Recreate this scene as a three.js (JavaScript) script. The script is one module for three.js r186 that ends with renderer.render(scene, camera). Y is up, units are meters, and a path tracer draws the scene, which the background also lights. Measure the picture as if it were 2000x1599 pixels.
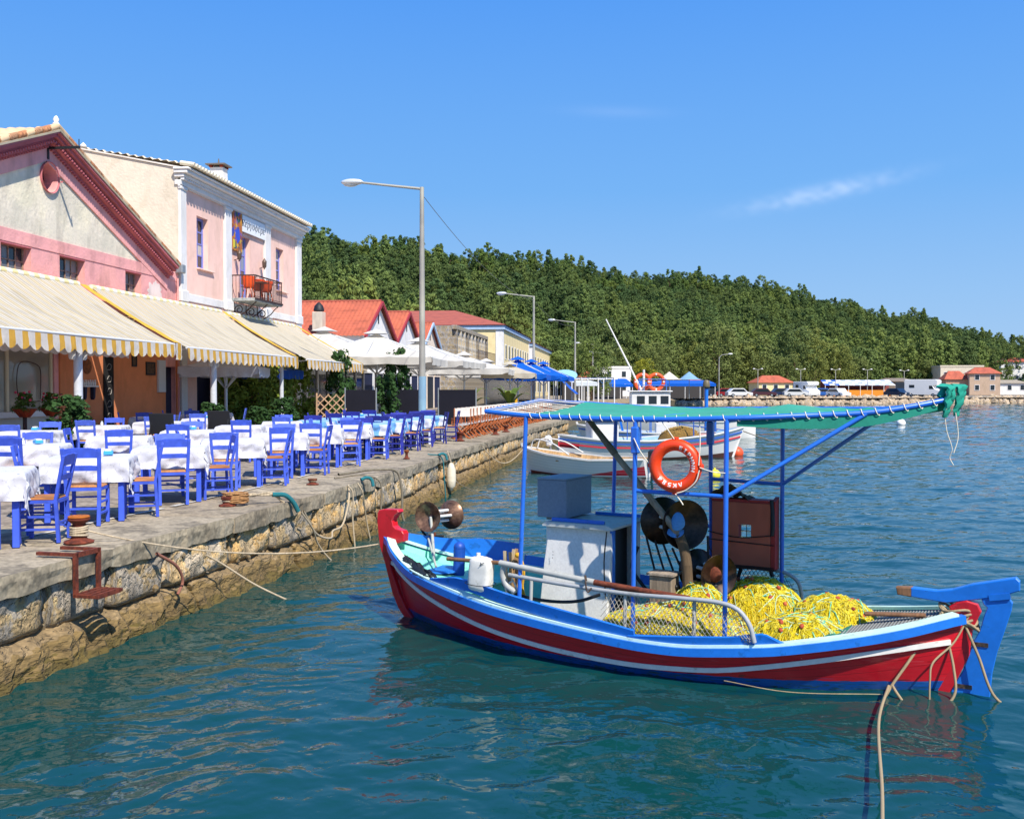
import * as THREE from 'three';
import { mergeGeometries, mergeVertices, toCreasedNormals } from 'three/addons/utils/BufferGeometryUtils.js';
import { createNoise2D, createNoise3D } from 'simplex-noise';

// ---------------------------------------------------------------- camera
const scene = new THREE.Scene();
const camera = new THREE.PerspectiveCamera(44.69, 1024 / 818, 0.1, 4000);
camera.position.set(0, 2.57, 0);
camera.rotation.x = -1.252 * Math.PI / 180;
const renderer = new THREE.WebGLRenderer({ antialias: true });
renderer.toneMapping = THREE.LinearToneMapping;
renderer.toneMappingExposure = 1.38;
renderer.shadowMap.enabled = true;

// ---------------------------------------------------------------- sky and sun
{
  const W = 2048, H = 1024, data = new Float32Array(W * H * 4);
  const n2 = createNoise2D(rng(91));
  const mix = (a, b, k) => a + (b - a) * k;
  const lerp3 = (stops, e) => {
    for (let i = 1; i < stops.length; i++) if (e <= stops[i][0]) {
      const [e0, ...a] = stops[i - 1], [e1, ...b] = stops[i], k = (e - e0) / (e1 - e0);
      return a.map((v, j) => mix(v, b[j], k));
    }
    return stops[stops.length - 1].slice(1);
  };
  const stops = [[-90, .16, .24, .30], [-2, .20, .30, .40], [0, .30, .45, .64], [5, .225, .405, .66], [11, .135, .335, .67], [22, .068, .245, .665], [45, .06, .20, .56], [90, .055, .16, .45]];
  for (let j = 0; j < H; j++) {
    const el = ((j + .5) / H - .5) * 180, row = lerp3(stops, el);
    for (let i = 0; i < W; i++) {
      const az = ((i + .5) / W - .5) * 360;            // atan2(z, x); straight ahead (-z) is -90
      const right = az + 90;
      let [r, g, b] = row;
      // one thin streak of cloud
      const dx = (right - 17.3) / 3.6, dy = (el - 10.55 - .16 * (right - 17.3)) / .38;
      const c = Math.exp(-(dx * dx + dy * dy)) * (.55 + .45 * n2(right * 1.2, el * 4)) * .42 + Math.exp(-(((right - 6) / 2.6) ** 2 + ((el - 15.6 + .05 * right) / .25) ** 2)) * .06;
      if (el > 0 && c > 0) { r = mix(r, .72, c); g = mix(g, .8, c); b = mix(b, .95, c); }
      const o = (j * W + i) * 4; data[o] = r; data[o + 1] = g; data[o + 2] = b; data[o + 3] = 1;
    }
  }
  const sky = new THREE.DataTexture(data, W, H, THREE.RGBAFormat, THREE.FloatType);
  sky.mapping = THREE.EquirectangularReflectionMapping; sky.magFilter = THREE.LinearFilter; sky.minFilter = THREE.LinearFilter; sky.needsUpdate = true;
  scene.background = sky; scene.environment = sky; scene.backgroundIntensity = 1; scene.environmentIntensity = 1;
}
const sun = new THREE.DirectionalLight(new THREE.Color(1, .93, .82), 4.8);
sun.position.set(.331 * 250, .766 * 250, .551 * 250 - 60); sun.target.position.set(0, 0, -60);
sun.castShadow = true; sun.shadow.mapSize.set(4096, 4096);
Object.assign(sun.shadow.camera, { left: -110, right: 110, top: 90, bottom: -90, near: 10, far: 600 });
scene.add(sun, sun.target);

// ---------------------------------------------------------------- helpers
function rng(seed) { let a = seed >>> 0; return () => { a = (a + 0x6D2B79F5) | 0; let t = Math.imul(a ^ (a >>> 15), 1 | a); t = (t + Math.imul(t ^ (t >>> 7), 61 | t)) ^ t; return ((t ^ (t >>> 14)) >>> 0) / 4294967296; }; }
const V = (x, y, z) => new THREE.Vector3(x, y, z);
const clamp = (x, a, b) => Math.max(a, Math.min(b, x));
const smooth = (a, b, x) => { const t = clamp((x - a) / (b - a), 0, 1); return t * t * (3 - 2 * t); };
const mixn = (a, b, k) => a + (b - a) * k;
function table(rows, x, j = 1) { // piecewise linear lookup
  if (x <= rows[0][0]) return rows[0][j];
  for (let i = 1; i < rows.length; i++) if (x <= rows[i][0]) return mixn(rows[i - 1][j], rows[i][j], (x - rows[i - 1][0]) / (rows[i][0] - rows[i - 1][0]));
  return rows[rows.length - 1][j];
}
const n3 = createNoise3D(rng(7)), n2 = createNoise2D(rng(17));
const names = {};
function numbered(n) { const k = names[n] = (names[n] ?? -1) + 1; return k ? `${n}_${String(k).padStart(3, '0')}` : n; }
function tag(o, label, category, group, kind) {
  if (label) o.userData.label = label;
  if (category) o.userData.category = category;
  if (group) o.userData.group = group;
  if (kind) o.userData.kind = kind;
  return o;
}
function thing(name, label, category, pos = [0, 0, 0], turn = 0, group) {
  const o = new THREE.Group(); o.name = numbered(name); o.position.set(...pos); o.rotation.y = turn; scene.add(o);
  return tag(o, label, category, group);
}
function copy(root, pos, turn, label, group) {
  const r = root.clone(); r.name = numbered(root.name.replace(/_\d{3}$/, '')); r.userData = { ...root.userData };
  if (pos) r.position.set(...pos);
  if (turn !== undefined) r.rotation.set(0, turn, 0);
  if (label) r.userData.label = label;
  if (group) r.userData.group = group;
  scene.add(r); return r;
}
function boxUV(g) {
  const p = g.attributes.position, n = g.attributes.normal, uv = new Float32Array(p.count * 2);
  for (let i = 0; i < p.count; i++) {
    const ax = Math.abs(n.getX(i)), ay = Math.abs(n.getY(i)), az = Math.abs(n.getZ(i));
    const x = p.getX(i), y = p.getY(i), z = p.getZ(i);
    if (ay >= ax && ay >= az) { uv[2 * i] = x; uv[2 * i + 1] = z; } else if (ax >= az) { uv[2 * i] = z; uv[2 * i + 1] = y; } else { uv[2 * i] = x; uv[2 * i + 1] = y; }
  }
  g.setAttribute('uv', new THREE.BufferAttribute(uv, 2)); return g;
}
function mesh(name, geo, mat, parent = scene, own = false) {
  if (!geo.attributes.normal) geo.computeVertexNormals();
  if (!own && !geo.attributes.uv || (!own && !geo.userData.keepUV)) boxUV(geo);
  const m = new THREE.Mesh(geo, mat); m.name = parent === scene ? numbered(name) : name;
  m.castShadow = m.receiveShadow = true; parent.add(m); return m;
}
function struct(name, geo, mat, own) { const m = mesh(name, geo, mat, scene, own); m.userData.kind = 'structure'; return m; }
const flat = g => { const q = g.index ? g.toNonIndexed() : g; for (const k of Object.keys(q.attributes)) if (!['position', 'normal', 'uv'].includes(k)) q.deleteAttribute(k); if (!q.attributes.uv) q.setAttribute('uv', new THREE.BufferAttribute(new Float32Array(q.attributes.position.count * 2), 2)); return q; };
// box with chamfered edges, centred
function chamfer(w, h, d, c) {
  c = Math.min(c, w / 2.2, h / 2.2, d / 2.2);
  const X = w / 2, Y = h / 2, Z = d / 2, pos = [];
  const P = (sx, sy, sz, a) => [sx * (X - (a === 0 ? 0 : c)), sy * (Y - (a === 1 ? 0 : c)), sz * (Z - (a === 2 ? 0 : c))];
  const quad = (a, b, cc, d2) => pos.push(...a, ...b, ...cc, ...a, ...cc, ...d2);
  for (const s of [-1, 1]) {
    const f = s > 0 ? (a, b, cc, d2) => quad(a, b, cc, d2) : (a, b, cc, d2) => quad(d2, cc, b, a);
    f(P(s, -1, 1, 0), P(s, -1, -1, 0), P(s, 1, -1, 0), P(s, 1, 1, 0));
    f(P(-1, s, 1, 1), P(1, s, 1, 1), P(1, s, -1, 1), P(-1, s, -1, 1));
    f(P(-1, -1, s, 2), P(1, -1, s, 2), P(1, 1, s, 2), P(-1, 1, s, 2));
  }
  for (const a of [-1, 1]) for (const b of [-1, 1]) {
    const o = (q, w2) => w2 > 0 ? quad(...q) : quad(...q.reverse());
    o([P(a, b, -1, 0), P(a, b, -1, 1), P(a, b, 1, 1), P(a, b, 1, 0)], a * b);
    o([P(a, -1, b, 0), P(a, 1, b, 0), P(a, 1, b, 2), P(a, -1, b, 2)], a * b);
    o([P(-1, a, b, 1), P(-1, a, b, 2), P(1, a, b, 2), P(1, a, b, 1)], a * b);
  }
  for (const a of [-1, 1]) for (const b of [-1, 1]) for (const e of [-1, 1]) {
    const t = [P(a, b, e, 0), P(a, b, e, 1), P(a, b, e, 2)]; if (a * b * e < 0) t.reverse(); pos.push(...t.flat());
  }
  const g = new THREE.BufferGeometry(); g.setAttribute('position', new THREE.Float32BufferAttribute(pos, 3)); g.computeVertexNormals();
  g.setAttribute('uv', new THREE.BufferAttribute(new Float32Array(pos.length / 3 * 2), 2)); return g;
}
// collects shapes that become one mesh
class Mb {
  constructor() { this.l = []; }
  add(g, m) { g = flat(g); if (m) g.applyMatrix4(m); this.l.push(g); return this; }
  box(x, y, z, w, h, d, o = {}) { // centre, size
    const g = o.c ? chamfer(w, h, d, o.c) : new THREE.BoxGeometry(w, h, d);
    const m = new THREE.Matrix4().makeRotationFromEuler(new THREE.Euler(o.rx || 0, o.ry || 0, o.rz || 0, 'YXZ')).setPosition(x, y, z);
    return this.add(g, m);
  }
  span(x0, x1, y0, y1, z0, z1, c) { return this.box((x0 + x1) / 2, (y0 + y1) / 2, (z0 + z1) / 2, Math.abs(x1 - x0), Math.abs(y1 - y0), Math.abs(z1 - z0), { c }); }
  bar(a, b, w, d = w, c = 0) { // rectangular bar from a to b
    a = V(...a); b = V(...b); const l = a.distanceTo(b), dir = b.clone().sub(a).normalize();
    const g = c ? chamfer(w, l, d, c) : new THREE.BoxGeometry(w, l, d);
    const q = new THREE.Quaternion().setFromUnitVectors(V(0, 1, 0), dir);
    return this.add(g, new THREE.Matrix4().compose(a.clone().add(b).multiplyScalar(.5), q, V(1, 1, 1)));
  }
  rod(a, b, r0, r1 = r0, n = 8) {
    a = V(...a); b = V(...b); const l = a.distanceTo(b);
    const q = new THREE.Quaternion().setFromUnitVectors(V(0, 1, 0), b.clone().sub(a).normalize());
    return this.add(new THREE.CylinderGeometry(r1, r0, l, n, 1), new THREE.Matrix4().compose(a.clone().add(b).multiplyScalar(.5), q, V(1, 1, 1)));
  }
  tube(pts, r, n = 6, seg, closed = false) {
    const cu = new THREE.CatmullRomCurve3(pts.map(p => p.isVector3 ? p : V(...p)), closed);
    return this.add(new THREE.TubeGeometry(cu, seg || Math.max(4, pts.length * 5), r, n, closed));
  }
  ball(x, y, z, r, sx = 1, sy = 1, sz = 1, n = 10) { return this.add(new THREE.SphereGeometry(r, n, Math.max(5, n * .7 | 0)), new THREE.Matrix4().makeScale(sx, sy, sz).setPosition(x, y, z)); }
  lathe(pts, x, y, z, n = 16, o = {}) { const g = new THREE.LatheGeometry(pts.map(p => new THREE.Vector2(...p)), n); return this.add(g, new THREE.Matrix4().makeRotationFromEuler(new THREE.Euler(o.rx || 0, o.ry || 0, o.rz || 0)).setPosition(x, y, z)); }
  poly(pts, depth, m, o = {}) { // outline in xy extruded along z
    const s = new THREE.Shape(pts.map(p => new THREE.Vector2(...p)));
    for (const h of o.holes || []) s.holes.push(new THREE.Path(h.map(p => new THREE.Vector2(...p))));
    const g = new THREE.ExtrudeGeometry(s, { depth, bevelEnabled: !!o.b, bevelSize: o.b || 0, bevelThickness: o.b || 0, bevelSegments: 1, curveSegments: 6 });
    return this.add(g, m);
  }
  grid(nu, nv, f) { // surface f(u,v)->[x,y,z], u,v in 0..1
    const pos = [], uv = [], idx = [];
    for (let j = 0; j <= nv; j++) for (let i = 0; i <= nu; i++) { pos.push(...f(i / nu, j / nv)); uv.push(i / nu, j / nv); }
    for (let j = 0; j < nv; j++) for (let i = 0; i < nu; i++) { const a = j * (nu + 1) + i, b = a + 1, c = a + nu + 1, d = c + 1; idx.push(a, b, d, a, d, c); }
    const g = new THREE.BufferGeometry(); g.setAttribute('position', new THREE.Float32BufferAttribute(pos, 3)); g.setAttribute('uv', new THREE.Float32BufferAttribute(uv, 2)); g.setIndex(idx); g.computeVertexNormals();
    return this.add(g);
  }
  geo() { return this.l.length === 1 ? this.l[0] : mergeGeometries(this.l); }
  build(name, mat, parent = scene, own) { return mesh(name, this.geo(), mat, parent, own); }
}
const mb = () => new Mb();
// solid sheet: grid surface f with thickness th along its normal
function sheet(nu, nv, f, th) {
  const P = [], g0 = mb().grid(nu, nv, f).geo();
  const idx = (i, j) => V(...f(i / nu, j / nv));
  const nor = (i, j) => { const e = .001, u = i / nu, v = j / nv, a = V(...f(Math.min(1, u + e), v)).sub(V(...f(Math.max(0, u - e), v))), b = V(...f(u, Math.min(1, v + e))).sub(V(...f(u, Math.max(0, v - e)))); return a.cross(b).normalize(); };
  const top = [], bot = [];
  for (let j = 0; j <= nv; j++) for (let i = 0; i <= nu; i++) { const p = idx(i, j), n = nor(i, j); top.push(p.clone().addScaledVector(n, th / 2)); bot.push(p.clone().addScaledVector(n, -th / 2)); }
  const m = mb(), at = (arr, u, v) => { const q = arr[Math.round(v * nv) * (nu + 1) + Math.round(u * nu)]; return [q.x, q.y, q.z]; };
  m.grid(nu, nv, (u, v) => at(top, u, v)); m.grid(nu, nv, (u, v) => at(bot, 1 - u, v));
  m.grid(nu, 1, (u, v) => at(v ? top : bot, u, 0)); m.grid(nu, 1, (u, v) => at(v ? bot : top, u, 1));
  m.grid(1, nv, (u, v) => at(u ? bot : top, 0, v)); m.grid(1, nv, (u, v) => at(u ? top : bot, 1, v));
  return m;
}
// ---------------------------------------------------------------- textures and materials
function pnoise(seed) { // tileable value noise
  const R = rng(seed), N = 256, t = new Float32Array(N * N); for (let i = 0; i < t.length; i++) t[i] = R();
  return (x, y, per) => { const xi = Math.floor(x), yi = Math.floor(y), fx = x - xi, fy = y - yi, sx = fx * fx * (3 - 2 * fx), sy = fy * fy * (3 - 2 * fy); const w = (a, b) => t[((((b % per) + per) % per) * 7 % N) * N + ((((a % per) + per) % per) * 13 % N)]; return mixn(mixn(w(xi, yi), w(xi + 1, yi), sx), mixn(w(xi, yi + 1), w(xi + 1, yi + 1), sx), sy); };
}
function fbm(pn, u, v, per, oct) { let s = 0, a = 1, w = 0; for (let o = 0; o < oct; o++) { s += a * pn(u * per, v * per, per); w += a; a *= .55; per *= 2; } return s / w; }
function tex(size, fn, metres, srgb = true) {
  const d = new Uint8Array(size * size * 4);
  for (let j = 0; j < size; j++) for (let i = 0; i < size; i++) { const c = fn(i / size, j / size), o = (j * size + i) * 4; d[o] = clamp(c[0] * 255, 0, 255); d[o + 1] = clamp(c[1] * 255, 0, 255); d[o + 2] = clamp(c[2] * 255, 0, 255); d[o + 3] = 255; }
  const t = new THREE.DataTexture(d, size, size); t.wrapS = t.wrapT = THREE.RepeatWrapping; t.magFilter = THREE.LinearFilter; t.minFilter = THREE.LinearMipmapLinearFilter; t.generateMipmaps = true;
  if (srgb) t.colorSpace = THREE.SRGBColorSpace;
  t.repeat.set(1 / metres, 1 / metres); t.needsUpdate = true; return t;
}
const pA = pnoise(3), pB = pnoise(5), pC = pnoise(11);
const g3 = v => [v, v, v];
const T = {};
T.plaster = tex(512, (u, v) => { const a = fbm(pA, u, v, 4, 6), b = fbm(pB, u, v, 16, 4), st = smooth(.58, .75, fbm(pC, u, v * .35, 8, 4)); const k = .96 + .07 * (a - .5) + .06 * (b - .5) - .035 * st; return [k + .005, k, k - .01 * st]; }, 3.1);
T.plasterBump = tex(256, (u, v) => g3(fbm(pB, u, v, 24, 4)), 1.7, false);
T.old = tex(512, (u, v) => { const a = fbm(pA, u, v, 3, 6), b = fbm(pB, u, v, 12, 5), c = fbm(pC, u, v * .3, 10, 4); const k = .93 + .2 * (a - .5) + .14 * (b - .5) - .1 * smooth(.55, .8, c); return [k + .02 * (b - .5), k, k - .03 * smooth(.5, .7, a)]; }, 4.3);
T.concrete = tex(512, (u, v) => { const a = fbm(pA, u, v, 4, 6), b = fbm(pB, u, v, 60, 3), c = fbm(pC, u, v, 8, 5); let k = .86 + .3 * (a - .5) + .34 * (b - .5); k -= .18 * smooth(.58, .7, c); return [k, k * .985, k * .96]; }, 2.3);
T.concreteBump = tex(512, (u, v) => g3(.6 * fbm(pB, u, v, 40, 4) + .4 * fbm(pA, u, v, 8, 4)), 2.3, false);
T.stone = tex(512, (u, v) => { const a = fbm(pA, u, v, 5, 6), b = fbm(pB, u, v, 28, 4), c = fbm(pC, u, v, 9, 5), pit = smooth(.66, .8, fbm(pB, v, u, 36, 3)); let k = .82 + .5 * (a - .5) + .35 * (b - .5) - .35 * pit; const w = smooth(.5, .66, c); return [k * (1 + .05 * w), k * (1 - .03 * w), k * (1 - .2 * w)]; }, 1.1);
T.stoneBump = tex(512, (u, v) => { const pit = smooth(.6, .8, fbm(pB, v, u, 30, 3)); return g3(.5 * fbm(pA, u, v, 8, 5) + .5 * fbm(pB, u, v, 24, 4) - .4 * pit + .2); }, 1.1, false);
T.wood = tex(256, (u, v) => { const a = fbm(pA, u, v * .12, 32, 4), b = fbm(pB, u, v, 4, 4); const k = .85 + .4 * (a - .5) + .25 * (b - .5); return [k, k * .97, k * .94]; }, .6);
T.paint = tex(512, (u, v) => { const a = fbm(pA, u, v, 6, 5), b = fbm(pB, u, v, 40, 3), chip = smooth(.73, .77, fbm(pC, u, v, 14, 5)); const k = .95 + .12 * (a - .5) + .08 * (b - .5); return [k * (1 - .1 * chip), k * (1 - .1 * chip), k * (1 - .12 * chip)]; }, 1.3);
T.rust = tex(256, (u, v) => { const a = fbm(pA, u, v, 8, 5), b = fbm(pB, u, v, 30, 3); const k = .7 + .7 * (a - .5) + .4 * (b - .5); return [k + .08, k * .9, k * .78]; }, .5);
T.cloth = tex(256, (u, v) => { const a = fbm(pA, u, v, 5, 5), b = fbm(pB, u, v, 90, 2); const k = .93 + .1 * (a - .5) + .1 * (b - .5); return g3(k); }, 1.2);
T.fine = tex(256, (u, v) => g3(fbm(pB, u, v, 50, 3)), .5, false);
const lin = h => new THREE.Color(h);
function mat(color, o = {}) {
  const M = new THREE.MeshPhysicalMaterial({ color: lin(color), roughness: o.r ?? .8, metalness: o.m ?? 0, ...(o.x || {}) });
  if (o.t) M.map = T[o.t];
  if (o.b) { M.bumpMap = T[o.b]; M.bumpScale = o.bs ?? .01; }
  if (o.coat) { M.clearcoat = o.coat; M.clearcoatRoughness = o.cr ?? .2; }
  M.side = THREE.DoubleSide; return M;
}
// town frame: t along the house fronts (away from the camera), s from the fronts towards the water, h above the quay
const QUAY = .97, TURN = Math.atan2(.99366, .1124), TA = [.1124, -.99366], TN = [.99366, .1124], T0 = [-11.36, -34];
const town = (t, s, h = 0) => [T0[0] + TA[0] * t + TN[0] * s, QUAY + h, T0[1] + TA[1] * t + TN[1] * s];
// ================================================================ the setting
const edgeS = [[-60, 9.0], [-30, 9.5], [-24.5, 9.8], [-21, 10.2], [-18, 10.5], [-14, 10.68], [-8, 10.78], [-3, 10.98], [5, 11.32], [19.4, 12.2]];
const edge = t => table(edgeS, t);
const shore = [[3.0, -52.2], [1.5, -53.5], [4.5, -75], [10, -112], [24, -150], [56, -157], [90, -167], [170, -186], [330, -220], [700, -300], [1600, -500]];
{ // ground sheet reaching the horizon
  const pts = [];
  for (const [t] of edgeS.filter(e => e[0] > -31)) { const p = town(t, edge(t) - .25); pts.push([p[0], -p[2]]); }
  pts.unshift([town(-60, 8.7)[0], -town(-60, 8.7)[2]]);
  for (const [x, z] of shore) pts.push([x - .3, -z + .3]);
  pts.push([3000, 700], [3000, 3000], [-3000, 3000], [-3000, -60], [-20, -60]);
  const g = new THREE.ShapeGeometry(new THREE.Shape(pts.map(p => new THREE.Vector2(...p)))); g.rotateX(-Math.PI / 2); g.translate(0, QUAY - .03, 0);
  struct('ground', g, mat('#a79c8c', { t: 'concrete', r: .95 }));
}
// ---- sea: a waved sheet
const seaMat = new THREE.MeshPhysicalMaterial({ color: new THREE.Color().setRGB(.005, .07, .071), roughness: .03, ior: 1.333, transmission: .34, thickness: 0, specularIntensity: 1 });
{
  const pn = pnoise(29), rip = tex(1024, (u, v) => { let s = 0; const A = [[3, 9, .5], [-5, 12, 1.3], [8, 14, 2.1], [-2, 17, .2], [11, 19, 4], [-9, 23, 5], [14, 30, 2.7], [-17, 27, 1.1]]; const w = .55 * (fbm(pn, u, v, 5, 4) - .5), w2 = .55 * (fbm(pn, v, u, 5, 4) - .5); for (const [a, b, p] of A) s += Math.sin(6.28318 * (a * (u + w * .35) + b * (v + w2 * .35)) + p) / (a * a + b * b) ** .45; return g3(.5 + .22 * s * 1.2 + .3 * (fbm(pn, u, v, 22, 4) - .5)); }, 5.2, false);
  seaMat.bumpMap = rip; seaMat.bumpScale = .034;
  const nu = 430, nv = 800, pos = new Float32Array((nu + 1) * (nv + 1) * 3), uv = new Float32Array((nu + 1) * (nv + 1) * 2), idx = [];
  const ratio = Math.pow(420 / 2.4, 1 / nv);
  for (let j = 0; j <= nv; j++) {
    const d = 2.4 * ratio ** j;
    for (let i = 0; i <= nu; i++) {
      const x = (i / nu * 2 - 1) * (d * .95 + 5), z = -d, k = j * (nu + 1) + i;
      const calm = .55 + .45 * smooth(8, 24, d);                  // open water is choppier than the corner behind the moored boat
      const wx = x + .35 * n2(x * .5 + 9, z * .5), wz = z + .35 * n2(x * .5, z * .5 - 4);
      let y = .02 * n2(wx * .4 + 3, wz * .55) + .018 * n2(wx * .85, wz * 1.2 + 7) + .0125 * n2(wx * 1.8 + 5, wz * 2.4) + .0042 * n2(wx * 3.9, wz * 5.0 + 2);
      y += .03 * smooth(20, 60, d) * n2(wx * .22, wz * .42);
      pos[3 * k] = x; pos[3 * k + 1] = y * calm * 1.05; pos[3 * k + 2] = z; uv[2 * k] = x; uv[2 * k + 1] = z;
      if (i < nu && j < nv) idx.push(k, k + 1, k + nu + 2, k, k + nu + 2, k + nu + 1);
    }
  }
  const g = new THREE.BufferGeometry(); g.setAttribute('position', new THREE.BufferAttribute(pos, 3)); g.setAttribute('uv', new THREE.BufferAttribute(uv, 2)); g.setIndex(idx); g.computeVertexNormals();
  struct('sea', g, seaMat, true);
}
{ // sea bed: rubble bank at the foot of the quay wall, deep mud beyond
  const nu = 120, nv = 150, m = mb().grid(nu, nv, (a, b) => {
    const t = -34 + b * 60, o = -1.2 + 26 * a * a; const s = edge(t) + o;
    const p = town(t, s); const dep = -.55 - 2.6 * smooth(.5, 6, o) + .22 * n2(p[0] * 1.3, p[2] * 1.3) + .1 * n2(p[0] * 3.5, p[2] * 3.5);
    return [p[0], Math.min(dep, -.25), p[2]];
  });
  const bm = mat('#5f5f3c', { t: 'stone', b: 'stoneBump', bs: .05, r: 1 });
  struct('seabed', m.geo(), bm);
  const deep = new THREE.PlaneGeometry(4000, 4000); deep.rotateX(-Math.PI / 2); deep.translate(0, -3.6, 0); struct('deep_seabed', deep, mat('#0d2f33', { r: 1 }));
}
// ---- quay: concrete coping, squared stones, a battered plinth at the waterline
const quay = new THREE.Group(); quay.name = 'quay'; quay.userData.kind = 'structure'; scene.add(quay);
{
  const R = rng(41);
  const copeM = [mat('#b0a48f', { t: 'concrete', b: 'concreteBump', bs: .012, r: .95 }), mat('#a89b85', { t: 'concrete', b: 'concreteBump', bs: .012, r: .95 }), mat('#b5a992', { t: 'concrete', b: 'concreteBump', bs: .012, r: .95 })];
  const stoneM = ['#e0c6a0', '#d9bd92', '#cbb99e', '#ddcaae', '#b8ab98', '#e2c398'].map(c => mat(c, { t: 'stone', b: 'stoneBump', bs: .035, r: 1 }));
  const algae = (top, mid, low, sc) => { const t = tex(512, (u, v) => { const n = fbm(pA, u, v, 6, 6), b = fbm(pB, u, v, 30, 4), c = fbm(pC, u, v, 12, 5); const edge2 = .5 + .5 * (n - .5) + .35 * (c - .5); const k = .98 + .45 * (n - .5) + .4 * (b - .5); const h = v; const col = h > edge2 ? top : (h > edge2 - .34 ? mid : low); return col.map(x => x * k); }, 1); return new THREE.MeshPhysicalMaterial({ color: lin('#b4ab97'), map: t, bumpMap: T.stoneBump, bumpScale: .05, roughness: .95, side: THREE.DoubleSide }); };
  const plM = [algae([.80, .71, .57], [.68, .59, .42], [.50, .44, .26]), algae([.77, .69, .57], [.65, .57, .41], [.51, .46, .27])];
  const rock = (w, h, d, seed, rough, nx = 12, ny = 7, nz = 4) => {
    let g = new THREE.BoxGeometry(w, h, d, nx, ny, nz); g.deleteAttribute('uv'); g.deleteAttribute('normal'); g = mergeVertices(g, 1e-4);
    const p = g.attributes.position;
    for (let i = 0; i < p.count; i++) {
      let x = p.getX(i), y = p.getY(i), z = p.getZ(i);
      const ex = Math.max(0, Math.abs(x) / (w / 2) - .82) / .18, ey = Math.max(0, Math.abs(y) / (h / 2) - .72) / .28, ez = z > 0 ? 1 : 0;
      const cut = ez * (rough < .01 ? .006 * ey * ey : .035 * ex * ex + .03 * ey * ey);
      const q = n3(x * 2.3 + seed * 7.1, y * 2.6, z * 2.3 + seed), q2 = n3(x * 7 + seed * 3.3, y * 7, z * 7 + seed * 5);
      const f = rough * (.6 * q + .4 * q2);
      p.setXYZ(i, x + f * .5 * Math.sign(x) * (Math.abs(x) > w * .45 ? 1 : 0), y + f * .4 * (Math.abs(y) > h * .45 ? 1 : 0) - Math.sign(y) * .02 * ex * ex * ez, z + ez * (f - cut));
    }
    g.computeVertexNormals(); return flat(g);
  };
  // straight pieces along the edge polyline: local x along, z outwards
  const place = (m, t0, t1, sOff, hMid) => { const a = V(...town(t0, edge(t0) + sOff)), b = V(...town(t1, edge(t1) + sOff)), c = a.clone().add(b).multiplyScalar(.5), d = b.clone().sub(a); m.position.set(c.x, hMid, c.z); m.rotation.y = Math.atan2(-d.z, d.x); };
  // coping: top sheet of the apron and nosing
  for (let t = -30; t < 19.4;) {
    let l = 2.4 + R() * 1.3, t1 = Math.min(19.4, t + l); const w = 2.2, len = V(...town(t, edge(t))).distanceTo(V(...town(t1, edge(t1))));
    const th = .19 + R() * .03, q = rock(len + .01, th, w, t * 1.7, .004, 30, 3, 20);
    const pp = q.attributes.position; // nibbled lower arris
    for (let i = 0; i < pp.count; i++) if (pp.getZ(i) > w * .47) { const x = pp.getX(i) + t; const c = .02 * Math.max(0, n2(x * 1.7, 3)) + .016 * Math.max(0, n2(x * 5, 9)); pp.setZ(i, pp.getZ(i) - c * (pp.getY(i) < 0 ? 1.5 : .5)); if (pp.getY(i) < 0) pp.setY(i, pp.getY(i) + .018 * n2(x * 2.1, 6)); }
    q.computeVertexNormals();
    place(mesh('coping_slab', q, copeM[R() * 3 | 0], quay), t, t1, -w / 2 + .05, QUAY - th / 2 + (R() - .5) * .008); t = t1;
  }
  // squared stones under the coping
  for (let t = -30; t < 19.4;) {
    const l = .9 + R() * 1.0, t1 = Math.min(19.4, t + l - .05), len = (t1 - t) * 1.0, far = t > 0;
    const old = t > -27 && t < -22.5, h = .40 + R() * .05;
    const m = mesh('stone', rock(len, h, .5, t * 3.1, old ? .03 : .055, far ? 6 : 14, far ? 4 : 8, 3), stoneM[old ? 4 : R() * 6 | 0], quay);
    place(m, t, t1, -.25 + (R() - .5) * .07, .565 + (R() - .5) * .03); t = t1 + .05;
  }
  // mortar and rubble behind the stones
  mb().grid(60, 1, (u, v) => { const t = -30 + 49.4 * u, p = town(t, edge(t) - .13); return [p[0], mixn(-.6, .8, v), p[2]]; }).build('mortar_core', mat('#8d8069', { t: 'stone', b: 'stoneBump', bs: .04, r: 1 }), quay);
  { const m = mb(); for (let i = 0; i < 520; i++) { const t = -29 + R() * 46, s = edge(t) - .1 + R() * .1, p = town(t, s); const h = R() < .6 ? .74 - R() * .08 : .36 + R() * .06; const r = .015 + R() * .035; const g = new THREE.IcosahedronGeometry(r, 0); g.scale(1, .7 + R() * .5, 1); g.rotateY(R() * 6); g.rotateX(R() * 6); m.add(g, new THREE.Matrix4().setPosition(p[0], h, p[2])); } const o = m.build('rubble', mat('#8f8068', { t: 'stone', r: 1 }), quay); o.userData.kind = 'stuff'; }
  // battered plinth stones that go down into the water
  for (let t = -30; t < 19.4;) {
    const l = 1.6 + R() * 1.5, t1 = Math.min(19.4, t + l - .02), len = t1 - t, far = t > 0, g = rock(len, 1.5, .7, t * 5.3, .09, far ? 10 : 26, far ? 12 : 26, 4);
    const p = g.attributes.position, uv = new Float32Array(p.count * 2);
    for (let i = 0; i < p.count; i++) { const y = p.getY(i), z = p.getZ(i); if (z > .2) p.setZ(i, z - .16 * smooth(.6, .76, y) + .26 * smooth(.75, -.1, y)); }
    g.computeVertexNormals();
    for (let i = 0; i < p.count; i++) { uv[2 * i] = (p.getX(i) + t) / 1.5; uv[2 * i + 1] = clamp((p.getY(i) - .34) / .46, 0.03, .9); }
    g.setAttribute('uv', new THREE.BufferAttribute(uv, 2));
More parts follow.
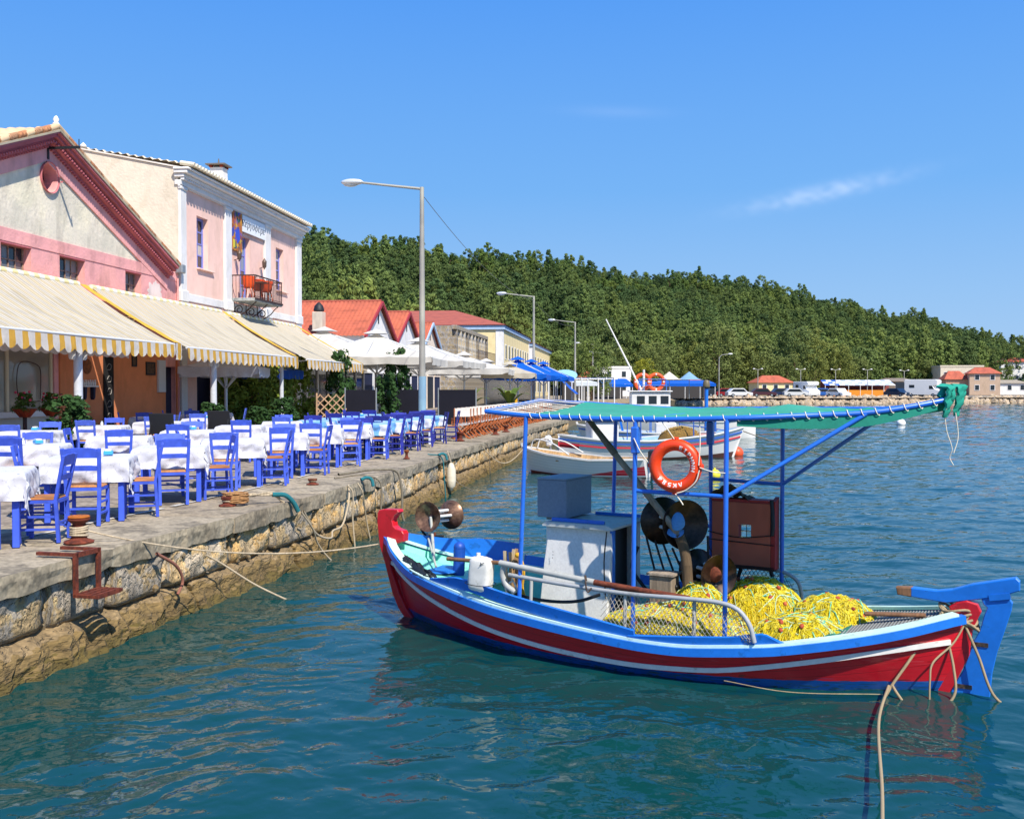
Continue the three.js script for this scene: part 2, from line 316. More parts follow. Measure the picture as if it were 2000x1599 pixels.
    const m = mesh('plinth_stone', g, plM[R() * 2 | 0], quay, true); place(m, t, t1, -.33 + (R() - .5) * .05, -.335 + (R() - .5) * .03); t = t1 + .02;
  }
  // end face of the quay at the far corner
  const e = mesh('end_wall', mb().box(0, 0, 0, 1, 1.4, 14, {}).geo(), stoneM[2], quay); const p = town(19.3, 4.9); e.position.set(p[0], .2, p[2]); e.rotation.y = TURN;
  // faded white line painted on the apron
  const m = mb(); for (let t = -29; t < -4; t += .25) { const f = x => town(x, edge(x) - 1.28 + .04 * n2(x * .6, 2), 0); const a = f(t), b = f(t + .25), w = .03 + .02 * n2(t * 3, 8); if (n2(t * 1.9, 1) < -.45) continue; const q = (p, o) => [p[0] + o * TN[0], QUAY + .011, p[2] + o * TN[1]]; const c = [q(a, -w), q(b, -w), q(b, w), q(a, w)]; m.grid(1, 1, (u, v) => v ? (u ? c[2] : c[3]) : (u ? c[1] : c[0])); }
  m.build('painted_line', mat('#d9d6cd', { t: 'old', r: .9 }), quay);
}
// promenade paving behind the apron
{ const m = mb(); m.grid(40, 60, (a, b) => { const t = -30 + 80 * b, s = mixn(-1, edge(Math.min(t, 19)) - 1.9, a); const p = town(t, s); return [p[0], QUAY - .012 + .004 * n2(p[0], p[2]), p[2]]; }); struct('promenade', m.geo(), mat('#a3988a', { t: 'concrete', b: 'concreteBump', bs: .01, r: .95 })); }

// ---- far shore road and quay below the blue awnings
{
  const m = mb(), P = shore.slice(1, 5), w = mb();
  for (let i = 0; i < P.length - 1; i++) { const a = V(P[i][0], .35, P[i][1]), b = V(P[i + 1][0], .35, P[i + 1][1]); w.bar([a.x, .35, a.z], [b.x, .35, b.z], 1.4, 1.3); }
  struct('far_quay_wall', w.geo(), mat('#a3937a', { t: 'stone', r: 1 }));
  const r = mb(); const S = shore.slice(4); for (let i = 0; i < S.length - 1; i++) { const a = S[i], b = S[i + 1]; const d = V(b[0] - a[0], 0, b[1] - a[1]).normalize(), n = V(d.z, 0, -d.x); const q = [[a[0] + n.x * 9, a[1] + n.z * 9], [b[0] + n.x * 9, b[1] + n.z * 9], [b[0] + n.x * 17, b[1] + n.z * 17], [a[0] + n.x * 17, a[1] + n.z * 17]]; r.grid(1, 1, (u, v) => { const k = q[v ? (u ? 2 : 3) : (u ? 1 : 0)]; return [k[0], QUAY + .02, k[1]]; }); }
  struct('coast_road', r.geo(), mat('#6f6b66', { t: 'concrete', r: .95 }));
}
// ---- hill
const ridge = [[-1.6, 300, 330], [-.31, 300, 440], [-.211, 320, 462], [-.154, 330, 482], [-.103, 340, 476], [-.05, 360, 496], [0, 380, 502], [.082, 400, 524], [.154, 430, 536], [.226, 460, 552], [.267, 480, 563], [.329, 520, 589], [.38, 560, 611], [.411, 570, 616], [.452, 600, 648], [.514, 650, 671], [.67, 700, 700], [.87, 760, 730], [1.6, 900, 750]];
const footD = [[-1.6, 105], [-.2, 118], [-.05, 170], [.05, 205], [.15, 222], [.3, 230], [.5, 262], [1.6, 420]];
function hillH(x, z) {
  const d = -z, k = x / d, Dr = table(ridge, k, 1), Df = table(footD, k), A = (757 - table(ridge, k, 2)) / 1945;
  const q = (d - Df) / (Dr - Df);
  if (q < 0) return -1;
  const e = q < 1 ? Math.pow(q, .72) : 1 - .5 * (q - 1);
  return Math.max(QUAY - .4, 2.57 + A * e * d - 9.5 * smooth(0, .12, q) + (1.6 * n2(x * .02, z * .02) + .7 * n2(x * .07, z * .07)) * smooth(0, .2, q));
}
{
  const m = mb().grid(150, 90, (a, b) => { const k = -1.3 + 2.6 * a, Df = table(footD, k), Dr = table(ridge, k, 1), d = Df + (Dr * 1.35 - Df) * b; const x = k * d; return [x, hillH(x, -d), -d]; });
  const soil = tex(512, (u, v) => { const a = fbm(pA, u, v, 8, 6), b = fbm(pB, u, v, 40, 4); const bare = smooth(.66, .7, fbm(pC, u, v, 10, 5)); const k = .6 + .8 * (a - .5) + .5 * (b - .5); return [mixn(.24, .78, bare) * k * 1.3, mixn(.31, .62, bare) * k * 1.3, mixn(.13, .42, bare) * k * 1.3]; }, 90);
  struct('hill', m.geo(), new THREE.MeshPhysicalMaterial({ map: soil, roughness: 1, side: THREE.DoubleSide }));
}
// ---- trees
function crownGeo(seed, o) { // clumps of small leaf faces spread through the crown
  const R = rng(seed), pos = [];
  const clumps = [];
  for (let i = 0; i < o.clumps; i++) {
    const q = o.low + (1 - o.low) * Math.pow((i + R()) / o.clumps, o.pow || 1), a = R() * 6.283, rr = o.prof(q) * (.45 + .55 * Math.sqrt(R()));
    clumps.push([Math.cos(a) * rr, q * o.h, Math.sin(a) * rr, o.cr * (.7 + .6 * R()) * (1.15 - .45 * q)]);
  }
  for (const [cx, cy, cz, cr] of clumps) for (let k = 0; k < o.leaves; k++) {
    const z = 2 * R() - 1, a = R() * 6.283, s = Math.sqrt(1 - z * z), n = V(s * Math.cos(a), z, s * Math.sin(a));
    const p = V(cx, cy, cz).addScaledVector(n.clone().multiply(V(1, o.flat || .7, 1)), cr * (.55 + .5 * R()));
    const nn = n.clone().add(V(R() - .5, R() - .3, R() - .5).multiplyScalar(1.1)).normalize(), u = V(R() - .5, R() - .5, R() - .5).cross(nn).normalize(), w = nn.clone().cross(u);
    const l = o.leaf * (.6 + .8 * R()), b = l * (o.thin || .5);
    const A = p.clone().addScaledVector(u, -l), B = p.clone().addScaledVector(w, b), C = p.clone().addScaledVector(u, l), D = p.clone().addScaledVector(w, -b);
    for (const q of [A, B, C, A, C, D]) pos.push(q.x, q.y, q.z);
  }
  const g = new THREE.BufferGeometry(); g.setAttribute('position', new THREE.Float32BufferAttribute(pos, 3)); g.computeVertexNormals(); g.setAttribute('uv', new THREE.BufferAttribute(new Float32Array(pos.length / 3 * 2), 2)); g.userData.keepUV = true; return g;
}
function trunkGeo(seed, h, r, spread) {
  const R = rng(seed), m = mb(), top = [(R() - .5) * .5, h * .75, (R() - .5) * .5];
  m.rod([0, -.6, 0], [top[0] * .5, h * .4, top[2] * .5], r, r * .7, 7).rod([top[0] * .5, h * .4, top[2] * .5], top, r * .7, r * .3, 7);
  for (let i = 0; i < 6; i++) { const a = R() * 6.28, y = h * (.3 + .08 * i); m.rod([top[0] * y / h * .8, y, top[2] * y / h * .8], [Math.cos(a) * spread, y + h * .17, Math.sin(a) * spread], r * .35, r * .1, 5); }
  return m.geo();
}
const leafM = (r, g, b, tr = .18) => new THREE.MeshPhysicalMaterial({ color: new THREE.Color().setRGB(r, g, b), roughness: .85, side: THREE.DoubleSide, transmission: tr, thickness: 0, specularIntensity: .3 });
const barkM = mat('#5e4c3a', { t: 'wood', r: 1 });
const pineVar = [0, 1, 2, 3, 4].map(i => crownGeo(100 + i, { clumps: 44, leaves: 46, h: 10, low: .16, pow: .9, prof: q => i === 1 || i === 4 ? 2.5 * Math.pow(1 - q, .6) * (q < .3 ? .7 + q : 1) : [3.1, 0, 3.5, 2.8][i] * Math.sqrt(Math.max(0, 1 - ((q - .52) / .5) ** 2)), cr: [.95, .9, 1.05, .85, .8][i], leaf: .25, thin: .45, flat: .6 }));
const roundVar = [0, 1, 2].map(i => crownGeo(200 + i, { clumps: 48, leaves: 46, h: 8, low: .12, prof: q => 3.4 * Math.sqrt(Math.max(0, 1 - (2 * q - 1.05) ** 2)) , cr: 1.05, leaf: .25, thin: .55, flat: .85 }));
const gumVar = [0, 1, 2, 3].map(i => crownGeo(300 + i, { clumps: 95, leaves: 60, h: 14, low: .14, prof: q => 4.6 * Math.sqrt(Math.max(.02, 1 - (1.75 * q - .85) ** 2)), cr: 1.35, leaf: .26, thin: .42, flat: .85 }));
const pineTrunk = trunkGeo(5, 8, .22, 1.6), gumTrunk = trunkGeo(6, 11, .32, 2.6);
const pineM = [leafM(.11, .17, .036), leafM(.08, .14, .036), leafM(.15, .2, .04), leafM(.065, .115, .036)], gumM = [leafM(.17, .21, .06), leafM(.13, .18, .055), leafM(.2, .23, .055)];
{
  const R = rng(77), spots = [];
  for (let tries = 0; tries < 60000 && spots.length < 6500; tries++) {
    const k = -.36 + 1.02 * R(), Df = table(footD, k), Dr = table(ridge, k, 1), D2 = Dr * 1.06, d = Math.sqrt(Df * Df + (D2 * D2 - Df * Df) * R());
    const x = k * d, q = (d - Df) / (Dr - Df);
    // bare earth scars
    if (Math.hypot((k - .062) / .02, (q - .13) / .05) < 1 || Math.hypot((k - .372) / .012, (q - .1) / .03) < 1) continue;
    const s = (.5 + .45 * R() + .45 * R() * R()) * (d < 330 ? 1.12 : 1), sp = 1.75 * s; let ok = true;
    for (let i = spots.length - 1; i >= Math.max(0, spots.length - 6500); i--) { const o = spots[i]; if (Math.abs(o.x - x) < 6 && Math.abs(o.d - d) < 6 && Math.hypot(o.x - x, o.d - d) < sp + 2.1 * o.s * .55) { ok = false; break; } }
    if (ok) spots.push({ x, d, s, q, k, y: hillH(x, -d), kind: n2(x * .012, d * .012) + .9 * (R() - .5) > .12 ? 1 : 0, v: R(), turn: R() * 6.283, tone: R() });
  }
  // those that show as single trees: on the sky line and on the near slope
  const score = o => (o.q > .9 && o.q < 1.03 ? 4 : 0) + o.s + 260 / o.d + (o.k > -.215 && o.k < .52 ? 0 : -9);
  const single = [...spots].sort((a, b) => score(b) - score(a)).slice(0, 190), set = new Set(single);
  let i = 0;
  for (const o of single) {
    const skyline = o.q > .9 && o.q < 1.03;
    const t = thing(o.kind ? 'broadleaf_tree' : 'pine_tree', o.kind ? (skyline ? 'rounded green tree on the crest of the wooded hill' : 'rounded green tree low on the wooded hillside') : (skyline ? 'dark pine standing out on the crest of the wooded hill' : 'dark pine low on the wooded hillside'), 'tree', [o.x, o.y - .3, -o.d], o.turn, o.kind ? (skyline ? 'round trees along the hill crest' : 'round trees on the lower hillside') : (skyline ? 'pines along the hill crest' : 'pines on the lower hillside'));
    mesh('crown', o.kind ? roundVar[i % 3] : pineVar[i % 5], pineM[i % 4], t, true); mesh('trunk', pineTrunk, barkM, t); t.scale.setScalar(o.s); if (!o.kind) t.scale.y *= 1.06 + .3 * o.v; i++;
  }
  const rest = spots.filter(o => !set.has(o)), vars = [...pineVar, ...roundVar];
  const bins = vars.map(() => []);
  for (const o of rest) bins[o.kind ? 5 + (o.v * 3 | 0) : o.v * 5 | 0].push(o);
  const wood = new THREE.Group(); wood.name = 'forest'; scene.add(wood); tag(wood, 'dense pine wood covering the long hillside behind the harbour', 'forest', null, 'stuff');
  const white = leafM(1, 1, 1), col = new THREE.Color(), M4 = new THREE.Matrix4(), Q = new THREE.Quaternion();
  bins.forEach((b, j) => { const im = new THREE.InstancedMesh(vars[j], white, b.length); im.name = 'tree_mass'; b.forEach((o, n) => { Q.setFromAxisAngle(V(0, 1, 0), o.turn); M4.compose(V(o.x, o.y - .3, -o.d), Q, V(o.s, o.s * (o.kind ? 1 : 1.05 + .3 * o.tone), o.s)); im.setMatrixAt(n, M4); const w = clamp(.5 * o.tone + .5 * (.5 + .8 * n2(o.x * .02 + 5, o.d * .02)) + .45 * (.45 - o.q), 0, 1), e = .72 + .5 * o.v; col.setRGB((.07 + .12 * w) * e, (.125 + .12 * w) * e, (.042 + .016 * w) * e); im.setColorAt(n, col); }); im.castShadow = im.receiveShadow = true; wood.add(im); });
  // undergrowth
  const bush = crownGeo(400, { clumps: 9, leaves: 40, h: 2.2, low: .05, prof: q => 1.5, cr: .9, leaf: .26, thin: .6, flat: .7 });
  const n = 14000, im = new THREE.InstancedMesh(bush, white, n); im.name = 'undergrowth';
  for (let j = 0; j < n; j++) { const k = -.36 + 1.02 * R(), Df = table(footD, k), Dr = table(ridge, k, 1), d = Math.sqrt(Df * Df + (Dr * Dr * 1.05 - Df * Df) * R()), x = k * d, q = (d - Df) / (Dr - Df), bare = Math.hypot((k - .062) / .018, (q - .13) / .045) < 1 || Math.hypot((k - .372) / .011, (q - .1) / .028) < 1, s = bare ? .02 : .7 + 1.1 * R(); Q.setFromAxisAngle(V(0, 1, 0), R() * 6.28); M4.compose(V(x, hillH(x, -d) - .2, -d), Q, V(s, s, s)); im.setMatrixAt(j, M4); const e = .7 + .5 * R(); col.setRGB(.06 * e, .105 * e, .03 * e); im.setColorAt(j, col); }
  wood.add(im);
}
{ // tall loose trees at the foot of the hill
  const R = rng(123); let i = 0;
  for (let k = .075; k < .46; k += .0062 + .004 * R()) {
    const Df = table(footD, k), d = Df - 14 + R() * 26 + (k > .36 ? 12 : 0), x = k * d, sc = (k < .3 ? .84 : k < .37 ? .6 : .5) * (.75 + .5 * R());
    if (Math.abs(k - .372) < .006) continue;
    const front = d < Df, t = thing('eucalyptus_tree', front ? 'tall loose olive-green tree at the foot of the wooded hill' : 'olive-green tree with billowing crown just behind the front row of trees', 'tree', [x, Math.max(QUAY, hillH(x, -d)) - .2, -d], R() * 6.28, front ? 'tall trees along the foot of the hill' : 'second row of tall trees at the hill');
    mesh('crown', gumVar[i % 4], gumM[(R() * 3) | 0], t, true); mesh('trunk', gumTrunk, barkM, t); t.scale.set(sc, sc * (.85 + .3 * R()), sc); i++;
  }
}
// ================================================================ buildings (local x = along the front, y up, z towards the water)
const offs = new Map();
{ const old = Mb.prototype.build; Mb.prototype.build = function (name, m, parent = scene, own) { let r = parent; while (r && r !== scene && !offs.has(r)) r = r.parent; const o = offs.get(r); if (o) { const g = this.geo(); g.translate(-o[0], -o[1], -o[2]); this.l = [g]; } return old.call(this, name, m, parent, own); }; }
function house(name, label, cat, t, s = 0, h = 0, group) { const g = thing(name, label, cat, town(t, s, h), TURN, group); offs.set(g, [t, h, s]); return g; }
const C = {
  pink: mat('#f7b0ae', { t: 'old', b: 'plasterBump', bs: .008, r: .95 }), pinkDark: mat('#c96f78', { t: 'old', r: .95 }), cream: mat('#efe5d0', { t: 'old', b: 'plasterBump', bs: .01, r: .95 }),
  rose: mat('#fcd2c3', { t: 'plaster', r: .92 }), side: mat('#e4d8c4', { t: 'plaster', b: 'plasterBump', bs: .01, r: .95 }), trim: mat('#ecebea', { t: 'plaster', r: .85 }), white: mat('#eeece8', { t: 'plaster', r: .9 }),
  tile: mat('#e0c09a', { t: 'old', r: .9 }), tileRed: mat('#bd634a', { t: 'old', r: .9 }), tileRed2: mat('#ad5a48', { t: 'old', r: .9 }), iron: mat('#4a342e', { r: .6, m: .4 }), dark: mat('#1b1d22', { r: .6 }),
  lilac: mat('#7f86cf', { r: .5 }), orange: mat('#e69060', { t: 'plaster', r: .95 }), navy: mat('#141a3c', { r: .7 }), yellow: mat('#ecd9a4', { t: 'plaster', r: .95 }), pale: mat('#f0ddc6', { t: 'plaster', r: .95 }), sky: mat('#a9c3df', { t: 'plaster', r: .9 }),
  grey: mat('#b5aea5', { t: 'stone', r: 1 }), redtrim: mat('#a8323a', { t: 'paint', r: .7 }), terracotta: mat('#b5532f', { t: 'rust', r: .9 }), green: mat('#3b5a45', { r: .7 }), metal: mat('#9aa0a3', { r: .5, m: .5 })
};
const glassM = [['#2c3338', .08], ['#3f464a', .1], ['#6f7274', .25], ['#20262b', .06]].map(([c, r]) => mat(c, { r, x: { specularIntensity: 1, ior: 1.5 } }));
const glassBlue = mat('#6f8ba6', { r: .1 }), curtain = mat('#cfc6bd', { r: .9, t: 'cloth' });
function win(parent, t0, t1, h0, h1, s, cols, rows, frameM, fw = .07, bw = .03, panes = glassM, R = rng(t0 * 100 | 0), name = 'window') {
  const m = mb(); m.span(t0, t0 + fw, h0, h1, s, s + .06, .008).span(t1 - fw, t1, h0, h1, s, s + .06, .008).span(t0 + fw, t1 - fw, h1 - fw, h1, s + .002, s + .058).span(t0 + fw, t1 - fw, h0, h0 + fw, s + .002, s + .058);
  const a0 = t0 + fw, a1 = t1 - fw, b0 = h0 + fw, b1 = h1 - fw;
  for (let i = 1; i < cols; i++) { const x = mixn(a0, a1, i / cols); m.span(x - bw / 2, x + bw / 2, b0, b1, s + .005, s + .05); }
  for (let j = 1; j < rows; j++) { const y = mixn(b0, b1, j / rows); m.span(a0, a1, y - bw / 2, y + bw / 2, s + .008, s + .047); }
  const f = m.build(name, frameM, parent);
  for (let i = 0; i < cols; i++) for (let j = 0; j < rows; j++) mb().span(mixn(a0, a1, i / cols) + .004, mixn(a0, a1, (i + 1) / cols) - .004, mixn(b0, b1, j / rows) + .004, mixn(b0, b1, (j + 1) / rows) - .004, s + .018, s + .026).build('pane', panes[R() * panes.length | 0], f);
  return f;
}
const rect = (a, b, c, d) => [[a, c], [b, c], [b, d], [a, d]];
function wallShape(outline, holes, depth, z, m = mb()) { return m.poly(outline, depth, new THREE.Matrix4().setPosition(0, 0, z), { holes: holes.map(h => h.slice().reverse()) }); }
function tiled(o, U, W, cols, rows, amp = .035, over = 0) { // pantile surface: o + u*U + v*W
  o = V(...o); U = V(...U); W = V(...W); const n = U.clone().cross(W).normalize(); if (n.y < 0) n.negate();
  return mb().grid(cols * 4, rows * 3, (u, v) => {
    const rv = v * rows, fr = rv - Math.floor(rv + 1e-6), d = amp * .6 * Math.abs(Math.sin(Math.PI * u * cols)) + (v >= 1 ? 0 : amp * 1.5 * fr) + .012 * n2(Math.floor(u * cols) * 3.1, Math.floor(rv) * 2.3);
    return o.clone().addScaledVector(U, u).addScaledVector(W, v).addScaledVector(n, d).toArray();
  });
}
// -------- pink gabled warehouse
{
  const B = house('gabled_warehouse', 'pink gabled waterfront building with cream gable and round oculus', 'building', -7.25);
  const wins = [[-9.75, -8.5], [-7.2, -5.95], [-3.65, -2.66]], ap = [-7.8, 8.17], L = -15.4, Rr = -.06;
  wallShape([[L, 0], [Rr, 0], [Rr, 5.5], [L, 5.5]], [...wins.map(([a, b]) => rect(a, b, 3.4, 5.19)), rect(-13, -7.5, .05, 2.62), rect(-1.1, -.3, .03, 2.3)], .4, -.4).build('lower_wall', C.pink, B);
  const oc = []; for (let i = 0; i < 28; i++) { const a = i / 28 * 6.2832; oc.push([-7.65 + .40 * Math.cos(a), 7.14 + .40 * Math.sin(a)]); }
  wallShape([[L, 5.503], [Rr, 5.503], [Rr, 5.55], [-.9, 5.56], ap, [-14.7, 5.56], [L, 5.55]], [oc], .38, -.4).build('gable_wall', C.cream, B);
  mb().span(L, Rr - .003, 5.2, 5.53, -.01, .02, .005).build('string_course', C.pink, B);
  // rake band, cornice mouldings, dentils
  for (const sg of [1, -1]) {
    const e = sg > 0 ? [-.9, 5.62] : [-14.7, 5.62], a = [-7.8, 8.32], q = k => [mixn(a[0], e[0], k), mixn(a[1], e[1], k)];
    const band = (d0, d1, z0, z1, nm, m, ext = .05) => { const x1 = e[0] + sg * ext, y1 = e[1] - ext * .38, p = [[a[0], a[1] - d0], [x1, y1 - d0], [x1, y1 - d1], [a[0], a[1] - d1]]; wallShape(p, [], z1 - z0, z0).build(nm, m, B); };
    band(.36, .78, -.012, .03, 'rake_band', C.pink, -.01);
    band(.30, .37, 0, .09, 'cornice_bed', C.pinkDark); band(.16, .29, 0, .2, 'cornice_frieze', C.pinkDark); band(.07, .15, 0, .32, 'cornice_corona', C.pinkDark); band(-.02, .065, -.02, .4, 'cornice_cap', mat('#c46b73', { t: 'old' }));
    const d = mb(); for (let i = 0; i < 62; i++) { const [x, y] = q((i + .5) / 62); d.box(x, y - .265, .235, .055, .06, .07, { rz: sg > 0 ? -.375 : .375 }); d.box(x + .02, y - .395, .05, .05, .05, .1, { rz: sg > 0 ? -.375 : .375 }); }
    d.build('dentil_course', C.pinkDark, B);
    // roof slope and verge tiles
    const x1 = e[0] + sg * .12; tiled([a[0], 8.39, .38], [0, 0, -16], [x1 - a[0], e[1] - .01 - 8.32, 0], 60, 20, .05).build('roof', C.tile, B);
    mb().bar([a[0], 8.33, .395], [x1, e[1] + .02, .395], .05, .07).build('verge_board', mat('#b9ad98', { t: 'old' }), B);
    for (let i = 0; i < 20; i++) { const k0 = i / 20, k1 = (i + 1.15) / 20, z = .33; const p0 = [mixn(a[0], x1, k0), mixn(8.44, e[1] + .12, k0), z], p1 = [mixn(a[0], x1, k1), mixn(8.41, e[1] + .09, k1), z]; mb().rod(p0, p1, .085, .105, 9).build('verge_tile', [C.tile, mat('#d8b48c', { t: 'rust' }), mat('#c9b79a', { t: 'rust' })][i % 3], B); }
  }
  mb().lathe([[0, 0], [.08, .02], [.09, .07], [.05, .11], [.08, .17], [.04, .25], [0, .28]], -7.8, 8.44, .3, 10).build('ridge_finial', C.white, B);
  // oculus
  const ring = (r0, r1, z0, z1) => { const m = mb(); const s = new THREE.Shape(); s.absarc(0, 0, r1, 0, 6.2832); const h = new THREE.Path(); h.absarc(0, 0, r0, 0, 6.2832, true); s.holes.push(h); return m.add(new THREE.ExtrudeGeometry(s, { depth: z1 - z0, bevelEnabled: true, bevelSize: .015, bevelThickness: .015, bevelSegments: 2, curveSegments: 28 }), new THREE.Matrix4().setPosition(-7.65, 7.14, z0)); };
  ring(.41, .56, -.02, .045).build('oculus_surround', mat('#d98088', { t: 'old' }), B); ring(.385, .42, -.36, .01).build('oculus_reveal', C.pink, B);
  mb().lathe([[0, 0], [.42, 0]], -7.65, 7.14, -.37, 24, { rx: Math.PI / 2 }).build('oculus_shutter', mat('#6a3038', { t: 'old' }), B);
  // projecting iron bar of the old sign
  mb().span(-7.78, -7.72, 7.86, 7.92, 0, .92).span(-7.79, -7.71, 7.6, 7.9, 0, .05).rod([-7.75, 7.9, .9], [-7.75, 8.1, .9], .012).build('iron_bracket', C.dark, B);
  for (const [a, b] of wins) { const w = win(B, a, b, 3.4, 5.19, -.26, a < -4 ? 4 : 3, 5, mat('#c9c6bf', { t: 'rust', r: .7 }), .045, .03, [glassM[0], glassM[1], glassM[2], glassM[2], mat('#8f8f8c', { r: .3 })]); mb().span(a - .01, b + .01, 5.15, 5.188, -.2, .01).build('lintel', C.pinkDark, w); }
  { const pt = []; for (let i = 0; i < 40; i++) { const a = i / 40 * 6.283, r = 1 + .28 * n2(Math.cos(a) * 2.2, Math.sin(a) * 2.2) + .12 * n2(Math.cos(a) * 6, Math.sin(a) * 6); pt.push([-1.75 + .5 * r * Math.cos(a), 4.62 + .42 * r * Math.sin(a)]); } mb().poly(pt, .004, new THREE.Matrix4().setPosition(0, 0, 0)).build('scraped_plaster', mat('#f6e3dc', { t: 'old', r: .95 }), B); }
  mb().rod([-.2, 5.3, .06], [-.2, .3, .06], .035, .035, 8).build('drain_pipe', C.pink, B); mb().box(-.16, 5.62, .12, .3, .3, .3, { c: .03 }).build('rain_hopper', C.metal, B);
  // ground floor: shop window, orange plaster, door, chalk board
  mb().span(-7.3, -1.12, .02, 3.0, .0, .045).build('orange_plaster', C.orange, B); mb().span(-.28, Rr - .01, .02, 3.0, .0, .045).build('orange_plaster', C.orange, B);
  mb().span(-1.08, -.32, .02, 2.28, -.2, -.14, .01).build('door', C.navy, B);
  mb().span(-13, -7.5, .05, .85, -.15, -.1).build('stall_riser', mat('#dfd8c8', { t: 'plaster' }), B); mb().span(-13, -7.5, .85, 1.0, -.1, .08, .01).build('shop_sill', C.trim, B);
  for (const x of [-12.9, -11.2, -9.5, -7.6]) mb().span(x, x + .1, 1.0, 2.62, -.12, -.04, .01).build('shop_mullion', mat('#ddcfae', { r: .7 }), B);
  for (const [a, b] of [[-12.8, -11.2], [-11.1, -9.5], [-9.4, -7.6]]) mb().span(a, b, 1.0, 2.62, -.095, -.085).build('shop_pane', mat('#8f8a7c', { r: .06 }), B);
  mb().tube([[-8.1, 1.3, -.03], [-8.1, 2.1, -.03], [-8.25, 2.2, -.03], [-9.0, 2.2, -.03], [-9.0, 1.3, -.03], [-8.1, 1.25, -.03]], .012, 5, 30).build('iron_grille', C.iron, B);
  mb().span(-5.1, -4.55, .02, 2.5, .05, .09, .01).build('chalk_board', mat('#141417', { r: .9 }), B);
  const cm = mb(); for (let i = 0; i < 5; i++) { const y = 2.2 - i * .36; cm.tube([[-4.95, y, .095], [-4.85, y + .1, .095], [-4.72, y + .06, .095], [-4.75, y - .06, .095], [-4.92, y - .08, .095]], .012, 4, 12); } cm.build('chalk_lettering', mat('#9a9690', { r: 1 }), B);
  mb().span(-6.35, -5.6, 1.62, 1.66, .05, .2).build('wall_shelf', C.white, B); for (const x of [-6.25, -5.8]) mb().poly([[0, 0], [.12, 0], [.09, -.3], [.03, -.36], [0, -.3]], .1, new THREE.Matrix4().setPosition(x, 1.62, .05)).build('shelf_bracket', C.navy, B);
  const jars = mb(); for (let i = 0; i < 6; i++) jars.lathe([[0, 0], [.035, 0], [.04, .08], [.02, .12], [.025, .15 + .02 * (i % 2)], [0, .16]], -6.28 + i * .12, 1.66, .12, 8); jars.build('shelf_jars', C.white, B);
  { const m = mb(); m.lathe([[0, .02], [.1, .03], [.12, .01], [.2, .03], [.22, 0]], -5.98, 2.2, .06, 20, { rx: Math.PI / 2 }); m.build('wall_plate', mat('#a8702e', { t: 'rust', r: .6 }), B); }
  for (const [x, y, w, h] of [[-3.4, 2.25, .3, .42], [-2.5, 2.0, .62, .42]]) { const f = mb().poly(rect(x, x + w, y, y + h), .03, new THREE.Matrix4().setPosition(0, 0, .046), { holes: [rect(x + .05, x + w - .05, y + .05, y + h - .05).reverse()] }).build('picture_frame', C.dark, B); mb().span(x + .05, x + w - .05, y + .05, y + h - .05, .05, .06).build('picture', mat('#6c675c', { t: 'rust' }), f); }
  mb().span(-1.75, -1.25, 1.45, 2.5, .046, .12, .01).build('meter_cabinet', mat('#c9cdd2', { r: .5 }), B);
}
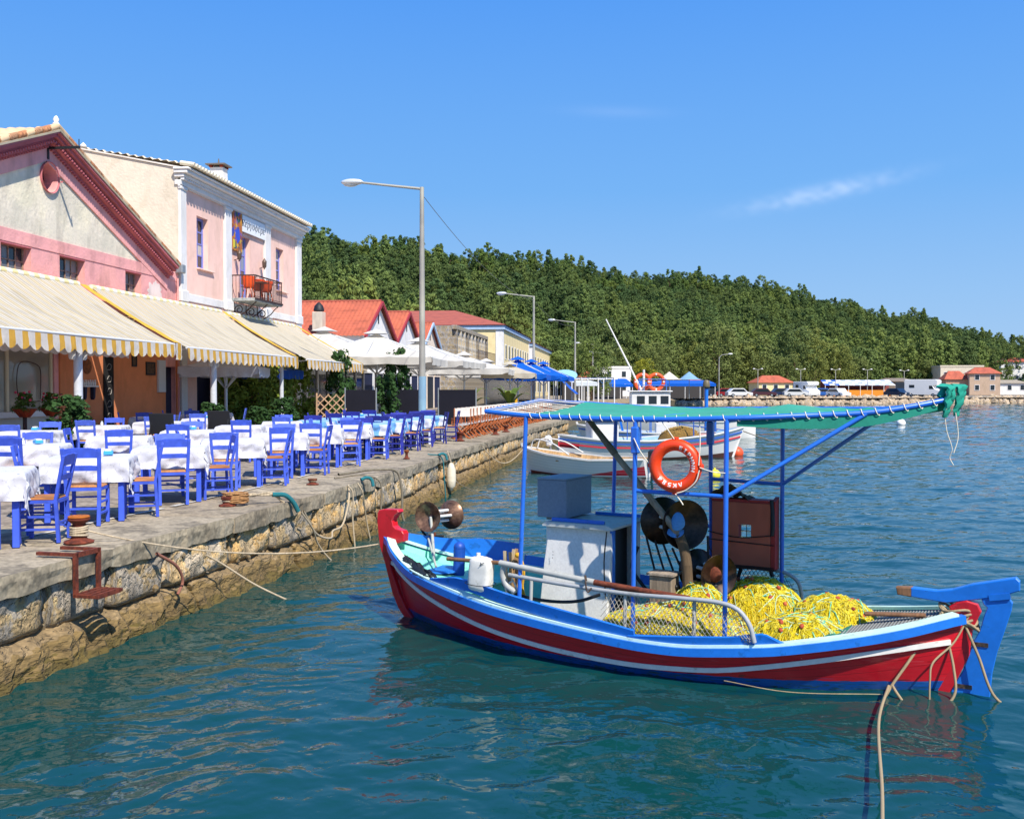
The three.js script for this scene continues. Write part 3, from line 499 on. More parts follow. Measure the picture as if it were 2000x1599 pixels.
// -------- pink two-storey house
{
  const B = house('pink_town_house', 'pink two-storey house with white pilasters, balcony and long white sign', 'building', 6.4);
  const W = 12.74, wn = [[1.46, 2.42, 5.86, 7.71], [9.55, 10.5, 5.86, 7.71]], dr = [5.45, 6.5, 5.0, 7.62];
  wallShape(rect(.384, W, 0, 8.55), [...wn.map(w => rect(...w)), rect(...dr), rect(1.4, 3.2, .05, 2.5), rect(5.2, 7.2, .05, 2.6), rect(9.2, 11.2, .05, 2.5)], .4, -.4).build('front_wall', C.rose, B);
  mb().span(W - .4, W, 0, 8.55, -7, -.403).build('side_wall', C.rose, B);
  { const m = mb(); m.poly([[.0, 0], [7, 0], [7, 8.9], [3.45, 9.78], [0, 9.05]], .38, new THREE.Matrix4().makeRotationY(Math.PI / 2).setPosition(.0, 0, 0)); m.build('gable_side_wall', C.side, B); }
  { const m = mb().bar([.1, 9.075, .1], [.1, 9.80, -3.45], .3, .05).bar([.1, 9.80, -3.45], [.1, 8.92, -7.1], .3, .05); m.build('gable_coping', mat('#e9e1d6', { t: 'plaster' }), B); mb().lathe([[0, 0], [.12, .02], [.1, .1], [.04, .16], [0, .2]], .1, 9.85, -3.45, 8).build('coping_finial', C.white, B); }
  for (const [a, b] of [[.005, .46], [3.85, 4.45], [8.05, 8.7], [12.1, W + .03]]) { mb().span(a, b, 0, 8.5, -.02, .09, .012).build('pilaster', C.trim, B); mb().span(a - .05, b + .05, 4.55, 4.93, .0, .14, .02).build('pilaster_block', C.trim, B); mb().span(a - .04, b + .04, 8.36, 8.48, .0, .13, .02).build('pilaster_capital', C.trim, B); }
  for (const [a, b] of [[.46, 3.85], [4.45, 8.05], [8.7, 12.1]]) mb().span(a + .002, b - .002, 4.6, 4.87, -.01, .045, .01).build('string_course', C.trim, B);
  // entablature
  mb().span(-.06, W + .08, 8.50, 8.66, -.1, .14, .01).build('architrave', C.trim, B); mb().span(-.1, W + .12, 8.75, 8.86, -.1, .26, .015).build('cornice_bed', C.trim, B); mb().span(-.16, W + .2, 8.87, 8.98, -.1, .40, .02).build('cornice_corona', C.trim, B); mb().span(-.2, W + .25, 8.985, 9.06, -.1, .46, .02).build('cornice_cap', C.trim, B);
  { const m = mb(); for (let x = -.02; x < W; x += .16) m.box(x, 8.70, .18, .085, .08, .12); m.build('dentil_course', C.trim, B); const k = mb(); for (let x = -.03; x < W; x += .12) k.box(x, 8.475, .06, .06, .05, .08); k.build('lower_dentils', C.trim, B); }
  tiled([-.05, 9.8, -3.45], [W + .2, 0, 0], [0, -.68, 4.0], 50, 14, .06).build('roof', mat('#e3d2b8', { t: 'old', r: .9 }), B); tiled([-.05, 9.8, -3.45], [W + .2, 0, 0], [0, -.9, -3.8], 50, 12, .06).build('back_roof', mat('#cdb79a', { t: 'rust', r: .9 }), B);
  { const m = mb(); for (let x = 0; x < W + .15; x += .255) m.rod([x, 9.16, .6], [x, 9.24, .1], .075, .075, 8); m.build('eaves_tiles', mat('#f0e4cc', { t: 'old', r: .9 }), B); }
  { const c = mb().span(5.58, 6.07, 9.2, 10.35, -1.27, -.73, .02).build('chimney', C.white, B); mb().span(5.43, 6.22, 10.42, 10.47, -1.4, -.6).rod([5.82, 10.47, -1.0], [5.82, 10.72, -1.0], .05, .02).build('chimney_cap', mat('#6d6660'), c); for (const [x, z] of [[5.58, -1.22], [6.07, -1.22], [5.58, -.78], [6.07, -.78]]) mb().span(x - .06, x + .06, 10.34, 10.425, z - .06, z + .06).build('chimney_stub', C.terracotta, c); }
  for (const [a, b, c, d] of wn) { const w = win(B, a, b, c, d, -.24, 2, 4, C.lilac, .09, .045, [glassM[1], glassM[0], curtain, glassM[0]]); mb().span(a - .02, b + .42, c - .05, c - .003, -.02, .1, .01).build('sill', C.rose, w); }
  win(B, ...dr, -.24, 2, 4, C.lilac, .1, .05, [glassBlue, glassM[1], glassBlue], rng(4), 'balcony_door');
  for (const [a, b] of [[1.4, 3.2], [5.2, 7.2], [9.2, 11.2]]) mb().span(a, b, .05, 2.55, -.3, -.25).build('shutter_door', C.navy, B);
  // sign board and abstract banner
  const cv = document.createElement('canvas'); cv.width = 1024; cv.height = 288; const x = cv.getContext('2d'); x.fillStyle = '#eef0f3'; x.fillRect(0, 0, 1024, 288); x.strokeStyle = '#c9ced8'; x.lineWidth = 6; x.strokeRect(3, 3, 1018, 282); x.fillStyle = '#2b2d3a'; x.font = 'italic bold 165px serif'; x.textAlign = 'center'; x.textBaseline = 'middle'; x.save(); x.translate(512, 140); x.scale(1.12, 1); x.fillText('Κεργοφύρεϊ', 0, 0); x.restore();
  const st = new THREE.CanvasTexture(cv); st.colorSpace = THREE.SRGBColorSpace;
  const face = (g, t0, t1, h0, h1) => { const p = g.attributes.position, uv = new Float32Array(p.count * 2); for (let i = 0; i < p.count; i++) { uv[2 * i] = (p.getX(i) - t0) / (t1 - t0); uv[2 * i + 1] = (p.getY(i) - h0) / (h1 - h0); } g.setAttribute('uv', new THREE.BufferAttribute(uv, 2)); return g; };
  const sm = mb(); sm.l.push(face(flat(chamfer(2.5, .66, .06, .005)).translate(6.75, 8.1, .07), 5.5, 8.0, 7.77, 8.43));
  const sg = sm.build('sign_board', new THREE.MeshPhysicalMaterial({ map: st, roughness: .5 }), B, true); sg.userData.label = 'long white sign board with dark lettering';
  const c2 = document.createElement('canvas'); c2.width = 256; c2.height = 400; const y = c2.getContext('2d'); y.fillStyle = '#b06a35'; y.fillRect(0, 0, 256, 400); const RR = rng(8); for (let i = 0; i < 70; i++) { y.fillStyle = ['#c98a2e', '#8a4a2b', '#2f5b57', '#d9a83a', '#7a5a9c', '#3d4aa8', '#a55234'][i % 7]; y.beginPath(); const cx = RR() * 256, cy = RR() * 400; y.ellipse(cx, cy, 10 + RR() * 34, 8 + RR() * 30, RR() * 3, 0, 7); y.fill(); } y.fillStyle = '#3550c8'; y.beginPath(); y.moveTo(60, 190); y.lineTo(180, 170); y.lineTo(205, 270); y.lineTo(125, 330); y.closePath(); y.fill(); y.fillStyle = '#d8c33c'; y.fillRect(8, 290, 60, 80);
  const bt = new THREE.CanvasTexture(c2); bt.colorSpace = THREE.SRGBColorSpace; const bm = mb(); bm.l.push(face(flat(chamfer(.96, 1.52, .03, .004)).translate(4.98, 7.68, .08), 4.5, 5.46, 6.92, 8.44));
  bm.build('painted_banner', new THREE.MeshPhysicalMaterial({ map: bt, roughness: .8 }), B, true).userData.label = 'hanging banner with abstract orange and blue patches';
  // wall lanterns
  for (const t of [4.85, 7.55]) { const l = mb().rod([t, 6.55, .0], [t, 6.62, .22], .015).lathe([[.0, 0], [.05, .01], [.02, .04]], t, 6.5, .22, 8).build('wall_lantern', C.iron, B); mb().lathe([[.03, 0], [.085, .06], [.1, .26], [.11, .27], [.05, .36], [.015, .42], [0, .43]], t, 6.55, .22, 6).build('lantern_body', mat('#6b5a50', { r: .4, m: .3 }), l); mb().lathe([[.05, .07], [.088, .25]], t, 6.55, .22, 6).build('lantern_glass', mat('#d8cfc0', { r: .2 }), l); }
  // balcony
  const bt0 = 4.4, bt1 = 7.45, bs = 1.02; const slab = mb().span(bt0, bt1, 4.93, 5.05, .06, bs, .015).build('balcony_slab', mat('#b8c0c4', { t: 'concrete' }), B); mb().span(bt0 - .02, bt1 + .02, 4.985, 5.06, bs, bs + .03).build('slab_edge', C.iron, slab);
  const rl = mb().bar([bt0 + .02, 5.92, .1], [bt0 + .02, 5.92, bs - .02], .045).bar([bt1 - .02, 5.92, .1], [bt1 - .02, 5.92, bs - .02], .045).bar([bt0, 5.92, bs - .02], [bt1, 5.92, bs - .02], .045).bar([bt0, 5.75, bs - .02], [bt1, 5.75, bs - .02], .018).bar([bt0, 5.12, bs - .02], [bt1, 5.12, bs - .02], .02).build('balcony_rail', C.iron, B);
  for (let i = 0; i <= 24; i++) { const t = mixn(bt0 + .03, bt1 - .03, i / 24); mb().rod([t, 5.05, bs - .02], [t, i % 12 ? 5.75 : 5.92, bs - .02], i % 12 ? .011 : .02, undefined, 5).build('baluster', C.iron, rl); }
  for (const t of [bt0 + .02, bt1 - .02]) for (let i = 0; i < 7; i++) mb().rod([t, 5.05, .12 + i * .13], [t, 5.92, .12 + i * .13], .011, undefined, 5).build('baluster', C.iron, rl);
  { const m = mb(); for (let i = 0; i < 8; i++) { const t = mixn(bt0 + .2, bt1 - .2, i / 7); m.tube([[t - .12, 5.78, bs - .02], [t - .04, 5.88, bs - .02], [t + .05, 5.86, bs - .02], [t + .03, 5.8, bs - .02]], .009, 4, 10); } m.build('scroll_frieze', C.iron, rl); }
  for (const t of [bt0 + .3, (bt0 + bt1) / 2, bt1 - .3]) { const p = []; for (let i = 0; i < 26; i++) { const k = i / 25; if (k < .45) p.push([t, 4.55 + .38 * k / .45 - .12 * Math.sin(k / .45 * 3.14), .95 - .75 * (1 - k / .45) + .0]); } const q = []; for (let i = 0; i < 30; i++) { const a = i / 29 * 10.5, r = .05 + .0155 * a; q.push([t, 4.62 + r * Math.sin(a + 1.2), .26 + r * Math.cos(a + 1.2)]); } mb().tube(q, .02, 6, 60).tube([[t, 4.47, .4], [t, 4.6, .62], [t, 4.8, .8], [t, 4.92, .95]], .02, 6, 16).rod([t, 4.55, .06], [t, 4.92, .06], .016).build('scroll_bracket', C.iron, B); }
}
{ // orange chairs and a table on the balcony
  const seatM = mat('#e2521e', { r: .5 }), mk = (label, t, s, turn) => { const c = thing('balcony_chair', label, 'chair', town(t, s, 5.06), turn, 'orange balcony chairs'); mb().lathe([[.16, .42], [.2, .46], [.23, .6], [.27, .86], [.25, .87], [.2, .62], [.15, .47], [0, .45]], 0, 0, 0, 12).build('shell', seatM, c); for (const [x, z] of [[-.2, -.2], [.2, -.2], [-.2, .2], [.2, .2]]) mb().rod([x, 0, z], [x * .6, .44, z * .6], .02, .02, 6).build('leg', mat('#d9632f', { r: .6 }), c); return c; };
  mk('orange tub chair on the balcony, beside the door', 4.95, .55, TURN); mk('orange tub chair on the balcony behind the little table', 6.1, .5, TURN + 2); mk('orange tub chair at the far end of the balcony', 6.75, .6, TURN + 3);
  const tb = thing('balcony_table', 'small dark round table on the balcony among orange chairs', 'table', town(5.75, .72, 5.06), TURN); mb().lathe([[0, .68], [.3, .68], [.31, .7], [.3, .72], [0, .72]], 0, 0, 0, 18).build('table_top', mat('#7b4a32', { r: .6 }), tb); mb().rod([0, 0, 0], [0, .68, 0], .03).lathe([[0, 0], [.2, 0], [.18, .03], [0, .05]], 0, 0, 0, 12).build('pedestal', C.iron, tb);
}
// -------- gabled houses with red roofs
function gabled(label, t0, t1, eave, apex, depth, wallM, rakeM, extra) {
  const B = house('gabled_house', label, 'house', (t0 + t1) / 2), mid = (t0 + t1) / 2;
  wallShape([[t0, 0], [t1, 0], [t1, eave], [mid, apex - .12], [t0, eave]], [], .35, -.35).build('front_wall', wallM, B);
  mb().span(t0, t0 + .3, 0, eave, -depth, -.36).span(t1 - .3, t1, 0, eave, -depth, -.36).build('side_walls', wallM, B);
  for (const sg of [-1, 1]) { const e = sg < 0 ? t0 - .25 : t1 + .25, de = (apex - eave) / (mid - t0) * .25; tiled([mid, apex, .22], [0, 0, -depth - .3], [e - mid, eave - de - apex, 0], Math.round(depth / .26), 13, .07).build('roof', sg < 0 ? C.tileRed : C.tileRed2, B); mb().bar([mid, apex - .06, .27], [e, eave - de - .08, .27], .2, .1).build('verge_board', rakeM, B); }
  { const m = mb(); for (let z = .2; z > -depth; z -= .42) m.rod([mid, apex + .03, z], [mid, apex + .045, z - .45], .1, .085, 8); m.build('ridge_tiles', C.tileRed2, B); }
  mb().span(mid - .12, mid + .12, apex - 1.35, apex - .75, -.02, .02).build('gable_vent', C.dark, B);
  for (let i = 0; i < 3; i++) { const w = (t1 - t0) / 3, a = t0 + w * i + .35; const d = mb().span(a, a + w - .7, .02, 2.45, -.02, .03).build('added_dark_panel', i % 2 ? C.dark : C.navy, B); mb().span(a - .08, a + w - .62, 2.46, 2.6, -.01, .08, .01).build('shop_lintel', wallM, d); }  // flat dark panels added to darken the ground floors behind the umbrellas
  if (extra) extra(B); return B;
}
gabled('white gabled house with big red tiled roof and chimney', 23.8, 31.6, 4.72, 6.9, 15, C.white, C.redtrim, B => { const c = mb().span(23.6, 24.3, 4.9, 6.0, -2.9, -2.3, .02).build('chimney', mat('#d9cbb8', { t: 'old' }), B); mb().lathe([[.3, 0], [.32, .06], [.26, .3], [.08, .5], [0, .52]], 23.95, 6.05, -2.6, 12).build('chimney_cowl', C.dark, c); });
gabled('narrow white gabled house with red roof next to the chimney house', 31.9, 39.5, 4.75, 6.85, 14, C.white, C.redtrim);
gabled('small peach gabled house with pale blue verge', 39.9, 48.4, 4.35, 6.65, 12, C.pale, C.sky);
{ // ruined grey building with tall ribs
  const B = house('derelict_building', 'derelict grey concrete building with tall ribbed window bays', 'building', 66);
  mb().span(56.2, 56.6, 0, 7.2, -9, -.4).build('side_wall', C.grey, B); mb().span(56.2, 77, 0, 4.4, -.4, 0).span(56.2, 77, 6.9, 7.25, -.4, .05).build('front_wall', C.grey, B); mb().span(56.7, 76.9, 4.4, 6.9, -1.2, -1.0).build('bay_back', mat('#4d4a47', { t: 'old' }), B);
  for (let i = 0; i <= 9; i++) { const x = 56.6 + i * 2.22; mb().span(x, x + .55, 4.4, 6.9, -.6, .02).build('rib', mat(i % 3 ? '#e2ddd6' : '#a8a29b', { t: 'stone' }), B); if (i < 9) mb().span(x + .6, x + 2.1, 4.45, 6.6, -.95, -.9).build('bay_panel', mat(i % 2 ? '#c9c6c2' : '#6b6762', { t: 'old' }), B); }
  const r = mb().span(57, 77, 4.3, 4.4, 0, .9).build('balcony_slab', C.grey, B); const q = mb().bar([64, 5.3, .85], [77, 5.3, .85], .05); for (let x = 64; x <= 77; x += .5) q.bar([x, 4.4, .85], [x, 5.3, .85], .03); q.build('railing', C.iron, B);
}
function block(name, label, t0, t1, depth, eave, wallM, roofH, ridgeIn, roofM, floors, n) { // hipped block
  const B = house(name, label, 'building', (t0 + t1) / 2); mb().span(t0, t1, 0, eave, -depth, 0, .02).build('walls', wallM, B); mb().span(t0 - .25, t1 + .25, eave - .55, eave, -depth - .2, .25, .03).build('cornice', C.sky, B);
  for (const x of [t0, t1 - .6]) mb().span(x - .03, x + .63, 0, eave - .56, -.05, .06).build('corner_pilaster', C.trim, B);
  mb().span(t0 - .06, t0 + .02, 0, eave - .56, -.9, -.06).build('side_pilaster', C.trim, B);
  const e = .45, y0 = eave + .02, y1 = eave + roofH, m = (t0 + t1) / 2, k = ridgeIn; const c = [[t0 - e, y0, e], [t1 + e, y0, e], [t1 + e, y0, -depth - e], [t0 - e, y0, -depth - e]], r0 = [m, y1, -k], r1 = [m, y1, -depth + k];
  const face = (...p) => { const mm = mb(); mm.grid(24, 10, (u, v) => { const A = V(...p[0]).lerp(V(...p[1]), u), D = V(...p[3]).lerp(V(...p[2]), u); const q = A.lerp(D, v); return [q.x, q.y + .03 * Math.abs(Math.sin(u * 75)), q.z]; }); mm.build('roof', roofM, B); };
  face(c[0], c[1], r0, r0); face(c[3], c[0], r0, r1); face(c[1], c[2], r1, r0); face(c[2], c[3], r1, r1);
  for (let f = 0; f < floors; f++) for (let i = 0; i < n; i++) { const w = (t1 - t0 - 2) / n, a = t0 + 1 + w * (i + .3), h0 = .8 + f * (eave - .6) / floors, wi = mb().span(a, a + w * .45, h0, h0 + 1.9, .0, .05).build('window', C.trim, B); mb().span(a + .15, a + w * .45 - .15, h0 + .12, h0 + 1.78, .052, .06).build('pane', glassM[2], wi); }
  return B;
}
{ const B = block('yellow_hall', 'large pale yellow hall with hipped red roof and blue cornice', 91, 125, 27, 9.4, C.yellow, 3.2, 9, C.tileRed2, 2, 9); for (const s of [-2.4, -4.4]) for (const h of [1.2, 5.2]) { const w = mb().span(90.93, 91, h, h + 2.6, s - .9, s).build('window', C.trim, B); mb().span(90.9, 90.925, h + .1, h + 2.5, s - .75, s - .15).build('pane', glassM[1], w); } mb().span(96, 100, 4.4, 4.5, .05, 1).span(96, 100, 5.3, 5.36, .95, 1).build('balcony', C.iron, B); }
block('cream_house', 'cream house with low red roof beyond the yellow hall', 132, 188, 24, 9.0, C.yellow, 1.8, 9, C.tileRed, 2, 10);
block('pale_house', 'pale low house with red roof at the end of the row', 196, 255, 22, 8.2, C.pale, 1.7, 8, C.tileRed2, 2, 9);
// ================================================================ awnings, tables, chairs, umbrellas, lamps
const stripeTop = tex(512, (u, v) => { const x = u * 4, f = x - Math.floor(x), g = (u * 12) % 1, k = .97 + .14 * (fbm(pA, u, v, 4, 5) - .5) - .07 * smooth(.6, .75, fbm(pC, u, v, 7, 4)); const y = f < .44 ? [.95, .91, .80] : [.93, .92, .89]; const d = g < .3 ? .83 : 1; return y.map(c => c * k * d); }, 1.76);
const stripeFront = tex(512, (u, v) => { const x = u * 4, f = x - Math.floor(x), k = .96 + .08 * (fbm(pB, u, v, 40, 3) - .5) + .06 * (fbm(pA, u, v, 6, 4) - .5); return (f < .44 ? [.93, .74, .33] : [.94, .93, .91]).map(c => c * k); }, 1.76);
const fabric = (map, color = '#ffffff', tr = .16) => new THREE.MeshPhysicalMaterial({ color: lin(color), map, roughness: .95, side: THREE.DoubleSide, transmission: tr, thickness: 0, specularIntensity: .2 });
const topM = fabric(stripeTop, '#dcd7cd', .16), frontM = fabric(stripeFront, '#eeeae4', .2), yellowM = fabric(T.cloth, '#e8bf4a', .2), frameM = mat('#d8d8d6', { r: .5, m: .1 });
function awning(label, t0, t1, h0, h1, s1, seed) {
  const B = house('striped_awning', label, 'awning', (t0 + t1) / 2, 0, 0), s0 = .3, uvT = m => { const g = m.geo(); const p = g.attributes.position, uv = new Float32Array(p.count * 2); for (let i = 0; i < p.count; i++) { uv[2 * i] = p.getX(i); uv[2 * i + 1] = p.getZ(i) + p.getY(i); } g.setAttribute('uv', new THREE.BufferAttribute(uv, 2)); m.l = [g]; return m; };
  uvT(mb().grid(60, 14, (u, v) => { const t = mixn(t0, t1, u), s = mixn(s0, s1, v); return [t, mixn(h0, h1, v) - .1 * Math.sin(Math.PI * v) + .02 * n2(t * .8 + seed, v * 2) + .008 * n2(t * 4 + seed, v * 2.5) - .05 * Math.sin(Math.PI * u) * v, s]; })).build('cover', topM, B, true);
  const n = Math.round((t1 - t0) / .42);
  uvT(mb().grid(n * 8, 4, (u, v) => { const t = mixn(t0, t1, u), sc = .1 * Math.abs(Math.sin(Math.PI * u * n)); return [t, h1 - .05 * Math.sin(Math.PI * u) - .02 - v * (.27 + sc), s1 + .03 + .022 * v * n2(t * 2.2 + seed, v) + .02 * v]; })).build('valance', frontM, B, true);
  uvT(sheet(1, 10, (u, v) => { const t = t1 + .03 + u * .32; return [t, mixn(h0 + .04, h1 + .02, v) - .05 * Math.sin(Math.PI * v) + .02 * n2(u * 2, v * 5 + seed), mixn(s0, s1, v)]; }, .01)).build('edge_strip', yellowM, B, true);
  uvT(mb().grid(4, 6, (u, v) => [t1 + .03 + u * .36, h1 + .01 - v * .45, s1 + .03 + .03 * v * n2(u * 3 + seed, v * 2)])).build('hanging_flap', frontM, B, true);
  const rol = tex(64, (u, v) => { const f = (u * 2) % 1; return f < .5 ? [.91, .84, .62] : [.93, .91, .86]; }, .9); mb().rod([t0, h0 + .02, s0 - .06], [t1, h0 + .02, s0 - .06], .09, .09, 10).build('roller', fabric(rol, '#ffffff', 0), B);
  mb().rod([t0, h1 - .03, s1], [t1, h1 - .03, s1], .035, .035, 8).build('front_bar', frameM, B);
  for (let i = 0; i <= 2; i++) { const t = mixn(t0 + .3, t1 - .3, i / 2); mb().rod([t, h0 - .25, .1], [t + .5, h1 - .15, s1 * .55], .025).rod([t + .5, h1 - .15, s1 * .55], [t, h1 - .05, s1 - .03], .022).build('folding_arm', frameM, B); }
  return B;
}
awning('cream striped awning over the shop window, with worn yellow edge', -15.5, -6.75, 4.4, 2.8, 3.0, 1);
awning('long cream striped awning between the pink house and the orange wall', -6.1, 2.9, 4.38, 2.74, 3.05, 5);
awning('cream striped awning below the iron balcony', 3.6, 11.2, 4.36, 2.68, 3.3, 9);
{ const B = house('shop_canopy', 'small white scalloped canopy right above the shop window', 'awning', -10); mb().grid(30, 4, (u, v) => [mixn(-13.2, -6.2, u), 3.0 - .35 * v, .1 + 1.3 * v]).build('cover', fabric(T.cloth, '#efe9e4', .3), B); mb().grid(160, 3, (u, v) => [mixn(-13.2, -6.2, u), 2.64 - v * (.18 + .05 * Math.abs(Math.sin(u * 55))), 1.42]).build('valance', fabric(T.cloth, '#f4eeea', .4), B); }
// posts
for (const [i, t] of [-11.1, -3.6, 2.42, 8.5].entries()) {
  const B = house('awning_post', ['white post with twin lanterns beside the tall ivy', 'white post with twin lanterns beside the dark climbing shrub', 'plain white post carrying the awning next to the hedge', 'thin white post at the last striped awning'][i], 'post', t, 2.75);
  mb().rod([t, 0, 2.75], [t, 2.72, 2.75], i < 2 ? .1 : .075, i < 2 ? .095 : .07, 12).build('shaft', mat('#cfd2d8', { t: 'paint', r: .6 }), B); mb().span(t - .16, t + .16, 0, .12, 2.59, 2.91, .02).build('base', C.grey, B);
  if (i < 2) for (const d of [-.24, .24]) { const l = mb().rod([t, 2.5, 2.75], [t + d, 2.55, 2.75], .018).lathe([[.16, 0], [.1, .06], [.02, .1], [0, .1]], t + d, 2.46, 2.75, 10).build('lantern', C.iron, B); mb().lathe([[.05, -.24], [.08, -.2], [.09, -.02], [.0, 0]], t + d, 2.47, 2.75, 8).build('lantern_glass', mat('#c9c5bd', { r: .2 }), l); }
}
// ---- taverna chair and table
const blue = mat('#4263e4', { t: 'paint', r: .55 }), navyP = mat('#262f9c', { t: 'paint', r: .55 }), rush = mat('#c68a56', { t: 'wood', r: .95 });
const worn = tex(256, (u, v) => { const a = fbm(pA, u, v, 6, 5), c = smooth(.62, .68, fbm(pC, u, v, 12, 4)); const k = .9 + .25 * (a - .5); return [mixn(k, .98, c * .4), mixn(k, .98, c * .3), k]; }, .5), wornP = c => { const q = mat(c, { r: .6 }); q.map = worn; return q; };
const blueV = ['#4666e6', '#3f5cd6', '#5673ea'].map(wornP), navyV = ['#262f9c', '#2b36ae', '#222a88'].map(wornP), rushV = ['#c68a56', '#b57a48', '#d09a68'].map(c => mat(c, { t: 'wood', r: .95 }));
function makeChair(paint, seatColor, name, label, group) {
  const o = thing(name, label, 'chair', [0, 0, 0], 0, group), p = (nm, m, mt = paint) => m.build(nm, mt, o);
  p('seat', mb().add(chamfer(.40, .035, .38, .015), new THREE.Matrix4().setPosition(0, .45, .01)), seatColor);
  for (const x of [-1, 1]) {
    p('leg', mb().bar([x * .175, 0, -.205], [x * .18, .44, -.18], .042, .036, .004).bar([x * .18, .435, -.18], [x * .2, .9, -.27], .042, .034, .004)); p('leg', mb().bar([x * .19, 0, .18], [x * .19, .47, .18], .04, .04, .004));
    for (const y of [.14, .27]) p('stretcher', mb().bar([x * .182, y, -.19], [x * .19, y, .18], .022, .022));
  }
  p('seat_frame', mb().bar([-.19, .425, .185], [.19, .425, .185], .035, .03).bar([-.18, .425, -.185], [.18, .425, -.185], .035, .03).bar([-.187, .425, -.18], [-.19, .425, .18], .03, .035).bar([.187, .425, -.18], [.19, .425, .18], .03, .035));
  for (const y of [.17, .3]) p('stretcher', mb().bar([-.185, y, .18], [.185, y, .18], .022, .022)); p('stretcher', mb().bar([-.175, .2, -.195], [.175, .2, -.195], .022, .022));
  const slat = (y, h, z, bow) => mb().poly([[-.2, 0], [.2, 0], [.2, h * .86], [.1, h], [-.1, h], [-.2, h * .86]], .02, new THREE.Matrix4().makeRotationX(-.17).setPosition(0, y, z));
  p('top_rail', slat(.79, .115, -.262)); p('back_slat', slat(.64, .06, -.232)); return o;
}
function makeTable(paint, name, label, group) {
  const o = thing(name, label, 'table', [0, 0, 0], 0, group); mb().box(0, .73, 0, .92, .03, .92, { c: .005 }).build('table_top', paint, o); mb().box(0, .675, .42, .76, .08, .025).box(0, .675, -.42, .76, .08, .025).box(.42, .675, 0, .025, .08, .76).box(-.42, .675, 0, .025, .08, .76).build('apron', paint, o);
  for (const x of [-.41, .41]) for (const z of [-.41, .41]) mb().bar([x, 0, z], [x, .714, z], .065, .065, .006).build('leg', paint, o); return o;
}
function clothGeo(seed, half = .76) {
  const h = .475, N = 36, m = mb().grid(N, N, (u, v) => {
    const p = (u * 2 - 1) * half, q = (v * 2 - 1) * half, ep = Math.max(0, Math.abs(p) - h), eq = Math.max(0, Math.abs(q) - h), big = Math.max(ep, eq), sm = Math.min(ep, eq);
    const drop = Math.hypot(ep, eq) + .15 * sm, fold = .045 * n2(p * 5 + seed, q * 5) * smooth(0, .15, drop);
    return [Math.sign(p) * (Math.min(Math.abs(p), h) + (ep > 0 ? .012 + .12 * sm + .05 * ep : 0) + (ep > eq ? fold : 0)), .752 - (drop > 0 ? drop - .006 : 0) + (drop === 0 ? .002 * n2(p * 6 + seed, q * 6) : 0), Math.sign(q) * (Math.min(Math.abs(q), h) + (eq > 0 ? .012 + .12 * sm + .05 * eq : 0) + (eq > ep ? fold : 0))];
  }); return m.geo();
}
const clothTex = tex(512, (u, v) => { const k = .95 + .06 * (fbm(pA, u, v, 6, 4) - .5); const a = Math.sin(u * 44 + 3 * fbm(pC, u, v, 6, 3) * 6) * Math.sin(v * 41 + 20 * fbm(pB, u, v, 5, 3)); const l = Math.abs(a) < .035 ? .86 : 1; return [k * l, k * l, k * (l + .03)]; }, 1.3);
const clothBlueTex = tex(512, (u, v) => { const k = .95 + .06 * (fbm(pA, u, v, 6, 4) - .5), b = smooth(.5, .56, fbm(pC, u, v * .5, 6, 4)); return [mixn(.95, .50, b) * k, mixn(.96, .74, b) * k, mixn(.99, .95, b) * k]; }, 1.3);
const clothM = fabric(clothTex, '#d9d9da', .06), clothB = fabric(clothBlueTex, '#e2e6f0', .06);
const clothG = [0, 1, 2, 3].map(i => clothGeo(i * 9.7 + 2));
const gA = 'blue chairs at the tables along the quay edge', gB = 'blue chairs at the second row of tables', gC = 'blue chairs under the striped awnings', gN = 'navy chairs at the blue and white tables';
const L = {
  A: ['bright blue ladder-back taverna chair at the sunlit table row by the quay edge', gA], B: ['bright blue ladder-back taverna chair at the second table row behind the quay edge', gB],
  C: ['blue ladder-back taverna chair at tables under the striped awnings', gC], N: ['dark navy ladder-back chair at tables with blue and white cloths', gN]
};
const chairP = makeChair(blue, rush, 'taverna_chair', ...L.A), navyC = makeChair(navyP, rush, 'taverna_chair', ...L.N);
const tableP = makeTable(blue, 'taverna_table', 'blue square table under white cloth in the row by the quay edge', 'tables along the quay edge'), tableN = makeTable(mat('#cfd9ee', { t: 'paint', r: .6 }), 'taverna_table', 'pale table with blue and white cloth among navy chairs', 'pale tables among navy chairs');
let used = {}; const put = (proto, key, pos, turn, label, group) => { if (!used[key]) { used[key] = 1; proto.position.set(...pos); proto.rotation.y = turn; return proto; } return copy(proto, pos, turn, label, group); };
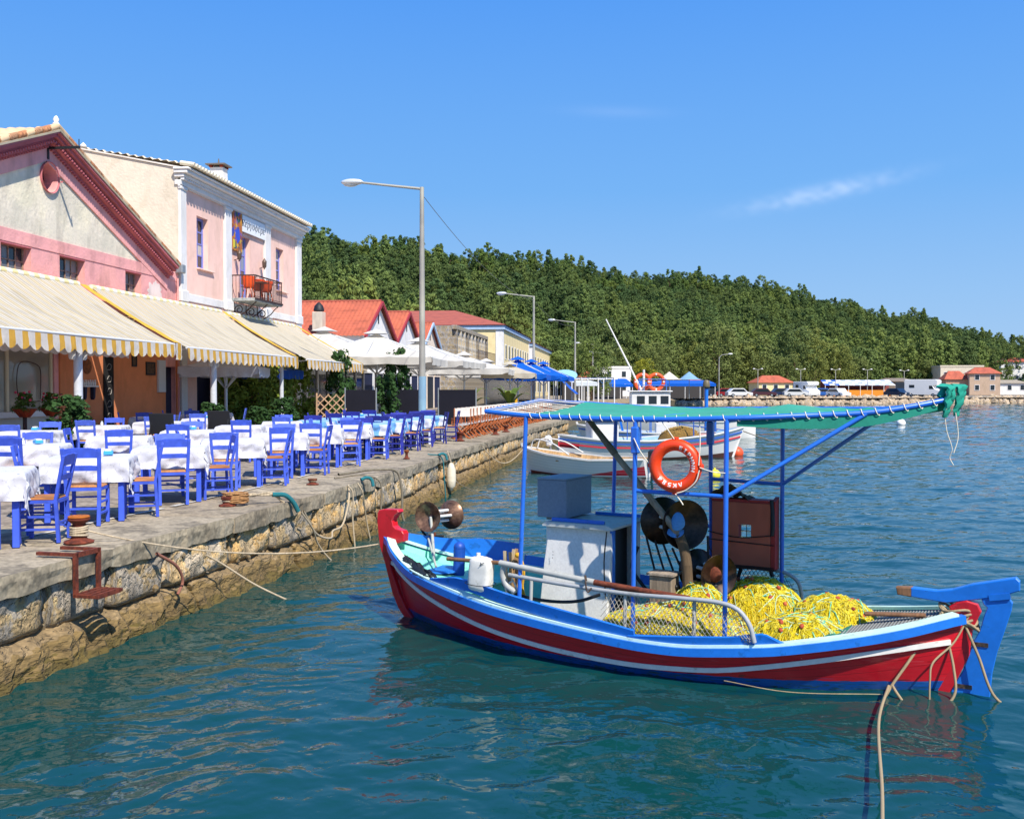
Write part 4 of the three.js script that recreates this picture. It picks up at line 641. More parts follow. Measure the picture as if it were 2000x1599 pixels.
{
  const R = rng(55); let ci = 0;
  const set = (t, s, row, sides, phi = .42) => {
    const nav = row === 'N', turn0 = TURN + phi + (R() - .5) * .12, cp = Math.cos(phi), sp = Math.sin(phi), P = (a, b) => town(t + a * cp + b * sp, s - a * sp + b * cp, .004);
    put(nav ? tableN : tableP, nav ? 'tn' : 't', P(0, 0), turn0, { B: 'blue square table under white cloth in the second row', C: 'blue square table under white cloth beneath the striped awnings' }[row], { B: 'tables of the second row', C: 'tables under the awnings' }[row]);
    const cl = mesh('tablecloth', clothG[ci++ % 4], nav ? clothB : clothM); cl.position.set(...P(0, 0)); cl.rotation.y = turn0 + (R() - .5) * .1;
    tag(cl, { A: 'white patterned cloth on a table by the quay edge', B: 'white patterned cloth on a second-row table', C: 'white patterned cloth on a table under the awnings', N: 'blue and white cloth on a table among navy chairs' }[row], 'tablecloth', { A: 'white cloths by the quay edge', B: 'white cloths of the second row', C: 'white cloths under the awnings', N: 'blue and white cloths' }[row]);
    for (const k of sides) { const d = .56 + R() * .12, q = (R() - .5) * .16, a = [[-d, q, Math.PI / 2], [q, d, Math.PI], [d, q, -Math.PI / 2], [q, -d, 0]][k], y = TURN + phi + a[2] + (R() - .5) * .42; const [l, g] = L[row]; const ch = put(nav ? navyC : chairP, nav ? 'n' : 'c', P(a[0], a[1]), y, l, g), pv = (nav ? navyV : blueV)[R() * 3 | 0]; ch.traverse(q => { if (q.isMesh && q.name !== 'seat') q.material = pv; else if (q.isMesh) q.material = rushV[R() * 3 | 0]; }); }
    if (R() < .8) { const b = thing('napkin_holder', { A: 'light blue napkin box on a table by the quay edge', B: 'light blue napkin box on a second-row table', C: 'light blue napkin box on an awning table', N: 'light blue napkin box on a blue and white cloth' }[row], 'napkin holder', town(t + .1 + R() * .12, s + (R() - .5) * .3, .764), TURN + R(), { A: 'napkin boxes by the quay', B: 'napkin boxes of the second row', C: 'napkin boxes under awnings', N: 'napkin boxes on blue cloths' }[row]); mb().box(0, .03, 0, .16, .05, .11, { c: .008 }).build('box', mat('#3fa0d8', { r: .4 }), b); mb().box(0, .06, 0, .12, .03, .07).build('napkins', C.white, b); }
    if (R() < .7) { const b = thing('salt_shaker', { A: 'small white shaker on a table by the quay edge', B: 'small white shaker on a second-row table', C: 'small white shaker on an awning table', N: 'small white shaker on a blue and white cloth' }[row], 'shaker', town(t - .15 + R() * .1, s + (R() - .5) * .3, .762), 0, { A: 'shakers by the quay', B: 'shakers of the second row', C: 'shakers under awnings', N: 'shakers on blue cloths' }[row]); mb().lathe([[0, 0], [.03, 0], [.028, .07], [0, .07]], 0, 0, 0, 8).build('jar', C.white, b); mb().lathe([[.03, .07], [.024, .1], [0, .105]], 0, 0, 0, 8).build('cap', C.metal, b); }
  };
  const sA = t => table([[-24, 8.5], [-19, 8.65], [-14, 8.85], [-3, 9.2]], t);
  for (let k = 0; k < 7; k++) { const t = -23.0 + 2.05 * k; set(t, sA(t), 'A', [[0, 1, 3], [0, 1, 3], [0, 1, 2], [0, 1, 3], [0, 2, 1], [0, 1, 3], [0, 1, 2, 3]][k], .42 - .03 * k); }
  for (let k = 0; k < 5; k++) { const t = -9.3 + 1.55 * k; set(t, sA(t) + .05, 'N', [0, 1, 2, 3], .2); }
  for (let k = 0; k < 6; k++) { const t = -21.2 + 2.5 * k; set(t, 6.3 + .08 * k, 'B', k % 2 ? [0, 2] : [0, 3], .35); }
  for (let k = 0; k < 4; k++) { const t = -7.5 + 1.9 * k; set(t, 7.2, 'N', [0, 3], .2); }
  for (let k = 0; k < 5; k++) { const t = -17 + 2.7 * k; set(t, 3.6, 'C', [0, 2], .2); }
  for (const [t, s] of [[-5.2, 1.5], [-2.8, 1.7], [-.6, 1.6]]) set(t, s, 'C', [0, 1, 3]);
}
// dark menu boards
for (const [t, s, l] of [[-17.4, 4.0, 'dark menu board standing beside the tall ivy'], [-10.2, 4.3, 'dark menu board among tables in front of the orange wall'], [-7.6, 4.6, 'dark menu board near the second lantern post']]) { const b = thing('menu_board', l, 'board', town(t, s), TURN + Math.PI / 2); mb().box(0, .75, 0, .6, .5, .03, { rx: -.15, c: .006 }).build('panel', C.dark, b); mb().bar([-.26, 0, .1], [-.26, .8, 0], .03).bar([.26, 0, .1], [.26, .8, 0], .03).bar([-.26, 0, -.22], [-.26, .8, 0], .03).bar([.26, 0, -.22], [.26, .8, 0], .03).bar([-.26, .3, .06], [.26, .3, .06], .03).bar([-.26, .3, -.14], [.26, .3, -.14], .03).build('easel', C.dark, b); }
// ---- shrubs
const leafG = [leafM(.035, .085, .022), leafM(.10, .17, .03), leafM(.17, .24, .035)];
const ivyG = crownGeo(501, { clumps: 46, leaves: 46, h: 1.7, low: .02, prof: q => .62 * (1.05 - q * .65), cr: .2, leaf: .065, thin: .6, flat: 1 }), hedgeG = crownGeo(502, { clumps: 60, leaves: 60, h: 2.3, low: .03, prof: q => 1.1, cr: .38, leaf: .085, thin: .6, flat: 1 });
const stemG = mb().rod([0, 0, 0], [.05, .7, .02], .03, .02, 6).rod([0, .3, 0], [-.15, .9, .1], .02, .01, 5).rod([0, .3, 0], [.16, 1.0, -.1], .02, .01, 5).geo();
function shrub(label, t, s, g, m, sc, sy = 1, group) { const o = thing('shrub', label, 'shrub', town(t, s), t * 1.7, group); mesh('foliage', g, m, o, true); mesh('stem', stemG, barkM, o); o.scale.set(sc, sc * sy, sc); return o; }
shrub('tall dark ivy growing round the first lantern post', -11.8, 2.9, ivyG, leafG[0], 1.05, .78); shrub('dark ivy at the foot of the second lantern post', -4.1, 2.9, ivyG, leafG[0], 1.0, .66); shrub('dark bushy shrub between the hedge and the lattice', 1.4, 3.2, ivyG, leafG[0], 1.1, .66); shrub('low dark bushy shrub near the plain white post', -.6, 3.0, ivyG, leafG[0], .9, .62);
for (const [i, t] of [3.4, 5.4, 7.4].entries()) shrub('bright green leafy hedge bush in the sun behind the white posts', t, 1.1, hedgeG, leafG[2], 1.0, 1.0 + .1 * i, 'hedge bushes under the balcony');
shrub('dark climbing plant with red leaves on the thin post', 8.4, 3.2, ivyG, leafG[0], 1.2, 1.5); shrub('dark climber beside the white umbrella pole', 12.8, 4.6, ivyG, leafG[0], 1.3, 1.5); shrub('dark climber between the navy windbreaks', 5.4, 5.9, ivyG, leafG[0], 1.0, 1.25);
// red flowering pots in the shop window
for (const [i, t] of [-10.4, -9.3].entries()) { const o = thing('flower_pot', ['red bowl of flowers by the shop window', 'red bowl with pink flowers nearer the shop corner'][i], 'flower pot', town(t, 1.0, .9), 0); mb().lathe([[0, 0], [.12, 0], [.28, .2], [.26, .2], [.1, .03]], 0, 0, 0, 14).build('pot', C.terracotta, o); const f = mesh('foliage', ivyG, leafG[1], o, true); f.scale.set(.4, .25, .4); f.position.y = .15; const b = mb(), R = rng(i + 2); for (let k = 0; k < 12; k++) b.ball((R() - .5) * .45, .4 + R() * .2, (R() - .5) * .4, .035, 1, 1, 1, 6); b.build('blossoms', mat('#d94a5e', { r: .8 }), o); const st = mb().rod([0, -.9, 0], [0, 0, 0], .05).box(0, -.88, 0, .4, .04, .4).build('stand', C.iron, o); }
{ // timber fronted terrace room added to darken the gap behind the umbrellas
  const B = house('added_dark_pavilion', 'added dark timber and glass pavilion between the pink house and red-roofed houses', 'building', 18.2); mb().span(12.95, 23.5, 2.5, 2.75, -4.4, .4, .02).build('flat_roof', mat('#cfc8ba', { t: 'plaster' }), B); for (let i = 0; i <= 6; i++) mb().span(13 + i * 1.72, 13.14 + i * 1.72, .02, 2.49, .1, .24, .01).build('post', C.white, B); for (let i = 0; i < 6; i++) { const a = 13.16 + i * 1.72; mb().span(a, a + 1.56, .02, .95, .13, .2).build('panel', mat('#5b4030', { t: 'wood', r: .8 }), B); mb().span(a, a + 1.56, .97, 2.48, .15, .17).build('pane', glassM[3], B); } mb().span(13, 23.4, .02, 2.48, -4.3, -4.1).build('back_wall', C.pale, B);
}
// ---- wooden lattice screen
{ const B = thing('lattice_screen', 'pale wooden diamond lattice screen beside the terrace shrubs', 'screen', town(4.2, 4.6), TURN - 1.25), wm = mat('#c9a888', { t: 'wood', r: .9 }), w = 2.1, h = 1.25; for (let i = -3; i <= 8; i++) for (const d of [-1, 1]) { let x0 = i * .3 - .2, y0 = .1; const x1 = x0 + h; const a = Math.max(0, x0), b = Math.min(w, x1); if (b - a < .1) continue; const f = x => d > 0 ? .1 + (x - x0) : .1 + h - (x - x0); mb().bar([a - w / 2, f(a), d * .012], [b - w / 2, f(b), d * .012], .045, .018).build('lattice_slat', wm, B); } mb().bar([-w / 2, 0, 0], [-w / 2, 1.4, 0], .06).bar([w / 2, 0, 0], [w / 2, 1.4, 0], .06).build('posts', wm, B); }
// ---- navy windbreak screens
for (const [t, s, w, l] of [[4.2, 5.2, 1.2, 'navy canvas windbreak behind the umbrella pole'], [6.2, 6.4, 1.5, 'navy canvas windbreak left of the blue-footed lamp post'], [7.4, 8.35, 1.55, 'navy canvas windbreak right of the blue-footed lamp post']]) { const o = thing('windbreak', l, 'screen', town(t, s), TURN + Math.PI / 2); sheet(10, 6, (u, v) => [(u - .5) * w, 0.1 + v * 1.42, .02 * n2(u * 3 + t, v * 3)], .012).build('canvas', mat('#090b1e', { r: .95, t: 'cloth' }), o); for (const x of [-.5, .5]) mb().rod([x * w, 0, 0], [x * w, 1.6, 0], .03).build('pole', C.metal, o); mb().box(0, .03, 0, w + .1, .06, .35, { c: .01 }).build('foot', C.grey, o); }
// ---- square umbrellas
function umbrella(label, t, s, size, peak, hem, clothMat, turn, o2 = {}) {
  const o = thing('market_umbrella', label, 'umbrella', town(t, s), TURN + turn, o2.group), a = size / 2, N = 10;
  const side = k => { const r = new THREE.Matrix4().makeRotationY(k * Math.PI / 2); const P = mb().grid(16, N, (u, v) => { const x = (u * 2 - 1) * a * v, z = a * v * (1 - .035 * (1 - (u * 2 - 1) ** 2)); const y = mixn(peak, hem, Math.pow(v, .92)) - .10 * Math.sin(Math.PI * v) * (1 - .6 * (u * 2 - 1) ** 2) + .015 * n2(x * 1.5 + k * 5 + t, z); return [x, y, z]; }); const g = P.geo().applyMatrix4(r); const Q = mb().grid(32, 3, (u, v) => { const x = (u * 2 - 1) * a, z = a * (1 - .035 * (1 - (u * 2 - 1) ** 2)); return [x, hem - .005 - v * (.30 + .05 * Math.abs(Math.sin(u * 9.42))) + (Math.abs(u - .5) > .44 ? .07 * v : 0), z + .01 + .07 * v * n2(u * 7 + t, k * 3)]; }); return [g, Q.geo().applyMatrix4(r)]; };
  const top = mb(), val = mb(); for (let k = 0; k < 4; k++) { const [g, q] = side(k); top.l.push(g); val.l.push(q); } top.build('canopy', clothMat, o); val.build('valance', clothMat, o);
  const cap = mb(); for (let k = 0; k < 4; k++) cap.l.push(mb().grid(6, 3, (u, v) => [(u * 2 - 1) * .55 * v, peak + .22 - .25 * v, .55 * v]).geo().applyMatrix4(new THREE.Matrix4().makeRotationY(k * Math.PI / 2))); cap.build('vent_cap', clothMat, o);
  mb().rod([0, 0, 0], [0, peak, 0], .06, .055, 10).build('pole', mat('#c9cccd', { r: .4, m: .3 }), o); mb().box(0, .05, 0, .8, .1, .8, { c: .02 }).build('base', C.grey, o);
  for (let k = 0; k < 8; k++) { const g = k * Math.PI / 4, R2 = k % 2 ? a * 1.36 : a * .96; mb().rod([0, peak - .08, 0], [Math.sin(g) * R2, hem - .03, Math.cos(g) * R2], .022, .016, 6).rod([0, hem - .75, 0], [Math.sin(g) * R2 * .5, mixn(peak, hem, .5) - .12, Math.cos(g) * R2 * .5], .022, .022, 6).build('rib', mat('#c9cccd', { r: .4, m: .3 }), o); }
  return o;
}
const canvasW = fabric(T.cloth, '#e0dcd3', .2), canvasB = fabric(T.cloth, '#1668d8', .2);
umbrella('big off-white umbrella in the gap after the pink house', 17.6, -.3, 7.2, 4.55, 3.3, canvasW, 0); umbrella('off-white square umbrella just past the last striped awning', 15.0, 3.1, 6.2, 4.25, 3.0, canvasW, .06); umbrella('off-white square umbrella behind the blue-footed lamp post', 22.2, 3.7, 6.4, 4.2, 3.0, canvasW, -.05); umbrella('off-white umbrella in front of the grey derelict building', 30.5, 4.9, 6.2, 3.7, 2.75, canvasW, .04); umbrella('smaller off-white umbrella touching the blue ones', 38.5, 5.2, 5.2, 3.5, 2.65, canvasW, 0); umbrella('cream umbrella with ruffled hem right before the blue umbrellas', 34.5, 7.4, 3.6, 3.2, 2.55, fabric(T.cloth, '#cfc6b2', .2), .05);
umbrella('bright blue umbrella next to the cream one', 37.5, 7.6, 4.4, 3.6, 2.5, canvasB, 0); umbrella('bright blue umbrella in the middle of the blue row', 44.5, 7.9, 4.6, 3.62, 2.5, canvasB, .05); umbrella('bright blue umbrella at the far end of the blue row', 52.5, 8.2, 4.8, 3.65, 2.5, canvasB, -.04);
umbrella('low white and blue umbrella between the navy doors and the lantern post', .6, 1.4, 2.6, 2.75, 2.3, fabric(T.cloth, '#dfe4ee', .3), .2); umbrella('blue umbrella low behind the lantern post', 5.0, .9, 2.6, 2.7, 2.28, fabric(T.cloth, '#2b62cf', .3), -.1);
// ---- director chairs along the edge
{
  const wm = mat('#c06a34', { t: 'wood', r: .7 }), cv = fabric(T.cloth, '#f2ece2', .1), o = thing('folding_chair', 'brown wooden folding chair with white canvas in the long row at the quay edge', 'chair', [0, 0, 0], 0, 'folding chairs in a row along the quay');
  for (const z of [-.2, .2]) mb().bar([-.25, 0, z], [.25, .45, z], .035, .025).bar([.25, 0, z + .03], [-.25, .45, z + .03], .035, .025).build('cross_legs', wm, o);
  for (const x of [-.26, .26]) { mb().bar([x, .43, -.25], [x, .95, -.3], .03, .03).bar([x, .62, -.26], [x, .62, .25], .04, .025).bar([x, .43, .2], [x, .62, .22], .03).build('arm_frame', wm, o); mb().bar([x, .02, -.25], [x, .02, .25], .035).build('foot_rail', wm, o); }
  sheet(6, 3, (u, v) => [(u - .5) * .52, .46 - .03 * Math.sin(Math.PI * u), (v - .5) * .42], .008).build('seat_canvas', cv, o); sheet(6, 3, (u, v) => [(u - .5) * .52, .70 + v * .26, -.285 - .03 * Math.sin(Math.PI * u)], .008).build('back_canvas', cv, o);
  let first = true; const R = rng(31); for (let t = -1.6; t < 18.4; t += .62) { const p = town(t, edge(t) - 1.05 + (R() - .5) * .06), y = TURN + Math.PI / 2 + .28 + (R() - .5) * .16; if (first) { o.position.set(...p); o.rotation.y = y; first = false; } else copy(o, p, y); }
}
// ---- street lamps
const galv = mat('#b9b6ad', { t: 'old', r: .6, m: .2 });
function lamp(label, t, s, h, armDir, footM) {
  const o = thing('street_lamp', label, 'street lamp', town(t, s), TURN);
  mb().rod([0, 0, 0], [0, h, 0], .13, .075, 14).build('pole', galv, o); if (footM) mb().rod([0, .05, 0], [0, 2.0, 0], .142, .138, 16).build('painted_foot', mat('#8fb9d6', { t: 'old', r: .8 }), o); else mb().rod([0, 0, 0], [0, .5, 0], .17, .16, 12).build('foot', galv, o);
  mb().rod([0, h - .06, 0], [0, h + .22, armDir * 2.25], .05, .04, 10).build('arm', galv, o);
  mb().add(new THREE.SphereGeometry(1, 14, 10), new THREE.Matrix4().makeScale(.16, .12, .42).setPosition(0, h + .24, armDir * 2.55)).build('lamp_head', mat('#d9dcdd', { r: .35, m: .3 }), o); mb().add(new THREE.SphereGeometry(1, 12, 8), new THREE.Matrix4().makeScale(.12, .1, .28).setPosition(0, h + .17, armDir * 2.6)).build('lens', mat('#c9d2d6', { r: .15 }), o); return o;
}
lamp('tall street lamp with pale blue painted foot among the terrace tables', 2.6, 7.9, 8.75, -1, true); lamp('tall street lamp rising beside the blue umbrellas', 45.6, 8.0, 8.8, -1); lamp('street lamp in front of the pale house at the end of the row', 76, 9.75, 8.75, -1); lamp('thin street lamp near the roadside tree, lower of two', 177, 10.6, 8.9, -1); lamp('thin street lamp near the roadside tree, taller of two', 132, 9.9, 8.75, -1);
for (const [a, b, l] of [[[2.6, 7.9], [45.6, 8.0], 'thin cable sagging between the two nearest street lamps'], [[45.6, 8.0], [76, 9.75], 'thin cable sagging between the second and third street lamp']]) { const A = town(...a, 8.5), B = town(...b, 8.5), p = []; for (let i = 0; i <= 16; i++) { const k = i / 16; p.push([mixn(A[0], B[0], k), mixn(A[1], B[1], k) - 1.6 * 4 * k * (1 - k) * .5, mixn(A[2], B[2], k)]); } tag(mb().tube(p, .012, 5, 40).build('overhead_cable', mat('#77756f')), l, 'cable'); }
// ================================================================ things on the quay edge
const rustM = mat('#7a4433', { t: 'rust', r: .9 }), ropeW = mat('#c9bda4', { t: 'wood', r: .95 }), ropeG = mat('#8b8678', { t: 'wood', r: .95 }), tealM = mat('#1d7078', { t: 'cloth', r: .9 });
function bollard(label, t, s, h, topM, coils) { const o = thing('bollard', label, 'bollard', town(t, s), 0); mb().lathe([[0, 0], [.14, 0], [.15, .02], [.085, .045], [.065, .08], [.062, h - .06], [.1, h - .03], [.115, h - .01], [.1, h], [0, h + .006]], 0, 0, 0, 20).build('shaft', rustM, o); mb().lathe([[0, 0], [.105, 0], [.11, .012], [.1, .022], [0, .024]], 0, h, 0, 20).build('cap', topM, o); const m = mb(); for (let i = 0; i < coils; i++) { const p = []; for (let j = 0; j < 12; j++) { const a = j / 12 * 6.283; p.push([Math.cos(a) * .082, .08 + i * .03 + .01 * Math.sin(a + i), Math.sin(a) * .082]); } m.tube(p, .014, 6, 40, true); } if (coils) m.build('rope_turns', ropeW, o); return o; }
bollard('rusty bollard with yellow cap and rope turns by the iron step', -22.84, 9.52, .26, mat('#c98a26', { t: 'rust', r: .8 }), 4); bollard('low rusty bollard buried in ropes with teal rag', -19.6, 9.78, .14, rustM, 3).scale.setScalar(.8); bollard('low rusty bollard with two hanging rope tails', -16.6, 10.0, .13, mat('#96836c', { t: 'rust' }), 2).scale.setScalar(.7); bollard('small yellow bollard standing alone at the edge', -10.6, 10.25, .2, mat('#b98a2c', { t: 'rust', r: .8 }), 0).scale.set(.5, .9, .5); bollard('small dark bollard under the last navy chair', -3.0, 10.2, .25, rustM, 0); bollard('dark mooring bollard beside the folding chairs', 1.0, 10.75, .22, mat('#5b544c', { t: 'rust' }), 0); bollard('dark mooring bollard further along the folding chairs', 3.2, 10.85, .22, mat('#5b544c', { t: 'rust' }), 0);
const E2 = (t, o, y) => { const p = town(t, edge(t) + o); return [p[0], y, p[2]]; };
function rope(label, pts, r, m, name = 'rope') { return tag(mb().tube(pts, r, 6, pts.length * 9).build(name, m), label, 'rope'); }
{ // bow line from the boat to the first bollard
  const a = town(-22.84, 9.52, .15), b = [-1.53, 0.78, -11.36], p = []; for (let i = 0; i <= 14; i++) { const k = i / 14; p.push([mixn(a[0], b[0], k), mixn(a[1], b[1], k) - .32 * 4 * k * (1 - k) * .55, mixn(a[2], b[2], k)]); } rope('thin bow line stretched from the yellow-capped bollard to the fishing boat', p, .009, ropeW, 'mooring_rope');
}
{ // rope heap with teal rag over the edge
  const o = thing('rope_heap', 'heap of tan and white rope with teal rag over the quay edge', 'rope', town(-19.5, 9.85), 0), c = town(-19.5, 9.85), L2 = p => [p[0] - c[0], p[1] - QUAY, p[2] - c[2]], R = rng(9), m = mb();
  for (let i = 0; i < 9; i++) { const p = []; for (let j = 0; j < 10; j++) { const a = j / 10 * 6.283; p.push([Math.cos(a) * (.13 + .05 * R()), .03 + .016 * i + .015 * R(), Math.sin(a) * (.11 + .04 * R())]); } m.tube(p, .012, 6, 40, true); } m.build('coil', mat('#b48a5c', { t: 'wood', r: .95 }), o);
  const w = mb(); for (let i = 0; i < 6; i++) { const f = [0, .1, .2, .3, .42].map(k => L2(E2(-19.45 + k * .9, -.42 + k * 1.0 + (R() - .5) * .05, QUAY + .1 + .05 * R() - (k > .35 ? .12 : 0)))); w.tube(f, .011, 6, 24); } w.build('white_tails', ropeW, o);
  const g = mb(); g.tube([L2(E2(-19.2, -.12, QUAY + .12)), L2(E2(-19.1, .02, QUAY + .1)), L2(E2(-19.0, .1, QUAY - .02)), L2(E2(-18.95, .14, QUAY - .14))], .034, 7, 20); g.build('teal_rag', tealM, o);
}
for (const [i, [t0, pts]] of [[-18.9, [[0, .16, .82], [.25, .22, .55], [.5, .2, .28], [.75, .3, .0], [.95, .42, -.12]]], [-18.8, [[0, .15, .82], [.45, .16, .42], [.9, .2, .3], [1.2, .12, .36], [1.6, .14, .4], [2.0, .12, .8], [2.15, .06, .98]]], [-16.8, [[0, .1, .98], [.03, .16, .9], [.06, .16, .4], [.05, .2, -.05]]], [-16.3, [[0, .1, .98], [.02, .17, .85], [.3, .16, .3], [.4, .2, -.05]]], [-15.2, [[-.5, -.5, 1.0], [-.1, -.1, 1.02], [.05, .14, .9], [.06, .16, .4], [.08, .16, .2]]], [-14.0, [[-1.2, -.6, 1.02], [-.2, -.2, 1.03], [.15, .1, .96], [.2, .18, .6], [.25, .18, .1], [.3, .25, -.1]]], [-21.4, [[0, .1, .62], [.15, .2, .5], [.4, .5, .2], [.6, .9, -.06]]], [-22.2, [[-.2, .1, .8], [.1, .16, .6], [.2, .16, .42], [.1, .16, .3]]], [-9.6, [[-.1, -.2, 1.02], [0, .1, .95], [.02, .16, .5], [.05, .2, -.1]]], [-8.4, [[-.6, -.3, 1.03], [-.1, .08, .98], [-.3, .2, .4], [-.9, .9, .1], [-1.6, 1.6, -.05]]], [-3.4, [[-.5, -.5, 1.01], [0, .1, .9], [.02, .18, .4], [0, .2, 0]]]].entries()) rope(['white rope falling slack from the teal rag into the water', 'knotted white ropes looping between two bollards down the wall', 'straight white rope tail hanging below the low bollard', 'second white rope tail trailing into the water beside a straight one', 'grey rope hooked over the coping down the wall', 'long bent grey hose-like rope lying over the coping', 'pale rope end trailing from the wall into the water', 'short frayed brown rope hanging on the wall below the bow line', 'teal and white rope hanging beside the white fender', 'thin rope swinging from the wall behind the fender', 'dark rope hanging on the far stretch of wall'][i], pts.map(([dt, o, y]) => E2(t0 + dt, o, y)), [.014, .016, .014, .013, .016, .026, .012, .018, .016, .009, .012][i], [ropeW, ropeW, ropeW, ropeW, ropeG, ropeG, ropeW, mat('#8a5a4a', { r: 1 }), tealM, ropeG, mat('#5d584e', { r: 1 })][i]);
{ const o = thing('fender', 'long white fender hanging on the quay wall', 'fender', E2(-8.9, .2, .2), 0); mb().lathe([[0, 0], [.03, .0], [.04, .05], [.1, .1], [.115, .25], [.11, .5], [.06, .62], [.03, .66], [0, .66]], 0, -.1, 0, 16).build('body', mat('#e3dac4', { t: 'paint', r: .6 }), o); mb().rod([0, .56, 0], [-.1, .85, -.15], .01).build('lanyard', ropeW, o); }
for (const [t, l] of [[-15.95, 'teal rag tied round the rope at the second teal knot'], [-9.7, 'teal rag knotted at the top of the fender rope']]) { const o = thing('rag', l, 'rag', E2(t, .05, QUAY + .03), 0); mb().tube([[0, 0, 0], [.08, .03, -.06], [.16, 0, -.1], [.2, -.12, -.08]], .03, 7, 16).build('cloth', tealM, o); }
{ // iron step bolted to the edge
  const t0 = -23.55, o = thing('iron_step', 'rusty iron step frame bolted over the quay edge', 'step', E2(t0, 0, QUAY), 0), a = V(...E2(t0, 0, 0)), b = V(...E2(t0 + 1, 0, 0)), d = b.sub(a).normalize(); o.rotation.y = Math.atan2(-d.z, d.x); const w = .17, f = (p, q) => mb().bar(p, q, .045, .03);
  for (const x of [-w, w]) { f([x, .035, -.3], [x, .035, .1]).build('top_bar', rustM, o); f([x, .05, .11], [x, -.36, .11]).build('drop_bar', rustM, o); f([x, -.35, .1], [x, -.35, .36]).build('tread_bar', rustM, o); } f([-w, .03, .11], [w, .03, .11]).build('top_bar', rustM, o); for (let i = 0; i < 4; i++) f([-w, -.35, .13 + i * .07], [w, -.35, .13 + i * .07]).build('tread_bar', rustM, o);
}
// ================================================================ the fishing boat (local x = bow to stern, y up, z towards the near side; origin at the bow on the water)
const BP = [-1.09, 0, -11.18], BT = -Math.PI / 6;
const boat = thing('fishing_boat', 'red and blue wooden fishing boat with green canopy on blue frame', 'boat', BP, BT); offs.set(boat, [0, 0, 0]);
const onBoat = (u, y, v) => [BP[0] + .8660 * u - .5 * v, y, BP[2] + .5 * u + .8660 * v];
function gear(name, label, cat, u, y, v, group) { const g = thing(name, label, cat, onBoat(u, y, v), BT, group); offs.set(g, [u, y, v]); return g; }
const P = {
  blue: mat('#1d76da', { t: 'paint', r: .35, coat: .3 }), red: mat('#cc1c2a', { t: 'paint', r: .35, coat: .3 }), mint: mat('#86e3c4', { t: 'paint', r: .5 }), white: mat('#ebe9e4', { t: 'cloth', r: .45 }), wood: mat('#8f6a4c', { t: 'wood', r: .85 }), grey: mat('#7e7f86', { t: 'paint', r: .6 }),
  frame: mat('#2a72e0', { t: 'paint', r: .35, coat: .4 }), black: mat('#17181b', { r: .55 }), rubber: mat('#2c2b2a', { r: .5 }), steel: mat('#8a8c8e', { t: 'rust', r: .45, m: .7 }), rope: mat('#b3a384', { t: 'wood', r: .95 }), cord: mat('#e6ddc9', { r: .9 }), pvc: mat('#b3b4ae', { t: 'paint', r: .5 }), rusty: mat('#7c4b38', { t: 'rust', r: .9 }), deck: mat('#9aa7a0', { t: 'wood', r: .9 })
};
const bS = [[-.42, .9], [-.2, .77], [.2, .61], [.86, .53], [1.5, .45], [2.1, .40], [2.65, .355], [3.1, .325], [3.5, .32], [4.28, .39], [4.8, .48], [5.2, .56], [5.68, .69]];
const hs = u => { const e = .12; return (table(bS, u - e) + table(bS, u) + table(bS, u + e)) / 3; };
const bw = u => { const x = (u - 2.75) / (u < 2.75 ? 3.1 : 2.97); return 1.03 * Math.pow(Math.max(0, 1 - Math.pow(Math.abs(x), u < 2.75 ? 2.4 : 2.2)), u < 2.75 ? .8 : .75); };
const stemU = y => table([[-.6, .8], [-.45, .45], [-.06, -.03], [.08, -.16], [.24, -.24], [.57, -.345], [.76, -.41], [.95, -.43]], y), sternU = y => table([[-.6, 5.1], [-.3, 5.35], [0, 5.5], [.13, 5.55], [.34, 5.64], [.6, 5.68], [.8, 5.71]], y);
const KEEL = -.5;
function hullP(tau, w, side = 1, inset = 0) {
  const u0 = mixn(-.42, 5.68, tau), top = hs(u0), y = mixn(KEEL, top, w), u = mixn(stemU(y), sternU(y), tau), e = .33 + .45 * Math.pow(Math.abs(2 * tau - 1), 3);
  return [u, y, side * Math.max(0, bw(u0) * Math.pow(w, e) - inset)];
}
function hullV(u, y) { const a = stemU(y), b = sternU(y), tau = clamp((u - a) / (b - a), 0, 1), u0 = mixn(-.42, 5.68, tau), w = clamp((y - KEEL) / (hs(u0) - KEEL), 0, 1.1); return bw(u0) * Math.pow(w, .33 + .45 * Math.pow(Math.abs(2 * tau - 1), 3)); }
